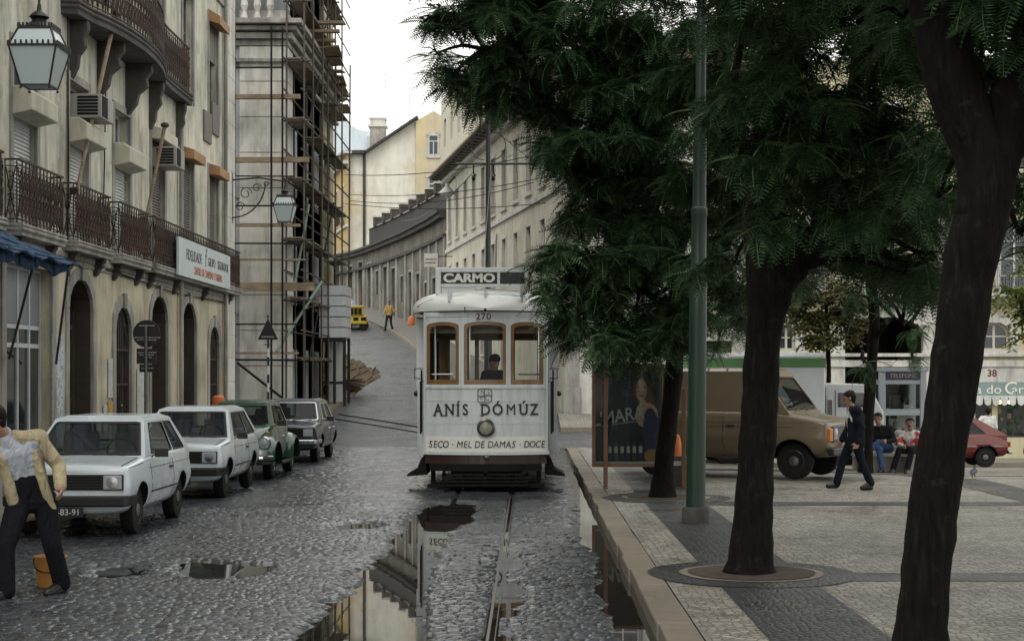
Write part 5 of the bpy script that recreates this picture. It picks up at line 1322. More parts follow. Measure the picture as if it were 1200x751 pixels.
rx = at(1147, 546, 46.6); r, b, tr_ = vehicle('parked_car', 'red hatchback parked in front of the shop beyond the leaning trunk', 'car', None, (rx.x - 1.15, 46.6, rx.z), R(180), sp)
t = MB(); t.box(-1.92, -.72, .38, -1.80, .72, .48); t.build('bumper', M['chrome'], r, bevel=.02)
for s in (-1, 1): t = MB(); t.box(-1.86, s * .52, .58, -1.80, s * .70, .72); t.build('tail_light', redl, r)
# tan panel van
tp_ = car_paint('tan_van_paint', (.15, .117, .072), .35, dirt=.4)
sp = dict(paint=tp_, wr=.33, track=.83, axles=(1.45, -1.25), hub=M['steel'], skirt=.34, ww=.18,
    st=[(2.10, .50, .72, .98, .78, .86, .80), (2.05, .42, .72, 1.04, .84, .90, .83), (1.95, .38, .72, 1.07, .86, .93, .85), (1.5, .36, .74, 1.14, .88, .96, .88), (1.15, .35, .76, 1.20, .88, .97, .90), (.2, .35, .78, 1.22, .88, .97, .90), (-1.9, .35, .78, 1.22, .88, .97, .90), (-2.2, .37, .78, 1.22, .88, .96, .89), (-2.25, .45, .78, 1.20, .86, .93, .86)],
    cb=(1.38, -2.22, 1.17, .90), ct=(.82, -2.16, 1.93, .80), crown=.02, rbev=.06, seatx=.9,
    win=dict(front=[(.05, .95, .08, .86)], rear=[(.12, .45, .35, .8), (.55, .88, .35, .8)], left=[(.11, .30, .10, .80)], right=[(.85, .93, .10, .80)]),
    seams=[[(1.05, .42), (1.05, 1.18)], [(.15, .42), (.15, 1.18)], [(-1.1, .42), (-1.1, 1.18)], [(1.9, .93), (-2.1, .93)]], trim=[(2.0, -2.15, 1.02, .012, tp_)], handles=[(.3, .95), (-.95, .95)], handm=M['black'], wiper=True, mirror=(.95, -1.02, 1.4))
vf = Vector((4.72, 28.9)); th = R(-28); dx = Vector((math.cos(th), math.sin(th))); c = vf - dx * 1.45 + Vector((-dx.y, dx.x)) * .83
VZ = at(0, 563, 28.6).z
r, b, tr_ = vehicle('panel_van', 'tan panel van with a stubby bonnet standing behind the lamp post and trunks', 'van', None, (c.x, c.y, VZ), th, sp)
t = MB(); t.box(2.07, -.66, .66, 2.125, .66, .94); g = t.build('grille', M['black'], r, bevel=.01)
t = MB()
for k in range(6): t.box(2.123, -.44, .69 + k * .04, 2.132, .44, .703 + k * .04)
t.build('grille_slat', M['steel'], g)
for s in (-1, 1):
    t = MB(); t.box(2.115, s * .46, .72, 2.14, s * .64, .92); t.lathe([(.085, 2.12), (.08, 2.15), (.01, 2.16)], c=(0, s * .55, .82), axis='x', n=16); t.build('headlight', lensm, r, smooth=True)
    t = MB(); t.box(2.04, s * .68, .68, 2.13, s * .86, .92); t.build('indicator', amber, r, bevel=.02)
t = MB(); t.box(2.1, -.94, .44, 2.22, .94, .58); t.build('bumper', M['black'], r, bevel=.03); t = MB(); t.box(-2.38, -.9, .44, -2.26, .9, .56); t.build('bumper', M['black'], r, bevel=.03)
t = MB()
for k in range(8): t.box(-2.1 + k * .37, -.78, 1.985, -2.07 + k * .37, .78, 2.0)
t.build('roof_rib', tp_, r)
# white box lorry with a green band
by = 34.5; bx0 = at(806, 0, by).x; bx1 = at(968, 0, by).x; bz0 = at(0, 546, by).z; bzt = at(0, 414, by).z
LT = empty('box_lorry', ((bx0 + bx1) / 2, by, bz0), R(3), 'white box lorry with a green band round its box, behind the tan van', 'lorry'); hw = (bx1 - bx0) / 2; H = bzt - bz0
wl_ = car_paint('white_lorry_paint', (.72, .75, .78), .4)
t = MB(); t.box(-hw, 0, .85, hw, 2.1, H - .02); t.build('cargo_box', wl_, LT, bevel=.03)
t = MB(); t.box(-hw - .01, -.015, H - .30, hw + .015, 2.115, H - .10); t.build('green_band', flat('green_band_paint', (.12, .27, .10), .5), LT)
t = MB(); t.box(-hw, -.01, H - .06, hw + .01, 2.11, H + .02); t.build('top_rail', M['chrome'], LT)
cabx = hw + .05; cw = at(1018, 0, by).x - at(968, 0, by).x; cz = at(0, 452, by).z - bz0
t = MB(); prof = [(cabx, .5), (cabx + 1.05 + .2, .5), (cabx + 1.25, 1.15), (cabx + .95, cz - .02), (cabx + .8, cz + .04), (cabx, cz + .06)]
t.prism([(x, .1, z) for x, z in prof], (0, 1.9, 0)); cb_ = t.build('cab', wl_, LT, bevel=.05, seg=3)
t = MB(); t.prism([(cabx + .25, .085, 1.25), (cabx + .93, .085, 1.25), (cabx + .80, .085, cz - .15), (cabx + .25, .085, cz - .15)], (0, .01, 0)); t.build('side_window', M['glass'], LT)
t = MB(); t.prism([(cabx + 1.225, .2, 1.22), (cabx + 1.225, 1.9, 1.22), (cabx + .985, 1.85, cz - .12), (cabx + .985, .25, cz - .12)], (.012, 0, .003)); t.build('windscreen', M['glass'], LT)
t = MB(); t.box(cabx + .18, .088, .7, cabx + .2, .1, cz - .1); t.box(cabx + .02, .08, cz - .65, cabx + .12, .1, cz - .3); t.build('door_seam', M['steel'], LT)
t = MB(); t.box(cabx + 1.2, .1, .42, cabx + 1.35, 2.0, .6); t.build('bumper', M['black'], LT)
t = MB(); t.box(-hw + .1, .3, .55, hw, 1.8, .85); t.build('chassis', M['blackrough'], LT)
for x in (cabx + .5, -hw + .9):
    for y, sd in ((.25, -1), (1.85, 1)): wheel(LT, x, y, .36, .2, hubm, sd)
# small yellow compressor trailer up the street
YV = empty('yellow_compressor', (at(417, 393, 95).x, 95, sgz(95)), R(6), 'small yellow wheeled compressor parked up the street', 'compressor')
yp = car_paint('yellow_machine_paint', (.52, .36, .03), .5, dirt=.5); s_ = 95 / F
t = MB(); t.box(-13 * s_, -.3, .35, 13 * s_, 2.2, .85); t.build('body', yp, YV, bevel=.06)
t = MB(); t.box(-9 * s_, -.35, .85, 9 * s_, 2.0, 1.35); t.box(-10 * s_, -.4, 1.32, 10 * s_, 2.1, 1.42); t.build('hood', yp, YV, bevel=.03)
t = MB(); t.box(-7 * s_, -.37, .9, 7 * s_, -.34, 1.28); 
for k in range(3): t.box(-12 * s_ + k * 9 * s_, -.32, .55, -6 * s_ + k * 9 * s_, -.29, .75)
t.build('grille', M['blackrough'], YV)
t = MB()
for k in range(4): t.box(-7 * s_ + k * 4.6 * s_, -.39, .9, -6.6 * s_ + k * 4.6 * s_, -.36, 1.28)
t.build('grille_bar', yp, YV)
for x in (-9.5 * s_, 9.5 * s_):
    for y, sd in ((-.1, -1), (1.8, 1)): w_ = MB(); w_.lathe([(.28, -.1), (.28, .1)], axis='y', n=16); q = w_.build('wheel', M['rubber'], YV); q.location = (x, y, .28)
cv_o = empty('covered_car', (at(404, 385, 100).x, 100, sgz(100)), 0, 'vehicle under a pale blue sheet beyond the yellow compressor', 'covered car')
t = MB(); t.lathe([(1.05, 0), (1.0, .8), (.85, 1.4), (.5, 1.9), (.05, 2.0)], n=10); q = t.build('sheet', mat('pale_blue_sheet', (.42, .5, .62), .8, bump=.5, bs=3), cv_o, smooth=True); q.scale = (.9, 1.6, .8)
# motorcycle cut by the right edge
MO = empty('motorcycle', (at(1197, 541, 48).x + .95, 48, at(0, 541, 48).z), R(-35), 'small dark motorcycle at the right edge of the picture in front of the shop', 'motorcycle')
for x in (-.6, .6):
    t = MB(); t.tube([(x + .26 * math.cos(a), 0, .29 + .26 * math.sin(a)) for a in np.linspace(0, 2 * math.pi, 20)[:-1]], .045, 8, close=True); w_ = t.build('wheel', M['rubber'], MO, smooth=True)
    t = MB(); [t.tube([(x, 0, .29), (x + .24 * math.cos(a), 0, .29 + .24 * math.sin(a))], .006, 4) for a in np.linspace(0, 6.28, 11)]; t.build('spoke', M['chrome'], w_)
t = MB(); t.tube([(-.6, 0, .29), (-.35, 0, .7), (-.1, 0, .98), (-.05, 0, .95)], .025, 6); t.tube([(-.3, 0, .75), (.25, 0, .68), (.6, 0, .29)], .025, 6); t.tube([(-.2, 0, .7), (-.1, 0, .3), (.4, 0, .3), (.6, 0, .29)], .025, 6); t.build('frame', M['black'], MO)
t = MB(); t.ell((-.1, 0, .74), (.27, .12, .13)); t.build('tank', flat('green_tank', (.04, .1, .07), .3, coat=.5), MO, smooth=True)
t = MB(); t.ell((.33, 0, .76), (.34, .12, .06)); t.build('saddle', M['black'], MO, smooth=True)
t = MB(); t.ell((.0, 0, .42), (.2, .13, .17)); t.tube([(.1, .1, .35), (.7, .14, .32)], .035, 8); t.build('engine', M['steel'], MO, smooth=True)
t = MB(); t.tube([(0, -.32, 1.0), (-.08, -.1, .95), (-.08, .1, .95), (0, .32, 1.0)], .013, 5); t.build('handlebar', M['chrome'], MO)
t = MB(); t.ell((-.3, 0, .84), (.07, .09, .09)); t.build('headlight', lensm, MO, smooth=True)

# ------------------------------------------------------------------ tram
TR = empty('tram', (-.74, 27.5, .0), 0, 'white two-axle tram with wooden window frames facing the camera on the wet rails', 'tram')
tw = mat('tram_white_paint', (.64, .68, .69), .35, 0, .04, 2, coat=.4, stain=(.33, .31, .26), sstr=(4, 4, .35), samt=.55, sthr=.56); tw2 = flat('bright_white_band', (.78, .78, .72), .4)
tg = flat('tram_black_lettering', (.03, .035, .035), .5); wood_t = mat('varnished_tram_wood', (.22, .12, .045), .4, var=.2, vs=6, coat=.4)
maroon = car_paint('oxide_red_paint', (.032, .013, .010), .5); HWF = 1.065; HB = 1.24
def bow(x, y, z): return (x, y + .26 * (abs(x) / HWF) ** 2.2, z)
def zz(py): return CH + (HY - py) / F * 27.5
def xx_(px): return (px - HX) / F * 27.5 + .74
wins = [(xx_(499) , xx_(537.5), zz(450.5), zz(377), .07), (xx_(543.5), xx_(593), zz(450.5), zz(376.5), .07), (xx_(598.5), xx_(637), zz(450.5), zz(377), .07)]
t = MB(); wall_grid(t, -HWF, HWF, .70, 3.08, [(a, b_, c_, d_, e_) for a, b_, c_, d_, e_ in wins], reveal=.06, maxu=.07)
t.warp(bow); fp = t.build('front_panel', tw, TR, fix=True)
t = MB()
for (x0, x1, z0, z1, y) in ((-HWF, HWF, zz(455), zz(452.8), -.02), (-HWF, HWF, zz(470), zz(469), -.006), (-HWF, HWF, zz(496.5), zz(495.7), -.006), (-HWF - .02, HWF + .02, .655, .70, -.03), (-HWF, HWF, 3.0, 3.03, -.015)):
    n = 24
    for i in range(n): t.box(x0 + (x1 - x0) * i / n, y, z0, x0 + (x1 - x0) * (i + 1) / n, .02, z1)
for x in (-HWF, HWF - .035): t.box(x, -.02, .7, x + .035, .06, 3.08)
t.warp(bow); t.build('moulding', tw, fp)
for i, (a, b_, c_, d_, e_) in enumerate(wins):
    f = MB(); fw = .055; y = .012
    ap = arc_pts(a, b_, d_, e_); ai = arc_pts(a + fw, b_ - fw, d_ - fw, e_)
    for p, q, u, v in zip(ap, ap[1:], ai, ai[1:]): f.prism([(p[0], y, p[1]), (q[0], y, q[1]), (v[0], y, v[1]), (u[0], y, u[1])], (0, .05, 0))
    f.box(a, y, c_, a + fw, y + .05, d_ - e_); f.box(b_ - fw, y, c_, b_, y + .05, d_ - e_)
    n = 6
    for k in range(n): f.box(a + fw + (b_ - a - 2 * fw) * k / n, y - .01, c_, a + fw + (b_ - a - 2 * fw) * (k + 1) / n, y + .05, c_ + fw * 1.5)
    f.warp(bow); fr = f.build('window_frame', wood_t, TR)
    g = MB(); n = 6
    for k in range(n): g.quad((a + .02 + (b_ - a - .04) * k / n, y + .03, c_ + .02), (a + .02 + (b_ - a - .04) * (k + 1) / n, y + .03, c_ + .02), (a + .02 + (b_ - a - .04) * (k + 1) / n, y + .03, d_ - .02), (a + .02 + (b_ - a - .04) * k / n, y + .03, d_ - .02))
    g.warp(bow); g.build('pane', M['clear'], fr)
t = MB(); n = 24
for i in range(n): x0, x1 = -HWF + .02 + (2 * HWF - .04) * i / n, -HWF + .02 + (2 * HWF - .04) * (i + 1) / n; t.box(x0, -.006, zz(529.5) , x1, .02, zz(511.5))
t.warp(bow); band_ = t.build('white_band', tw2, TR)
t = MB()
for i in range(n): x0, x1 = -HWF * .98 + 2 * HWF * .98 * i / n, -HWF * .98 + 2 * HWF * .98 * (i + 1) / n; t.box(x0, .0, .50, x1, .08, .655)
t.warp(bow); t.build('lower_panel', maroon, TR)
t = MB()
for i in range(n): x0, x1 = -HWF * .9 + 2 * HWF * .9 * i / n, -HWF * .9 + 2 * HWF * .9 * (i + 1) / n; t.box(x0, -.06, .38, x1, .12, .50)
t.warp(bow); t.build('bumper', M['blackrough'], TR)
def tram_text(s, size, x0, z, mm, off=0, adv=None, shear=0, parent=None, sx=1.0, serif=False):
    """letters one by one along the bow of the front"""
    tmp = []; x = 0
    wid = {'I': .36, 'Í': .36, 'M': .95, 'W': 1.0, ' ': .38, '·': .36, 'A': .80, 'N': .80, 'O': .84, 'Ó': .84, 'D': .8, 'C': .76, 'E': .66, 'S': .66, 'L': .6, 'Z': .68, 'Ú': .76, 'R': .72, '2': .62, '7': .58, '0': .62}
    tot = sum(wid.get(c, .7) for c in s); x = x0[0]; k = (x0[1] - x0[0]) / tot
    for c in s:
        w_ = wid.get(c, .7) * k
        if c != ' ':
            xc = x + w_ / 2; p = bow(xc, -.012, z); sl = .26 * 2.2 * (abs(xc) / HWF) ** 1.2 / HWF * (1 if xc > 0 else -1)
            text(c, size, mm, parent or fp, p, rot=(R(90), 0, math.atan(sl)), ext=.004, off=off if c != 'M' else 0, sx=sx, shear=shear, name='lettering')
            if serif:
                h_ = size * .345; hw2 = w_ * .36; sp = {'I': ((0, 1), (0, -1)), 'Í': ((0, 1), (0, -1)), 'N': ((-1, -1), (1, 1), (-1, 1)), 'A': ((-1, -1), (1, -1)), 'M': (), 'D': ((-1, -1), (-1, 1)), 'Ú': ((-1, 1), (1, 1))}.get(c, ())
                for (u, v) in sp:
                    m_ = MB(); cx2 = xc + u * hw2 * (.9 if c != 'M' else 1); m_.box(cx2 - .032, -.017, z + v * h_ - .007 - .0, cx2 + .032, -.009, z + v * h_ + .007); m_.warp(bow); m_.build('lettering', mm, parent or fp)
        x += w_
tram_text('ANÍS', .27, (xx_(506), xx_(551)), zz(480.5), tg, .005, sx=.82, serif=True); tram_text('DÓMÚZ', .27, (xx_(562), xx_(632)), zz(480.5), tg, .005, sx=.85, serif=True)
tram_text('SECO · MEL DE DAMAS · DOCE', .165, (xx_(501), xx_(639)), zz(521), tg, .0, shear=.15, parent=band_, sx=.85)
tram_text('270', .16, (xx_(557), xx_(576)), zz(371.3), flat('brown_red_digits', (.14, .05, .035)), .003)
t = MB(); ex, ez = xx_(568), zz(463.5); q = .115
for a0 in (0, 90, 180, 270):
    c, s = math.cos(R(a0)), math.sin(R(a0))
    def RR(u, v): return (ex + u * c - v * s, -.012, ez + u * s + v * c)
    t.tube([RR(-q + .03, -q), RR(q - .03, -q), RR(q, -q + .03)], .008, 4); t.tube([RR(.02, .02), RR(q - .04, .02), RR(q - .04, q - .055), RR(.05, q - .055)], .006, 4)
t.tube([(ex - q, -.012, ez), (ex + q, -.012, ez)], .007, 4); t.tube([(ex, -.012, ez - q), (ex, -.012, ez + q)], .007, 4)
t.warp(bow); t.build('emblem', tg, fp)
t = MB()
for zr in (zz(454), zz(496), .68, 3.015):
    for k in range(29): t.ell((-HWF + .03 + (2 * HWF - .06) * k / 28, -.02 if zr < 3.1 else -.02, zr + .03), (.008, .006, .008), n=6, m=4)
t.warp(bow); o_ = t.build('rivets', tw, fp, smooth=True); o_['kind'] = 'stuff'
t = MB(); t.lathe([(.10, .02), (.15, .0), (.155, -.05), (.125, -.07), (.115, -.05), (.11, -.02)], c=(xx_(569.5), 0, zz(501)), axis='y', n=24); hl = t.build('headlight', M['steel'], TR, smooth=True)
t = MB(); t.lathe([(.112, -.03), (.08, -.045), (.01, -.05)], c=(xx_(569.5), 0, zz(501)), axis='y', n=20); t.build('lens', glass_mat('dull_headlight_glass', (.30, .29, .24), .15), hl, smooth=True)
# platform and saloon: floor, sides, bulkheads, ceiling
t = MB(); t.box(-HWF, .3, .62, HWF, 1.35, .70); t.box(-HB, 1.35, .68, HB, 7.2, .76); t.box(-HWF, 7.2, .62, HWF, 8.3, .70); t.build('floor', M['darkwood'], TR)
for s in (-1, 1):
    ops = [(1.62 + .93 * i, 2.45 + .93 * i, 1.86, 2.78, .05) for i in range(6)]
    t = MB(); wall_grid(t, 1.35, 7.2, .66, 3.08, ops, reveal=.06); t.warp(lambda x, y, z: (s * (HB - y), x, z)); sw_ = t.build('side_wall', tw, TR)
    for o in ops: g = MB(); g.box(o[0], .03, o[2], o[1], .036, o[3]); g.warp(lambda x, y, z: (s * (HB - y), x, z)); g.build('side_window', M['clear'], sw_)
    # narrow front of the saloon beside the platform, with posts and hand rails
    t = MB(); t.box(s * HWF * .97, 1.3, 1.78, s * (HB + .02), 1.38, 3.06); t.box(s * (HWF - .05), 1.3, .62, s * HB, 1.38, 1.78); t.build('bulkhead_edge', tw, TR)
    t = MB(); t.box(s * (HWF - .12), 1.25, .72, s * (HWF + .015), 1.3, 2.75); t.build('platform_gate', M['blackrough'], TR)
    t = MB(); t.tube([(s * (HWF + .06), .40, 1.0), (s * (HWF + .06), .36, 1.9), (s * (HWF - .01), .36, 1.9)], .017, 6); t.build('hand_rail', M['black'], TR)
    t = MB(); t.tube([(s * (HWF + .1), 1.2, 1.0), (s * (HWF + .1), 1.2, 2.1)], .017, 6); t.build('hand_rail', M['black'], TR); t = MB()
    t.tube([(s * (HWF + .02), .34, 1.95), (s * (HWF + .16), .34, 1.95), (s * (HWF + .16), .34, 2.12), (s * (HWF + .02), .34, 2.12)], .012, 6); t.build('hand_rail', M['black'], TR)
    t = MB(); t.box(s * (HWF - .06), .28, .7, s * HWF, .34, 3.05); t.box(s * (HWF - .06), .3, .62, s * HWF, 1.3, 1.0); t.build('door_post', tw, TR)
    t = MB(); t.ell((s * (HB + .03), 1.45, 1.68), (.05, .05, .05)); t.build('side_lamp', M['black'], TR, smooth=True)
    # flared step
    t = MB(); t.prism([(s * (HWF - .03), 0, .66), (s * (HWF + .05), 0, .58), (s * (HWF + .12), 0, .40), (s * (HWF + .28), 0, .31), (s * (HWF + .30), 0, .27), (s * (HWF - .05), 0, .30)], (0, .9, 0)); q = t.build('step', M['blackrough'], TR); q.location = (0, .35, 0)
    t = MB(); t.box(s * (HWF - .2), .3, .12, s * (HWF - .12), .36, .6); t.box(s * (HWF - .28), .28, .10, s * (HWF - .06), .42, .14); t.build('step_bracket', M['blackrough'], TR)
bops = [(-.95, -.42, 1.75, 2.75), (.42, .95, 1.75, 2.75), (-.34, .34, .78, 2.75)]
for y0 in (1.38, 7.1):
    t = MB(); wall_grid(t, -HB, HB, .7, 3.06, bops, reveal=.05); t.warp(lambda x, y, z: (x, y + y0, z)); bk = t.build('bulkhead', wood_t, TR)
t = MB(); wall_grid(t, -HWF, HWF, .70, 3.08, [(a, b_, c_, d_, e_) for a, b_, c_, d_, e_ in wins], reveal=.06, maxu=.1); t.warp(lambda x, y, z: (x, 8.55 - y - .26 * (abs(x) / HWF) ** 2.2, z)); t.build('rear_panel', tw, TR)
t = MB(); t.box(-HB + .02, .3, 3.0, HB - .02, 8.3, 3.04); t.build('ceiling', M['beige_box'], TR)
for i in range(6):
    for s in (-1, 1): t = MB(); t.box(s * .35, 1.9 + .85 * i, 1.1, s * 1.12, 2.3 + .85 * i, 1.18); t.box(s * .35, 2.25 + .85 * i, 1.18, s * 1.12, 2.3 + .85 * i, 1.75); t.build('bench', wood_t, TR)
t = MB(); 
for x in (-.9, -.3, .45, .9): t.tube([(x, .75, .7), (x, .75, 3.0)], .018, 6)
t.tube([(-1.0, .28, 2.02), (-.55, .2, 2.02)], .012, 5); t.tube([(.55, .2, 2.02), (1.0, .28, 2.02)], .012, 5); t.build('pole', M['chrome'], TR)
t = MB(); t.lathe([(.16, .7), (.18, 1.1), (.17, 1.72), (.15, 1.76), (.02, 1.78)], c=(-.15, .42, 0), n=16); t.tube([(-.15, .42, 1.8), (-.02, .34, 1.82)], .015, 6); t.build('controller', M['black'], TR, smooth=True)
# roof: a low dome, rounded at both ends
t = MB(); ny, nx = 26, 18; L0, L1_ = -.16, 8.75; Gd = []
for i in range(ny + 1):
    v = i / ny; y = L0 + (L1_ - L0) * (v * v * (3 - 2 * v) * .5 + v * .5)
    e = min(1, max(0, (y - L0)) / 1.5, max(0, (L1_ - y)) / 1.5) if False else min(1, (y - L0) / 1.5, (L1_ - y) / 1.5); hw_ = (HWF * .0 + (HB + .08)) * math.sqrt(max(0, 1 - (1 - e) ** 2.6)) ; hh = .40 * math.sqrt(max(0, 1 - (1 - e) ** 2)) ** .9
    hw_ = max(hw_, .02) if e > 0 else .02
    Gd.append([(hw_ * math.sin(math.pi / 2 * (2 * j / nx - 1)) if True else 0, y, 3.135 + hh * math.cos(math.pi / 2 * (2 * j / nx - 1)) ** .75) for j in range(nx + 1)])
for i in range(ny):
    for j in range(nx): t.quad(Gd[i][j], Gd[i][j + 1], Gd[i + 1][j + 1], Gd[i + 1][j])
for i in range(ny): 
    a, b_ = Gd[i], Gd[i + 1]; t.quad((a[0][0], a[0][1], 3.10), (b_[0][0], b_[0][1], 3.10), b_[0], a[0]); t.quad((a[-1][0], a[-1][1], 3.10), (b_[-1][0], b_[-1][1], 3.10), b_[-1], a[-1]); t.quad((a[0][0], a[0][1], 3.10), (a[-1][0], a[-1][1], 3.10), (b_[-1][0], b_[-1][1], 3.10), (b_[0][0], b_[0][1], 3.10))
rf = t.build('roof', car_paint('roof_white_paint', (.70, .72, .70), .5, .05, .3), TR, smooth=True, weld=True, ang=50)
t = MB()
for y, k in ((.55, 6), (1.2, 14)):
    t.tube([(-1.2 + .0, y, 3.2), (-.95, y - .2, 3.30), (-.5, y - .38, 3.36), (0, y - .42, 3.38), (.5, y - .38, 3.36), (.95, y - .2, 3.30), (1.2, y, 3.2)], .02, 6)
for x in (-.62, .0, .62): t.box(x - .02, .0, 3.25, x + .02, .5, 3.46)
for s in (-1, 1):
    for i in range(6): t.ell((s * (1.26), 1.6 + i * .9, 3.2), (.06, .14, .07))
t.build('roof_rib', tw, rf, smooth=True)
# destination box
d0, d1 = xx_(510) , xx_(619.5); Yd = .55
def zd(py): return CH + (HY - py) / F * 28.05
d0 = (510 - HX) / F * 28.05 + .74; d1 = (619.5 - HX) / F * 28.05 + .74
t = MB(); t.box(d0, Yd, zd(345), d0 + .1, Yd + .3, zd(313.5)); t.box(d1 - .07, Yd, zd(338), d1, Yd + .3, zd(313.5)); t.box(d0 + .1, Yd, zd(319), d1 - .07, Yd + .3, zd(313.5)); t.box(d0 + .1, Yd, zd(335.5), d1 - .07, Yd + .3, zd(332.8)); t.box(d0 + .1, Yd + .04, zd(345), d0 + .7, Yd + .08, zd(336.5)); mx_ = (584 - HX) / F * 28.05 + .74
t.box(mx_ - .02, Yd, zd(332.7), mx_ + .03, Yd + .3, zd(319.1)); db = t.build('destination_box', tw, TR, bevel=.01)
t = MB(); t.box(d0 + .1, Yd + .03, zd(332.8), mx_ - .02, Yd + .25, zd(319)); t.box(mx_ + .03, Yd + .03, zd(332.8), d1 - .07, Yd + .25, zd(319)); t.build('blind', flat('black_blind', (.02, .022, .022), .4), db)
text('CARMO', .205, flat('cream_blind_letters', (.72, .72, .66)), db, ((d0 + .1 + mx_ - .02) / 2, Yd + .026, zd(326)), sx=1.22, off=.009, ext=.002)
t = MB()
for k in range(4): t.box(-.72, -.12 + .02 * k, .13 + .06 * k, .72, -.07 + .02 * k, .165 + .06 * k)
for x in (-.7, 0, .7): t.box(x - .03, -.06, .12, x + .03, .0, .5)
t.box(-.95, .05, .1, .95, .6, .16); t.build('life_guard', M['blackrough'], TR)
t = MB(); t.box(-.9, 1.0, .35, .9, 7.4, .66); t.box(-.6, .2, .3, .6, 8.2, .5); t.build('underframe', M['blackrough'], TR)
for y in (3.2, 5.4):
    for x in (-.45, .45): t = MB(); t.lathe([(.40, -.05), (.42, .05), (.2, .06), (.1, .03)], axis='x', n=24); q = t.build('wheel', M['steel'], TR); q.location = (x, y, .40)
t = MB(); t.lathe([(.09, 0), (.05, .05)], c=(0, 4.3, 3.55), n=8); t.tube([(0, 4.3, 3.6), (0, 8.3, 4.1), (-.02, 10.5, 5.3)], .02, 6); t.build('trolley_pole', M['black'], TR)
t = MB(); t.tube([(-.35, -.05 + .02, 3.08), (-.35, -.1, 3.14), (-.35, .02, 3.18)], .012, 5); t.build('roof_hook', M['black'], TR)
t = MB(); t.ell((xx_(570), -.10, .62), (.05, .04, .05)); t.build('coupling', M['steel'], TR, smooth=True)
# ------------------------------------------------------------------ people
def fuse(mb, name, mm, parent, vox=.012, it=3):
    o = mb.build(name, mm, None, smooth='all'); m = o.modifiers.new('r', 'REMESH'); m.mode = 'VOXEL'; m.voxel_size = vox; m.use_smooth_shade = True
    s = o.modifiers.new('s', 'SMOOTH'); s.iterations = it; s.factor = .5
    bpy.context.view_layer.update(); bake(o); o.parent = parent
    if not o.data.materials: o.data.materials.append(mm)
    o.data.polygons.foreach_set('use_smooth', [True] * len(o.data.polygons)); return o
skin = mat('skin', (.34, .20, .14), .55, var=.08, vs=8); hair_m = mat('black_hair', (.008, .006, .005), .6, var=.4, vs=40, bump=.5, bs=80, spec=.2)
shoe_m = flat('black_leather', (.012, .011, .01), .35); eye_m = flat('dark_eye', (.03, .02, .015), .2)
def cloth(name, col, bs=12, b=.35, var=.15):
    m = mat(name, col, .9, var=var, vs=5, spec=.15); nt = NT(m); p = nt.n['Principled BSDF']; ob = nt.new('ShaderNodeTexCoord').outputs['Object']
    f = nt.noise(nt.mapping(ob, (1, 1, .45), rot=(.5, .3, 0)), 9, 3, .5, 1.2); nt.l.new(nt.bump(nt.noise(ob, 160, 2), .3, .002, nt.bump(f, 1.0, .05)), p.inputs['Normal']); return m
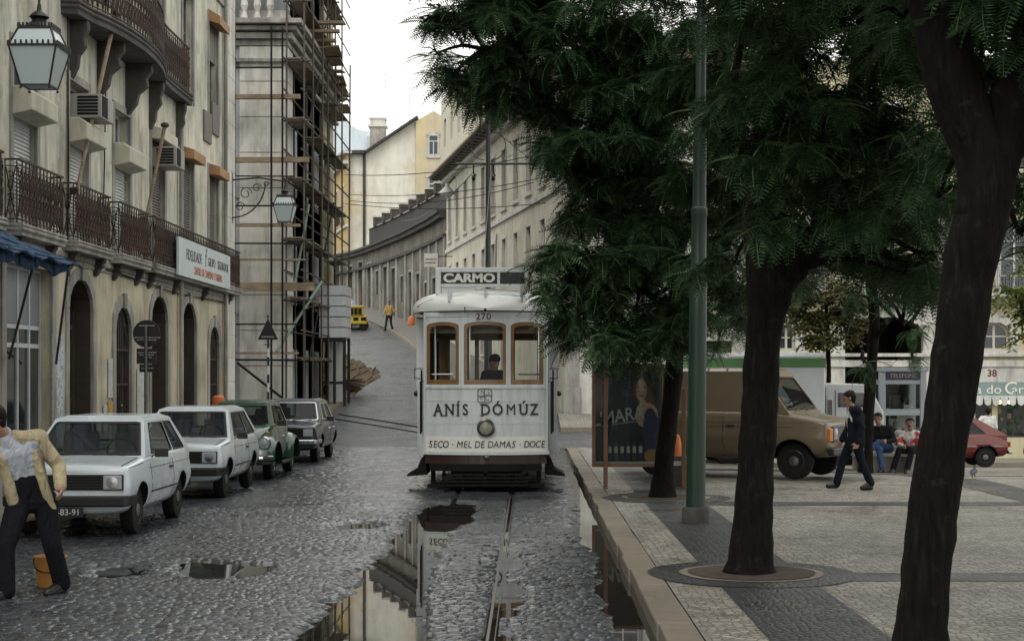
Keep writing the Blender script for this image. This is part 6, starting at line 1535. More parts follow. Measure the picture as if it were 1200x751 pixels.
def person(label, loc, J, face, cols, extra=None, vox=.014, group=None, moustache=False, fingers=False, cardigan=None, build=1.0, hairstyle='short', rz=0, cap=False, hem=.10, loose=0):
    r = empty('person', loc, rz, label, 'person', group); J = {k: Vector(v) for k, v in J.items()}
    fd = Vector(face).normalized(); k = build
    side = (J['shL'] - J['shR']).normalized(); fw = side.cross((J['neck'] - J['pelvis']).normalized()).normalized()
    if fw.dot(fd) < -.2 : fw = -fw
    def torso(m, g, hem=0.0, sh=Vector((0, 0, 0))):
        for s in (-1, 0, 1):
            m.cap(J['waist'] + side * s * .062 * k + sh, J['chest'] + side * s * .085 * k + sh, .088 * k + g, .108 * k + g)
            m.cap(J['pelvis'] + side * s * .065 * k - Vector((0, 0, hem)) + sh, J['waist'] + side * s * .06 * k + sh, .098 * k + g, .09 * k + g)
        m.cap(J['shL'] * .96 + J['neck'] * .04 + sh, J['shR'] * .96 + J['neck'] * .04 + sh, .062 * k + g, .062 * k + g); m.cap(J['chest'] + sh, J['neck'] + sh - Vector((0, 0, .06)), .105 * k + g, .06 * k + g)
        for q in 'LR': m.cap(J['chest'] + (J['sh' + q] - J['chest']) * .55 + sh, J['sh' + q] + sh, .085 * k + g, .062 * k + g)
    def arms(m, g, wrist=True):
        for q in 'LR': m.cap(J['sh' + q], J['el' + q], .052 * k + g, .04 * k + g); m.cap(J['el' + q], J['wr' + q], .04 * k + g, (.028 if not g else .030) * k + g)
    def legs(m, g, low=1.0):
        for q in 'LR':
            m.cap(J['hip' + q], J['kn' + q], .082 * k + g, .053 * k + g); m.cap(J['kn' + q], J['kn' + q].lerp(J['an' + q], low), .053 * k + g, .036 * k + g)
        m.cap(J['hipL'], J['hipR'], .09 * k + g, .09 * k + g); m.cap(J['pelvis'], J['waist'], .10 * k + g, .085 * k + g)
        for s in (-1, 1): m.cap(J['pelvis'] + side * s * .06, J['waist'] + side * s * .055, .092 * k + g, .086 * k + g)
    b = MB(); h = J['head']; up = Vector((0, 0, 1)); hs = fd.cross(up).normalized(); hu = hs.cross(fd).normalized()
    b.cap(h + hu * .03 - fd * .012, h + hu * .03 + fd * .012, .088, .084); b.cap(h + hu * .0 + fd * .0, h - hu * .045 + fd * .03, .078, .058); b.cap(h - hu * .06 + fd * .04, h - hu * .085 + fd * .05, .045, .032)
    b.cap(h + hu * .015 + fd * .085, h - hu * .018 + fd * .108, .010, .015, 8); b.cap(h + hu * .035 + fd * .078 - hs * .035, h + hu * .035 + fd * .078 + hs * .035, .014, .014, 8)
    b.cap(h - hu * .052 + fd * .088 - hs * .02, h - hu * .052 + fd * .088 + hs * .02, .010, .010, 8)
    for s in (-1, 1): b.cap(h + hs * s * .084 + hu * .018 - fd * .012, h + hs * s * .082 - hu * .02 - fd * .006, .017, .011, 8)
    b.cap(h - hu * .06 - fd * .01, J['neck'], .055, .058); torso(b, 0); arms(b, 0); legs(b, 0)
    for q in 'LR':
        w_ = J['wr' + q]; d = (w_ - J['el' + q]).normalized(); hd = Vector(J.get('hd' + q, d)).normalized(); c = w_ + hd * .085; lat = hd.cross(side if abs(hd.dot(side)) < .9 else fd).normalized()
        for t in (-1, 0, 1): b.cap(w_ + lat * t * .012, w_ + hd * .085 + lat * t * .028, .022, .019, 8)
        curl = (Vector(J.get('curl' + q, fd)) - hd * Vector(J.get('curl' + q, fd)).dot(hd)).normalized()
        for i, ln in enumerate((.066, .076, .07, .055)):
            kb = w_ + hd * .088 + lat * (.034 - .0225 * i); m1 = kb + (hd * .9 + curl * .4).normalized() * ln * .55; m2 = m1 + (hd * .45 + curl * .9).normalized() * ln * .5
            b.cap(kb, m1, .0105, .0095, 8); b.cap(m1, m2, .0095, .008, 8)
        tb = w_ + hd * .03 + lat * .026; t1 = tb + (lat * .8 + hd * .7 + curl * .3).normalized() * .045; b.cap(tb, t1, .014, .0115, 8); b.cap(t1, t1 + (hd + curl * .5).normalized() * .032, .0115, .009, 8)
    for q in 'LR': b.cap(J['an' + q], J['to' + q], .036, .026)
    body = fuse(b, 'body', skin, r, vox, 2)
    # hair
    b = MB(); b.cap(h + hu * .052 - fd * .03, h + hu * .05 + fd * .0, .094, .088); b.cap(h + hu * .02 - fd * .05, h - hu * .045 - fd * .045, .078, .055)
    for s in (-1, 1): b.cap(h + hs * s * .066 + hu * .03 - fd * .01, h + hs * s * .07 - hu * .01 - fd * .018, .03, .02)
    if cap: b.cap(h + hu * .095 - fd * .02, h + hu * .09 + fd * .03, .085, .09); b.cap(h + hu * .07 + fd * .09 - hs * .04, h + hu * .07 + fd * .09 + hs * .04, .03, .03)
    fuse(b, 'hair', hair_m, body, min(vox, .012), 2)
    b = MB()
    for s in (-1, 1): b.ell(h + hu * .018 + fd * .083 + hs * s * .034, .0115, n=8, m=6)
    b.build('eye', eye_m, body, smooth=True)
    b = MB()
    for s in (-1, 1): b.cap(h + hu * .042 + fd * .09 + hs * s * .016, h + hu * .04 + fd * .078 + hs * s * .052, .007, .004, 6)
    if moustache: b.cap(h - hu * .036 + fd * .104 - hs * .028, h - hu * .036 + fd * .104 + hs * .028, .009, .009, 6)
    b.build('brow', hair_m, body, smooth=True)
    b = MB(); b.cap(h - hu * .053 + fd * .097 - hs * .018, h - hu * .053 + fd * .097 + hs * .018, .0045, .0045, 6); b.build('lips', flat('lips', (.25, .10, .08)), body, smooth=True)
    # clothes
    b = MB(); torso(b, .016); arms(b, .014)
    if cols.get('collar', True): b.cap(J['neck'] + Vector((0, 0, -.03)), J['neck'] + Vector((0, 0, .015)), .064, .058)
    sh_ = fuse(b, cols.get('topname', 'jacket'), cols['top'], body, vox, 3)
    b = MB(); legs(b, .016 + loose)
    for q in 'LR': b.cap(J['kn' + q], J['an' + q] + Vector((0, 0, .01)), .066 * k + loose, .066 * k + loose * .8)
    fuse(b, 'trousers', cols['legs'], body, vox, 3)
    for q in 'LR':
        b = MB(); a = J['an' + q]; t = J['to' + q]; b.cap(a, Vector((t.x, t.y, t.z + .012)), .050, .044); b.cap(Vector((a.x, a.y, t.z + .02)), Vector((t.x, t.y, t.z + .012)), .048, .044); fuse(b, 'shoe', shoe_m, body, vox, 2)
    if cardigan:
        b = MB(); sh = -fw * .040 + side * .012; torso(b, .028, hem, sh); arms(b, .026)
        for q in 'LR': b.cap(J['sh' + q], J['sh' + q].lerp(J['neck'], .62) - Vector((0, 0, .01)), .083 * k, .07 * k); b.cap(J['sh' + q].lerp(J['neck'], .4), J['chest'] + side * (.11 if q == 'L' else -.11) - fw * .03, .07 * k, .10 * k)
        # open front panels
        for q, s in (('L', 1), ('R', -1)):
            for f in (.0, .05): b.cap(J['chest'] + side * s * .13 + fw * (.04 + f * .5), J['pelvis'] + side * s * (.15) + fw * (.03 + f) - Vector((0, 0, .12)), .05, .055)
            b.cap(J['neck'] + side * s * .075 + fw * .0, J['chest'] + side * s * .125 + fw * .07, .035, .045)
        fuse(b, 'cardigan', cardigan, body, vox, 3)
    return r, body, J, side, fw
navy = cloth('navy_suit_cloth', (.010, .012, .02)); 
# stooping man at the left edge
r, bd, J, sd_, fw_m = person('man in an open cream cardigan, pale shirt and dark trousers at the left edge', (-4.49, 14.7, .0),
    dict(head=(-.275, -.27, 1.60), neck=(-.20, -.17, 1.47), chest=(-.13, -.09, 1.30), waist=(-.06, -.02, 1.06), pelvis=(-.02, .02, .90),
         shL=(.045, -.02, 1.42), elL=(.21, .06, 1.18), wrL=(.27, -.10, 1.00), shR=(-.34, -.20, 1.36), elR=(-.50, -.36, 1.12), wrR=(-.47, -.60, 1.0),
         hipL=(.08, .05, .86), knL=(.17, -.02, .48), anL=(.235, .07, .10), toL=(.15, -.08, .03), hipR=(-.12, -.03, .86), knR=(-.15, -.34, .48), anR=(-.12, -.40, .09), toR=(-.24, -.56, .03)),
    (-.75, -.55, -.25), dict(top=cloth('pale_blue_shirt', (.36, .39, .44), 8), legs=cloth('dark_trousers', (.008, .008, .012), 10), topname='shirt'), vox=.0085, cardigan=cloth('cream_wool', (.38, .32, .21), 60, .5), fingers=True, loose=.018)
person('man in a dark suit striding to the left past the van bonnet', (5.30, 26.5, PZ),
    dict(head=(-.07, 0, 1.49), neck=(-.03, 0, 1.345), chest=(0, 0, 1.17), waist=(.02, 0, .99), pelvis=(.02, 0, .86), shL=(-.02, -.17, 1.29), elL=(.09, -.22, 1.03), wrL=(.02, -.24, .80), shR=(.0, .17, 1.29), elR=(-.02, .22, 1.03), wrR=(-.14, .22, .82),
         hipL=(.02, -.09, .84), knL=(.12, -.08, .46), anL=(.27, -.07, .11), toL=(.13, -.08, .03), hipR=(.01, .09, .84), knR=(-.16, .08, .47), anR=(-.26, .07, .09), toR=(-.40, .07, .05)),
    (-1, .12, -.18), dict(top=cloth('white_dress_shirt', (.6, .6, .6)), legs=navy, topname='shirt'), build=1.0, cardigan=navy, hem=.10)
zs = pz(7.4, 34)
person('young man in a dark jacket and blue jeans sitting on the bench', (7.43, 34, zs),
    dict(head=(-.12, -.02, 1.12), neck=(-.07, .02, .97), chest=(-.02, .05, .80), waist=(.02, .07, .62), pelvis=(.05, .08, .50), shL=(.14, .0, .91), elL=(.20, -.14, .68), wrL=(.0, -.32, .66), shR=(-.21, .09, .90), elR=(-.28, -.08, .68), wrR=(-.12, -.30, .66),
         hipL=(.12, .03, .50), knL=(-.18, -.36, .64), anL=(-.42, -.42, .45), toL=(-.52, -.5, .42), hipR=(-.04, .07, .49), knR=(-.18, -.40, .50), anR=(-.12, -.42, .10), toR=(-.2, -.55, .03)),
    (-.35, -.9, -.05), dict(top=cloth('black_tracksuit', (.015, .015, .018)), legs=cloth('blue_jeans', (.05, .09, .2))))
person('moustached man in a red and white jacket lounging at the bench end', (7.98, 34, pz(7.98, 34)),
    dict(head=(.0, -.02, 1.04), neck=(.03, .02, .89), chest=(.06, .06, .73), waist=(.08, .09, .58), pelvis=(.06, .10, .50), shL=(.25, .02, .82), elL=(.36, -.06, .60), wrL=(.18, -.25, .56), shR=(-.12, .06, .83), elR=(-.26, -.05, .62), wrR=(-.2, -.28, .58),
         hipL=(.13, .06, .49), knL=(-.05, -.42, .52), anL=(-.16, -.48, .11), toL=(-.22, -.62, .03), hipR=(-.03, .08, .49), knR=(-.3, -.36, .52), anR=(-.42, -.34, .11), toR=(-.5, -.46, .03)),
    (-.25, -1, 0), dict(top=mat('red_white_nylon', (.55, .53, .5), .7, var=.1, patch=((.36, .03, .03), 4, .5, 1)), legs=cloth('black_cotton', (.014, .014, .016))), moustache=True)
ST = dict(head=(.0, .0, 1.62), neck=(0, .01, 1.47), chest=(0, .02, 1.28), waist=(0, .02, 1.08), pelvis=(0, .02, .94), shL=(-.18, .02, 1.42), elL=(-.25, .02, 1.14), wrL=(-.22, .1, .92), shR=(.18, .02, 1.42), elR=(.25, .02, 1.14), wrR=(.22, .12, .95),
         hipL=(-.09, .02, .92), knL=(-.1, .03, .50), anL=(-.1, .0, .09), toL=(-.12, .14, .03), hipR=(.09, .02, .92), knR=(.1, .03, .50), anR=(.1, .0, .09), toR=(.12, .14, .03))
def mod(**k): d = dict(ST); d.update(k); return d
bxy = at(1061, 480, 36.0)
person('man in a white jacket seen from behind inside the telephone box', (bxy.x, 36.3, pz(bxy.x, 36.3)), mod(wrR=(.12, .22, 1.38), elR=(.24, .12, 1.2)), (.25, 1, -.1), dict(top=cloth('white_cotton', (.5, .5, .48)), legs=cloth('grey_trousers', (.08, .08, .08))))
sxy = at(1158, 480, 49.5)
person('man in a white shirt seen from behind at the shop door', (sxy.x, 49.5, gz(sxy.x, 49.5) + .1), mod(elL=(-.42, -.1, 1.22), wrL=(-.6, -.15, 1.3)), (.3, 1, 0), dict(top=cloth('white_shirt', (.62, .62, .6)), legs=cloth('brown_trousers', (.1, .07, .05))), vox=.02)
uy = 94.0; uxy = at(456, 383, uy)
person('pedestrian in a tan top and dark trousers walking down the upper street', (uxy.x, uy, sgz(uy) + .02), mod(anL=(-.22, -.1, .09), toL=(-.3, -.2, .03), knL=(-.16, -.08, .5), anR=(.2, .1, .09), toR=(.12, 0, .03), wrL=(-.3, -.1, .95), wrR=(.35, .0, 1.1), shL=(.18, .02, 1.42), elL=(.26, .02, 1.14)) | dict(shR=(-.18, .02, 1.42), elR=(-.26, .0, 1.14), wrR=(-.3, -.1, .95), wrL=(.4, -.1, 1.2)), (-.3, -1, 0), dict(top=cloth('tan_shirt', (.38, .25, .11)), legs=cloth('black_trousers', (.02, .02, .022))), vox=.02)
person('tram driver in a dark cap seen through the middle window of the tram', (-.60, 28.35, .70), {k: Vector(v) * .93 for k, v in mod(wrL=(-.05, -.35, 1.1), wrR=(.3, -.3, 1.15), elR=(.3, -.1, 1.15), shL=(.18, 0, 1.42), elL=(.28, -.1, 1.15)).items()} | {k: Vector(v) * .93 for k, v in dict(shR=(-.18, 0, 1.42), elR=(-.28, -.1, 1.15), wrR=(-.2, -.35, 1.1), wrL=(.2, -.35, 1.1)).items()}, (.5, -1, 0), dict(top=cloth('driver_uniform', (.02, .025, .035)), legs=cloth('driver_trousers', (.02, .02, .03))), cap=True)

# ------------------------------------------------------------------ street furniture and small things
bk = at(48, 684, 14.9)
B = empty('bucket', (bk.x, 15.2, .0), 0, 'orange plastic bucket standing on the wet setts behind the stooping man', 'bucket')
t = MB(); t.lathe([(.115, .0), (.145, .30), (.155, .30), (.155, .315), (.138, .315), (.108, .012), (.01, .012)], n=28); t.build('pail', mat('orange_plastic', (.50, .22, .05), .45, var=.1, stain=(.2, .1, .04), samt=.4), B, smooth=True)
t = MB(); t.tube([(.15 * math.cos(a), -.02 - .12 * math.sin(a), .29 - .12 * math.sin(a)) for a in np.linspace(0, math.pi, 12)], .006, 5); t.build('handle', M['black'], B)
LP_ = at(815, 612, 20.7); LP = empty('lamp_post', (LP_.x, 20.7, PZ), 0, 'tall dark green lamp post on a round concrete foot between the trunks', 'lamp post')
t = MB(); t.lathe([(.175, -.05), (.175, .17), (.155, .20), (.02, .20)], n=20); t.build('foot', M['stone_dark'], LP, smooth=True)
gpost = mat('green_post_paint', (.009, .030, .018), .45, var=.2, vs=3, stain=(.05, .06, .045), sstr=(2, 2, .3), samt=.5)
t = MB(); px_ = lambda z: .012 * z
prof = [(0.2, .125), (1.4, .117), (2.6, .114), (3.1, .112), (3.12, .100), (3.9, .097), (3.92, .106), (4.0, .106), (4.02, .088), (5.2, .083), (5.22, .094), (5.3, .094), (5.32, .068), (8.5, .055)]
t.tube([(px_(z), 0, z) for z, _ in prof], [q for _, q in prof], 16); t.build('post', gpost, LP, smooth=True)
t = MB(); t.tube([(px_(8.4), 0, 8.4), (.1, -.6, 9.0), (.1, -1.6, 9.1)], .04, 8); t.ell((.1, -1.8, 9.05), (.16, .35, .09)); t.build('lamp_arm', gpost, LP, smooth=True)
for (a, r_) in ((3.3, .15), (4.6, .11)): pass
# advertising panel
AY = 26.9; ax0 = at(694, 0, AY).x; ax1 = at(779, 0, AY).x; az0 = at(0, 547, AY).z; az1 = at(0, 426, AY).z
AD = empty('advertising_board', ((ax0 + ax1) / 2, AY, PZ), 0, 'framed dark advertising board with a woman\'s portrait and bottles, on brown posts by the kerb', 'billboard'); hw = (ax1 - ax0) / 2; z0 = az0 - PZ; z1 = az1 - PZ
brn = mat('brown_post_wood', (.16, .085, .045), .6, var=.25)
t = MB(); f = .055; t.box(-hw, 0, z0, -hw + f, .12, z1); t.box(hw - f, 0, z0, hw, .12, z1); t.box(-hw + f, 0, z0, hw - f, .12, z0 + f); t.box(-hw + f, 0, z1 - f, hw - f, .12, z1); t.build('frame', brn, AD, bevel=.008)
pst = MB(); pst.box(-hw + f, .05, z0 + f, hw - f, .08, z1 - f); ps = pst.build('poster', mat('dark_poster_print', (.022, .024, .035), .25, var=.5, vs=2.2), AD)
W_ = 2 * (hw - f); H_ = (z1 - z0) - 2 * f; PP = lambda u, v: (-hw + f + W_ * u, z0 + f + H_ * v)
def blob(u, v, ru, rv, mm, y, name='print', n=24, rot=0, parent=None):
    c = PP(u, v); pts = []
    for k in range(n):
        a = 2 * math.pi * k / n; X_ = ru * W_ * math.cos(a); Z_ = rv * H_ * math.sin(a); pts.append((c[0] + X_ * math.cos(rot) - Z_ * math.sin(rot), y, c[1] + X_ * math.sin(rot) + Z_ * math.cos(rot)))
    t = MB(); t.add(pts, [tuple(range(n))]); return t.build(name, mm, ps)
pk = mat('print_skin', (.48, .30, .20), .3, var=.35, vs=6); ph = mat('print_hair', (.09, .05, .03), .3, var=.6, vs=8); pb_ = flat('print_blue', (.015, .02, .06), .3)
blob(.72, .78, .15, .15, ph, .048); blob(.80, .66, .10, .16, ph, .0475, rot=.2); blob(.70, .76, .085, .115, pk, .046); blob(.72, .58, .06, .1, pk, .0465); blob(.78, .50, .17, .13, pk, .0455, rot=-.2); blob(.86, .30, .13, .28, pb_, .045, rot=.1); blob(.86, .08, .12, .07, mat('print_orange', (.3, .15, .04), .3), .044)
blob(.12, .72, .05, .2, mat('print_red', (.09, .03, .025), .3, var=.5), .047); blob(.64, .79, .01, .012, pb_, .0445); blob(.75, .79, .01, .012, pb_, .0445); blob(.70, .70, .025, .012, flat('print_lips', (.2, .03, .03)), .0445)
pw = flat('print_white', (.42, .42, .4), .3)
for i in range(6):
    u = .22 + .093 * i; t = MB(); a = PP(u - .03, .035); c = PP(u + .03, .16); t.box(a[0], .0425, a[1], c[0], .046, c[1]); a2 = PP(u - .014, .16); c2 = PP(u + .014, .23); t.box(a2[0], .0425, a2[1], c2[0], .046, c2[1]); bt = t.build('print', [pb_, ph, pb_, pb_, ph, pb_][i], ps)
    t = MB(); a = PP(u - .025, .11); c = PP(u + .025, .20 - .02); t.box(a[0], .0405, a[1], c[0], .0422, c[1]); t.build('print', pw, ps)
t = MB(); a = PP(0, 0); c = PP(1, .022); t.box(a[0], .03, a[1], c[0], .049, c[1]); t.build('print', pw, ps)
c = PP(.34, .485); text("L'MARA", .30, pw, ps, (c[0], .040, c[1]), rot=(R(90), R(-10), 0), sx=.85, ext=.001, off=.004, shear=.1)
t = MB(); a = PP(.1, .42); t.obox((a[0] + .36, .0415, a[1] - .0), (.75, .002, .022), (0, R(-9), 0)); t.build('print', mat('print_grey', (.2, .2, .2), .3, var=.8, vs=30), ps)
gl = MB(); gl.box(-hw + f, .020, z0 + f, hw - f, .026, z1 - f); gl.build('glass_cover', M['clear'], AD)
for px, nm in ((709.5, 0), (801, 1)):
    x = at(px, 0, AY).x - AD.location.x; t = MB(); t.box(x - .035, -.075, -.05, x + .035, -.005 if nm == 0 else .0, z1 + .05 if nm == 0 else z0 + 1.3); t.build('post', brn, AD, bevel=.008)
t = MB(); xr = at(801, 0, AY).x - AD.location.x; t.box(hw, .02, z0 + .02, xr, .07, z0 + .09); t.box(hw, .02, z1 - .09, xr, .07, z1 - .02); t.build('rail', M['shutter_w'], AD)
# orange cloth behind the third trunk
oc = empty('traffic_cone', at(793, 532, 27.6), 0, 'bright orange folded road cone wedged upright behind the slanting trunk', 'cone'); t = MB(); t.lathe([(.13, 0), (.12, .1), (.05, .34), (.02, .36)], n=12); t.build('cone', flat('signal_orange', (.6, .16, .04), .5), oc, smooth=True); oc.location.z = at(0, 520, 27.6).z - .2
# a low box it stands on, so that it does not float
t = MB(); t.box(-.16, -.16, 0, .16, .16, 1); o = t.build('cone_pedestal', M['stone_dark'], None, bevel=.02); o.location = (oc.location.x, oc.location.y, PZ); o.scale = (1, 1, oc.location.z - PZ); tag(o, 'small dark cabinet hidden behind the slanting trunk beside the board', 'pedestal')
# signs on the left pavement
S1 = at(171, 0, 27.0); SG = empty('parking_sign', (S1.x, 27.0, .12), 0, 'round black street sign with two small plates below on a grey pole', 'street sign', None)
t = MB(); t.tube([(0, 0, 0), (0, 0, at(0, 382, 27).z - .12)], .03, 8); t.build('post', M['steel'], SG, smooth=True)
zc = at(0, 391, 27).z - .12; t = MB(); t.lathe([(.23, .045), (.23, .06)], c=(0, 0, zc), axis='y', n=28); dsc = t.build('sign_disc', M['black'], SG)
t = MB(); t.box(-.165, .045, zc - .50, .165, .06, zc - .245); t.box(-.12, .045, zc - .64, .12, .06, zc - .51); t.build('sign_plate', M['black'], SG)
t = MB(); rr = random.Random(5)
for (z, w_) in ((zc + .13, .12), (zc - .07, .2), (zc - .11, .16), (zc - .32, .14), (zc - .36, .12), (zc - .4, .05), (zc - .58, .08)):
    x = -w_
    while x < w_: L = rr.uniform(.012, .05); t.box(x, .035, z, x + L, .0445, z + .014); x += L + .012
t.build('lettering', flat('worn_sign_letters', (.35, .36, .36)), SG)
S2 = at(314, 0, 47.5); SG2 = empty('triangle_sign', (S2.x, 47.5, 0), 0, 'dark triangular warning sign on a black and white banded post at the side street', 'street sign')
zt = at(0, 373, 47.5).z; zb_ = at(0, 398, 47.5).z; t = MB(); t.prism([(-.30, 0, zb_), (.30, 0, zb_), (0, 0, zt)], (0, .02, 0)); pl_ = t.build('sign_plate', M['black'], SG2, bevel=.006)
t = MB()
for k in range(7): t.box(-.18 + k * .052, -.006, zb_ + .07, -.15 + k * .052, 0, zb_ + .10)
t.build('lettering', flat('white_marks', (.5, .5, .5)), pl_)
for k in range(12):
    t = MB(); t.lathe([(.035, 0), (.035, (zb_) / 12)], n=8); q = t.build('post_band', M['black'] if k % 2 else flat('white_band_paint', (.55, .55, .53)), SG2); q.location = (0, .04, k * zb_ / 12)
t = MB(); t.ell((0, 0, zt + .05), (.03, .03, .06)); t.box(-.12, .02, zb_ - .16, .12, .06, zb_ - .13); t.build('finial', M['black'], SG2)
OB = at(256, 473, 34.8); BN = empty('litter_bin', (OB.x, 34.8, .12), 0, 'round orange litter bin on a post behind the white hatchbacks', 'litter bin')
t = MB(); t.lathe([(.02, -.17), (.10, -.15), (.125, -.05), (.135, .1), (.12, .15), (.07, .18), (.01, .185)], c=(0, 0, OB.z - .12), n=16); t.build('bin', flat('orange_bin_plastic', (.55, .15, .04), .45), BN, smooth=True)
t = MB(); t.tube([(0, .15, 0), (0, .15, OB.z - .1)], .03, 6); t.build('post', M['steel'], BN)
# telephone box
tbx = at(1060, 0, 35.4).x; zg = pz(tbx, 35.4); sc_ = 35.4 / F; TB = empty('telephone_box', (tbx, 35.4, zg), 0, 'pale grey glazed telephone box with a man inside', 'telephone box')
X0, X1 = -29.5 * sc_, 26 * sc_; ZT = at(0, 432, 35.4).z - zg; pg = mat('pale_grey_aluminium', (.42, .46, .50), .4, .3, var=.08, stain=(.25, .27, .28), samt=.5)
t = MB()
for x in (X0, X1 - .14):
    for y in (0, 1.0): t.box(x, y, 0, x + .14, y + .1, ZT)
for z0, z1 in ((0, .18), (ZT - 1.02, ZT - .88), (ZT - .34, ZT - .24)):
    t.box(X0 + .14, .01, z0, X1 - .14, .08, z1); t.box(X0 + .14, 1.01, z0, X1 - .14, 1.08, z1); t.box(X0 + .02, .1, z0, X0 + .1, 1.0, z1); t.box(X1 - .1, .1, z0, X1 - .02, 1.0, z1)
t.box(X0 - .03, -.03, ZT - .06, X1 + .03, 1.13, ZT + .02); t.build('frame', pg, TB, bevel=.01)
t = MB(); t.box(X0 + .14, -.005, ZT - .24, X1 - .14, .05, ZT - .07); q = t.build('sign_band', flat('dark_violet_panel', (.05, .035, .09), .4), TB)
text('TELEFONE', .13, pw, q, ((X0 + X1) / 2, -.010, ZT - .155), ext=.002, sx=.95)
for (a, c, e, g_) in ((X0 + .14, .04, X1 - .14, .045), (X0 + .14, 1.04, X1 - .14, 1.045)): t = MB(); t.box(a, c, .18, e, g_, ZT - .34); t.build('pane', M['clear'], TB)
t = MB(); t.box(-.12, .82, 1.15, .18, 1.0, 1.65); t.box(-.08, .78, 1.42, -.03, .82, 1.6); t.build('telephone', M['black'], TB, bevel=.02)
# stone bench
bx = at(1056, 0, 34.2).x; BE = empty('stone_bench', (bx, 34.2, pz(bx, 34.2)), 0, 'white stone bench with round finials on its back, where the two young men sit', 'bench')
t = MB(); t.box(-1.0, -.25, .36, .42, .28, .44); t.build('seat', M['stone_light'], BE, bevel=.015)
for x in (-.85, .12): t = MB(); t.box(x, -.15, 0, x + .26, .2, .36); t.build('support', M['stone_light'], BE, bevel=.015)
t = MB(); t.box(-.95, .30, .0, .40, .42, .72); t.build('back', M['stone_light'], BE, bevel=.02)
for x in (-.30, .02, .33, .62): t = MB(); t.box(x - .08, .28, .0, x + .08, .44, .76); t.ell((x, .36, .82), .085); t.build('finial', M['stone_light'], BE, smooth=True)
# pigeon
pgx = at(1141, 566, 29.6); P_ = empty('pigeon', (pgx.x, 29.6, pz(pgx.x, 29.6)), R(60), 'dark pigeon standing alone on the square paving', 'pigeon')
t = MB(); t.cap((-.07, 0, .12), (.05, 0, .155), .035, .05); t.cap((.06, 0, .17), (.085, 0, .22), .03, .022); t.cap((.088, 0, .235), (.098, 0, .237), .024, .02); t.cap((.115, 0, .235), (.135, 0, .228), .006, .003, 6); t.cap((-.08, 0, .115), (-.19, 0, .09), .022, .012)
for s in (-1, 1): t.cap((0, s * .02, .12), (.005, s * .022, .01), .012, .006, 6); t.cap((.0, s * .022, .008), (.035, s * .024, .006), .006, .004, 6); t.cap((.02, s * .04, .15), (-.12, s * .03, .115), .028, .012)
fuse(t, 'body', mat('pigeon_grey', (.05, .055, .065), .6, var=.3, vs=20), P_, .006, 2)
# orange road lamp on the upper pavement kerb
ol = at(482, 377, 84); t = MB(); t.lathe([(.16, 0), (.2, .1), (.16, .4), (.05, .5)], n=10); o = t.build('road_lamp', flat('orange_lamp', (.6, .15, .05)), None, smooth=True); o.location = (ol.x, 84, ol.z - .2); tag(o, 'small orange road marker on the upper pavement beside the tram', 'road marker')

# ------------------------------------------------------------------ trees
def frond_template(n=12, L=.42, droop=.55, w=.030):
    v = []; f = []
    def rp(s): return np.array([L * s, 0, -droop * L * s * s])
    k = 0; seg = 4
    for i in range(seg + 1):
        p = rp(i / seg); hw = .004; v += [p + [0, hw, 0], p - [0, hw, 0]]
    for i in range(seg): f.append((2 * i, 2 * i + 1, 2 * i + 3, 2 * i + 2))
    for i in range(n):
        s = .12 + .88 * i / (n - 1); p = rp(s); l = .135 * math.sin(math.pi * (.18 + .72 * s)) * L / .42
        for sd in (-1, 1):
            b = len(v); d = np.array([.35 * l, sd * l, -.18 * l]); ww = np.array([w / 2, 0, 0])
            v += [p, p + d * .5 + ww, p + d, p + d * .5 - ww]; f.append((b, b + 1, b + 2, b + 3))
    return np.array(v), np.array(f)
def leaf_template(n=7, L=.3):
    v = []; f = []; rr = np.random.default_rng(1)
    for i in range(n):
        p = np.array([L * i / n, 0, -.2 * L * (i / n) ** 2]); sd = 1 if i % 2 else -1; b = len(v)
        d = np.array([.05, sd * .07, rr.uniform(-.05, .01)]); ww = np.array([.03, -sd * .01, .01])
        v += [p, p + d * .5 + ww, p + d * 1.2, p + d * .5 - ww]; f.append((b, b + 1, b + 2, b + 3))
    return np.array(v), np.array(f)
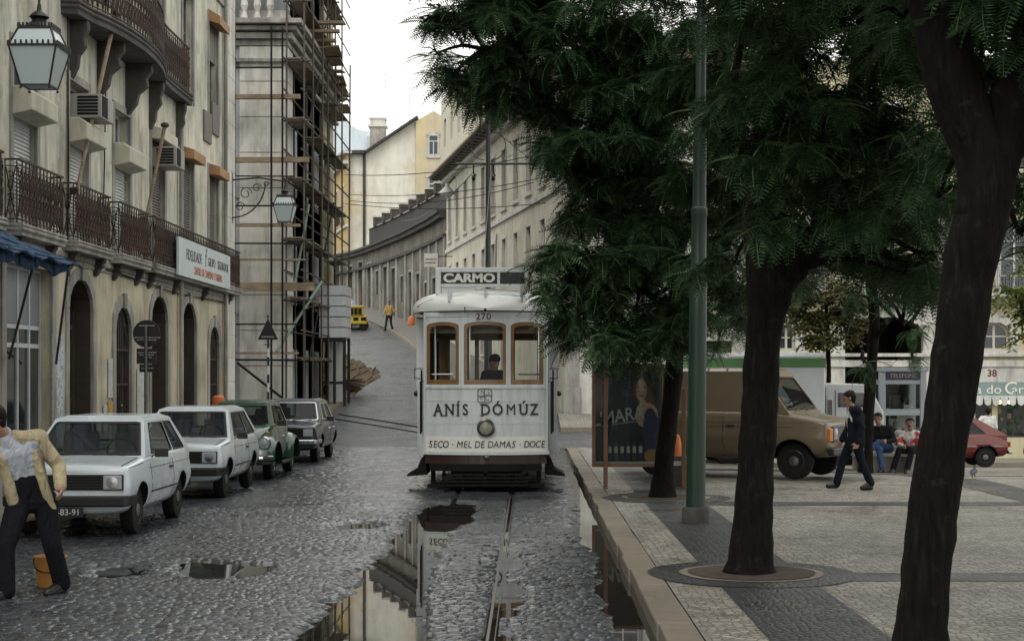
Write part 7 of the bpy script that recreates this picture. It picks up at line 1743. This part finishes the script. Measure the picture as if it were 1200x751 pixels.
def crown(clumps, tmpl, dens, per, mm, parent, seed, size=1.0, droop=(-50, 20), flatten=.85):
    g = np.random.default_rng(seed); tv, tf = tmpl; P = []; Rm = []; S = []
    for (c, r, dk) in clumps:
        n = max(3, int(dens * dk * r * r)); c = np.array(c)
        npad = max(2, int(4.5 + 3.5 * r)); pu = g.normal(size=(npad, 3)); pu /= np.linalg.norm(pu, axis=1)[:, None]; pc = c + pu * (r * g.uniform(.35, .9, npad))[:, None] * np.array([1, 1, flatten])
        pi = g.integers(0, npad, n); pr = min(.62, .5 * r); aa = g.uniform(0, 2 * math.pi, n); dd = np.sqrt(g.uniform(0, 1, n)); u = np.stack([np.cos(aa), np.sin(aa), .3 + 0 * aa], 1)
        pos = pc[pi] + np.stack([np.cos(aa) * dd * pr, np.sin(aa) * dd * pr, -.45 * pr * dd ** 2 + g.normal(0, .04, n)], 1)
        for p, uu in zip(pos, u):
            base = math.atan2(uu[1], uu[0]); 
            for q in range(per):
                az = base + (q - (per - 1) / 2) * (2 * math.pi / (per + 1)) + g.normal(0, .15); pt = math.radians(g.uniform(*droop) + 14 * uu[2]); roll = g.normal(0, .25)
                x = np.array([math.cos(az) * math.cos(pt), math.sin(az) * math.cos(pt), math.sin(pt)]); y = np.array([-math.sin(az), math.cos(az), 0]); z = np.cross(x, y)
                y2 = y * math.cos(roll) + z * math.sin(roll); z2 = -y * math.sin(roll) + z * math.cos(roll)
                P.append(p); Rm.append(np.stack([x, y2, z2], 1)); S.append(size * g.uniform(.7, 1.25))
    P = np.array(P); Rm = np.array(Rm); S = np.array(S)
    V = np.einsum('nij,vj->nvi', Rm, tv) * S[:, None, None] + P[:, None, :]
    org = np.array(parent.location); V = (V - org).reshape(-1, 3).astype(np.float32)
    Fq = (tf[None] + (np.arange(len(P)) * len(tv))[:, None, None]).reshape(-1, 4).astype(np.int32)
    me = bpy.data.meshes.new('crown'); me.vertices.add(len(V)); me.vertices.foreach_set('co', V.ravel()); me.loops.add(Fq.size); me.loops.foreach_set('vertex_index', Fq.ravel())
    me.polygons.add(len(Fq)); me.polygons.foreach_set('loop_start', np.arange(0, Fq.size, 4, dtype=np.int32)); me.polygons.foreach_set('loop_total', np.full(len(Fq), 4, dtype=np.int32)); me.update()
    me.materials.append(mm); o = bpy.data.objects.new('crown', me); link(o); o.parent = parent; return o
def rough_tube(path, rad, n=14, seed=0, sub=5):
    """limb of uneven girth through the points"""
    P = [Vector(p) for p in path]; pts = []; rs = []; rr = random.Random(seed)
    for i in range(len(P) - 1):
        p0 = P[max(i - 1, 0)]; p1 = P[i]; p2 = P[i + 1]; p3 = P[min(i + 2, len(P) - 1)]
        for k in range(sub):
            t = k / sub; pts.append(.5 * ((2 * p1) + (p2 - p0) * t + (2 * p0 - 5 * p1 + 4 * p2 - p3) * t * t + (3 * p1 - p0 - 3 * p2 + p3) * t ** 3)); rs.append((rad[i] + (rad[i + 1] - rad[i]) * t) * rr.uniform(.95, 1.06))
    pts.append(P[-1]); rs.append(rad[-1]); return pts, rs
def tree(name, label, base, limbs, clumps, tmpl, mm, seed, dens=60, per=7, size=1.0, group=None, flare=1.5, droop=(-50, 20), twigs=True):
    """limbs: list of (pixel path with distance, radii); clumps: (px, py, distance, radius in px, density)"""
    r = empty(name, base, 0, label, 'tree', group); org = Vector(base); t = MB(); allp = []
    for i, (pp_, rad) in enumerate(limbs):
        P = [at(*q) for q in pp_]
        pts, rs = rough_tube(P, rad, seed=seed + i)
        if i == 0:
            for k in range(len(pts)):
                hgt = pts[k].z - org.z; rs[k] *= 1 + (flare - 1) * math.exp(-max(hgt, 0) / .22)
        t.tube([p - org for p in pts], rs, 28 if i < 3 else 10); allp += pts
    cl_ = [(tuple(at(a, b_, Y)), rp * Y / F, dk) for a, b_, Y, rp, dk in clumps]
    if twigs:
        up_ = [p for p in allp if p.z > org.z + 1.6] or allp
        for c, rd, dk in cl_:
            c = Vector(c); q = min(up_, key=lambda p: (p - c).length + max(0, p.z - c.z) * .5); m_ = (q + c) / 2 + Vector((0, 0, .12 * (q - c).length))
            pts, rs = rough_tube([q, m_, c], [.045, .03, .012], seed=seed); t.tube([p - org for p in pts], rs, 6)
            for k in range(4):
                a = random.Random(seed + k + int(c.x * 50)).uniform(0, 6.28); e = c + Vector((math.cos(a), math.sin(a), random.uniform(-.3, .5))) * rd * .8; t.tube([c - org, (c + e) / 2 - org + Vector((0, 0, .05)), e - org], [.012, .009, .005], 4)
    from mathutils import noise as _n
    t.v = [tuple(Vector(v) + _n.noise_vector(Vector(v) * 3.1) * .018 + _n.noise_vector(Vector(v) * 11) * .009) for v in t.v]
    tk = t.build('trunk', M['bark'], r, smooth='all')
    crown(cl_, tmpl, dens, per, mm, r, seed, size, droop); return r
FT = frond_template(); FT2 = frond_template(8, .5); GT = 'row of jacaranda trees along the kerb of the square'
# third tree: nearest the tram
c3 = [(535,20,24,34,1.2),(512,62,24,20,1),(528,92,24.4,24,1.1),(556,104,24.2,26,1),(565,60,24,42,1.3),(590,20,24,48,1.2),(600,95,24.3,36,1.2),(585,125,24,18,.9),(625,60,24.5,48,1.3),(640,112,24.5,40,1.2),(665,160,24,38,1.1),(662,198,24.2,20,.8),(670,60,24,60,1.3),(700,115,24,60,1.4),(720,40,24,70,1.3),
      (705,190,24.5,48,1.3),(750,170,24.5,65,1.3),(700,245,24.8,40,1.2),(672,262,24.2,24,.9),(755,240,25,60,1.3),(790,110,24,70,1.2),(800,220,25,60,1.2),(655,302,23.6,30,1.2),(632,318,23.5,18,.9),(690,300,23.8,42,1.3),(735,305,24,50,1.3),(780,310,24.5,55,1.3),(660,345,23.4,26,1.1),(695,350,23.6,42,1.3),(668,382,23.4,22,1),(705,392,23.5,34,1.2),(745,365,23.8,46,1.3),(748,402,23.5,26,1.1),(790,375,24,42,1.2),(715,412,23.6,16,.8),(815,350,24.5,45,1.1),
      (690,150,25,60,1.2),(740,110,25.3,60,1.2),(760,60,25.5,60,1.2),(620,20,25,50,1.2),(840,60,22.6,60,1.2),(845,150,22.6,55,1.1),(850,230,23,55,1.2),(845,300,23,50,1.1),(865,340,23,24,1),(560,-50,24.5,80,1.2),(650,-70,25,100,1.2),(760,-60,25,100,1.2),(700,-170,25,120,1.1),(820,-150,25,120,1),(590,-150,25,90,1)]  # clumps above the frame are unseen, added to block the sky
b3 = at(776, 583, 24.8)
tree('jacaranda_tree', 'feathery jacaranda leaning towards the tram, its slanting trunk beside the advertising board', (b3.x, 24.8, PZ - .02),
     [([(776,586,24.8),(778,550,24.8),(783,500,24.8),(789,440,24.8),(795,370,24.8),(790,310,24.8),(765,250,24.8),(735,180,24.8),(715,80,24.8),(700,-40,24.8)], [.17,.14,.13,.135,.14,.14,.12,.10,.08,.05]),
      ([(765,250,24.8),(720,240,24.6),(680,215,24.4),(655,170,24.3),(640,120,24.3)], [.08,.07,.07,.06,.04]), ([(795,370,24.8),(740,330,24.2),(690,300,23.9)], [.07,.05,.03]), ([(790,310,24.8),(820,220,24.8),(840,100,24.8)], [.10,.08,.05]), ([(715,80,24.8),(640,40,24.4),(570,60,24.2)], [.05,.04,.02])],
     c3, FT, M['leaf'], 31, dens=125, per=7, size=.85, group=GT)
c1 = [(885,200,14.3,42,1.2),(905,260,14.4,30,1.1),(920,100,14.4,50,1.3),(955,150,14.0,50,1.2),(935,20,14.3,60,1.2),(985,260,14.3,40,1.2),(870,160,15.5,40,1.2),(1085,180,13.5,45,1.2),(1075,60,14,60,1.2),(1060,320,14.4,25,1.1),(880,120,15.5,60,1.2),(930,150,15,60,1.3),(975,110,14.6,70,1.4),(960,215,15,60,1.3),(1010,180,14.6,70,1.4),(1000,260,15.4,60,1.3),(1050,230,15.5,60,1.2),(930,280,17,50,1.2),(1040,300,16,40,1.1),(905,60,15,50,1.2),(1020,60,14.5,60,1.2),(1060,130,14.8,60,1.3),(860,310,17.5,40,1),(1085,300,15,35,1.1),(1100,330,15,22,1.0),(880,350,18,25,.8),(1075,320,14.8,25,1.1),
      (900,0,16,60,1),(1000,0,16,70,1.1),(1060,-10,17,60,1),(960,-20,17,60,1),(1030,40,18,60,1),(880,30,18,50,1),(850,-60,15.5,90,1),(950,-60,15.5,110,1),(1060,-40,15.5,110,1),(880,-130,13,130,1.1),(1010,-120,13,130,1.1),(1120,-100,12.5,120,1.1),(940,-240,18,170,1),(900,-190,15.5,140,.9),(1040,-180,15.5,150,.9),(780,-90,15.5,100,.9)]  # the clumps above the frame are added to deepen the shade underneath
b1 = at(880, 672, 15.3)
tree('jacaranda_tree', 'dark jacaranda with a straight trunk rising from the round earth pit', (b1.x, 15.3, PZ - .02),
     [([(878,676,15.3),(882,620,15.3),(886,540,15.3),(891,460,15.3),(895,390,15.3),(902,330,15.3),(893,250,15.3),(903,160,15.3),(925,60,15.3),(948,-10,15.3),(965,-120,15.3)], [.172,.17,.168,.165,.172,.22,.19,.17,.16,.15,.12]),
      ([(905,345,15.3),(935,305,15.3),(962,272,15.3),(966,240,15.3),(986,170,15.3),(1003,90,15.3),(1010,0,15.3)], [.16,.14,.13,.09,.08,.07,.05]), ([(893,250,15.3),(870,180,15.6),(862,90,15.8)], [.08,.06,.04])],
     c1, FT, M['leaf'], 53, dens=115, per=7, size=.7, group=GT)
c2 = [(1150,-20,11,80,1.2),(1190,80,11.5,60,1.1),(1140,100,12,50,1),(1160,60,10,90,1.0),(1200,150,10.3,60,1),(1130,30,9.6,70,1),(1190,20,9,80,1),(1175,215,11,40,1),(1195,275,11,26,1),(1225,230,11,50,1),(1060,20,10.5,50,.9),(1110,150,11,50,1),(1100,230,11.5,40,1),
      (1080,-120,9.5,150,.9),(1200,-120,9.5,170,.9),(1150,-300,9.5,200,.8),(1300,-60,9.5,170,.8),(1350,150,9.5,120,.8),(980,-230,10,160,.7)]  # unseen clumps over the frame, added to keep sky light off the square
b2 = at(1070, 822, 9.3)
tree('jacaranda_tree', 'nearest thick leaning jacaranda trunk at the right of the picture', (b2.x, 9.3, PZ - .02),
     [([(1072,826,9.3),(1079,751,9.3),(1088,650,9.3),(1099,550,9.3),(1115,460,9.3),(1130,360,9.3),(1139,300,9.3),(1156,200,9.3),(1118,100,9.3),(1093,0,9.3),(1075,-120,9.3)], [.135,.135,.137,.138,.138,.14,.148,.168,.155,.14,.12]),
      ([(1146,260,9.3),(1170,180,9.3),(1190,100,9.3),(1225,0,9.3),(1260,-120,9.3)], [.15,.14,.125,.11,.1])],
     c2, FT, M['leaf'], 71, dens=150, per=7, size=.5, group=GT)
c5 = [(1000,250,33,60,1.2),(1050,270,33,60,1.2),(1020,210,33,70,1.2),(950,270,33,50,1.1),(1090,310,33,32,1.2),(1065,338,32,15,1),(1104,342,32,16,1),(1110,240,33,60,1.1),(960,200,33,70,1.1),(900,250,33,50,1),(1075,385,31,13,.9),(1068,418,31,12,.9),(1012,425,31,14,.9),(1040,350,32,14,.7),(1000,345,32,20,.8),(940,330,33,20,.9),(880,330,33,30,1),(850,380,33,26,1),(840,410,33,16,.9),(870,365,33,20,.9),(1150,180,33,60,1)]
b5 = at(1014, 0, 33); z5 = pz(b5.x, 33)
tree('jacaranda_tree', 'slender crooked jacaranda growing behind the bench beside the telephone box', (b5.x, 33, z5 - .02),
     [([(1014,562,33),(1017,490,33),(1022,420,33),(1025,370,33),(1021,330,33),(1028,280,33),(1015,220,33)], [.125,.115,.11,.11,.11,.10,.08]), ([(1024,400,33),(1045,375,32.5),(1075,385,31.5)], [.05,.035,.015]), ([(1022,430,33),(1010,420,32.5)], [.03,.02]), ([(1021,330,33),(980,270,33),(950,220,33)], [.09,.07,.04]), ([(1020,330,33),(920,300,33),(860,340,33)], [.06,.04,.02]), ([(1024,320,33),(1080,270,33),(1110,240,33)], [.07,.05,.03])],
     c5, FT, M['leaf'], 91, dens=75, per=7, size=.85)
LTm = leaf_template(); b6 = at(971, 0, 40)
tree('small_tree', 'young olive-brown leaved tree in front of the square building, behind the lorry cab', (b6.x, 40, pz(b6.x, 40) - .02),
     [([(971,530,40),(971,480,40),(971,430,40),(970,390,40),(968,350,40)], [.08,.07,.06,.05,.03]), ([(970,400,40),(990,370,40)], [.03,.02]), ([(970,400,40),(950,375,40)], [.03,.02])],
     [(970,395,40,30,1.2),(945,375,40,28,1.1),(995,375,40,28,1.1),(970,355,40,36,1.2),(950,335,40,24,1),(990,340,40,26,1.1),(1005,350,40,18,.9),(935,362,40,16,.8)], LTm, M['leaf_olive'], 17, dens=60, per=5, size=1.25, flare=1.2)
b7 = at(1262, 0, 38)
tree('small_tree', 'yellow-green leafy branches reaching in at the right edge before the square building', (b7.x, 38, pz(b7.x, 38) - .02),
     [([(1262,560,38),(1260,480,38),(1255,400,38),(1245,340,38)], [.1,.09,.08,.05]), ([(1255,400,38),(1225,355,37),(1190,340,36)], [.05,.03,.015])],
     [(1178,345,36,12,1),(1192,358,36,14,1),(1200,375,36,14,1),(1198,395,36,9,1),(1215,350,36,25,1),(1245,330,37,50,1),(1235,380,37,30,1),(1270,280,38,70,1),(1280,350,38,50,1)], LTm, M['leaf_yellow'], 19, dens=45, per=5, size=1.4, flare=1.2)
# unseen jacarandas added beside and behind the camera to darken the square
def added_shade_tree(x, y, z, rad, label, seed):
    r = empty('jacaranda_tree', (x, y, pz(x, y)), 0, label, 'tree', 'unseen jacarandas added out of frame to shade the square'); t = MB(); rr = random.Random(seed)
    t.tube([(0, 0, -.1), (.05, 0, 1.5), (.1, .1, 3.5), (.0, 0, z - 1)], [.24, .19, .18, .12], 12); cl_ = []
    for k in range(9):
        a = k * .7 + rr.uniform(0, .5); d = rad * (.3 + .6 * (k % 3) / 2); c = Vector((x + d * math.cos(a), y + d * math.sin(a), z + rr.uniform(-.5, 1.2))); cl_.append((tuple(c), rad * .5, 1)); t.tube([(.1, .1, 3.5), c - Vector((x, y, 0)) - Vector((0, 0, .4))], [.09, .03], 6)
    t.build('trunk', M['bark'], r, smooth='all'); crown(cl_, FT2, 26, 6, M['leaf'], r, seed, 1.7); return r
for i, (x, y, z, rad) in enumerate(((4.2, -1.0, 8.6, 4.4), (7.2, 5.5, 8.5, 4), (9.2, 13.5, 9.8, 4.8), (8.5, -4, 8.5, 4.2), (14.8, 21, 10.8, 4.5), (14.5, 8, 9.5, 4.5), (1.5, -9, 8.5, 4.5))):
    added_shade_tree(x, y, z, rad, ['added shade tree just behind the camera', 'added shade tree to the right of the camera', 'added shade tree out of frame beyond the nearest trunk', 'added shade tree behind and right of the camera', 'farthest added shade tree out of frame on the right', 'added shade tree well to the right of the camera', 'added shade tree farthest behind the camera'][i], 200 + i)
# leaves of rubbish on the ground
t = MB(); rr = random.Random(9)
for i in range(70):
    x = rr.uniform(KX + .3, 12); y = rr.uniform(12, 28); a = rr.uniform(0, 6.28); s = rr.uniform(.012, .03); z = pz(x, y) + .012
    t.quad((x, y, z), (x + s * math.cos(a), y + s * math.sin(a), z), (x + s * (math.cos(a) - math.sin(a)), y + s * (math.sin(a) + math.cos(a)), z + .006), (x - s * math.sin(a), y + s * math.cos(a), z + .004))
tag(t.build('fallen_leaves', M['leaf_olive'], None, fix=False), kind='stuff')
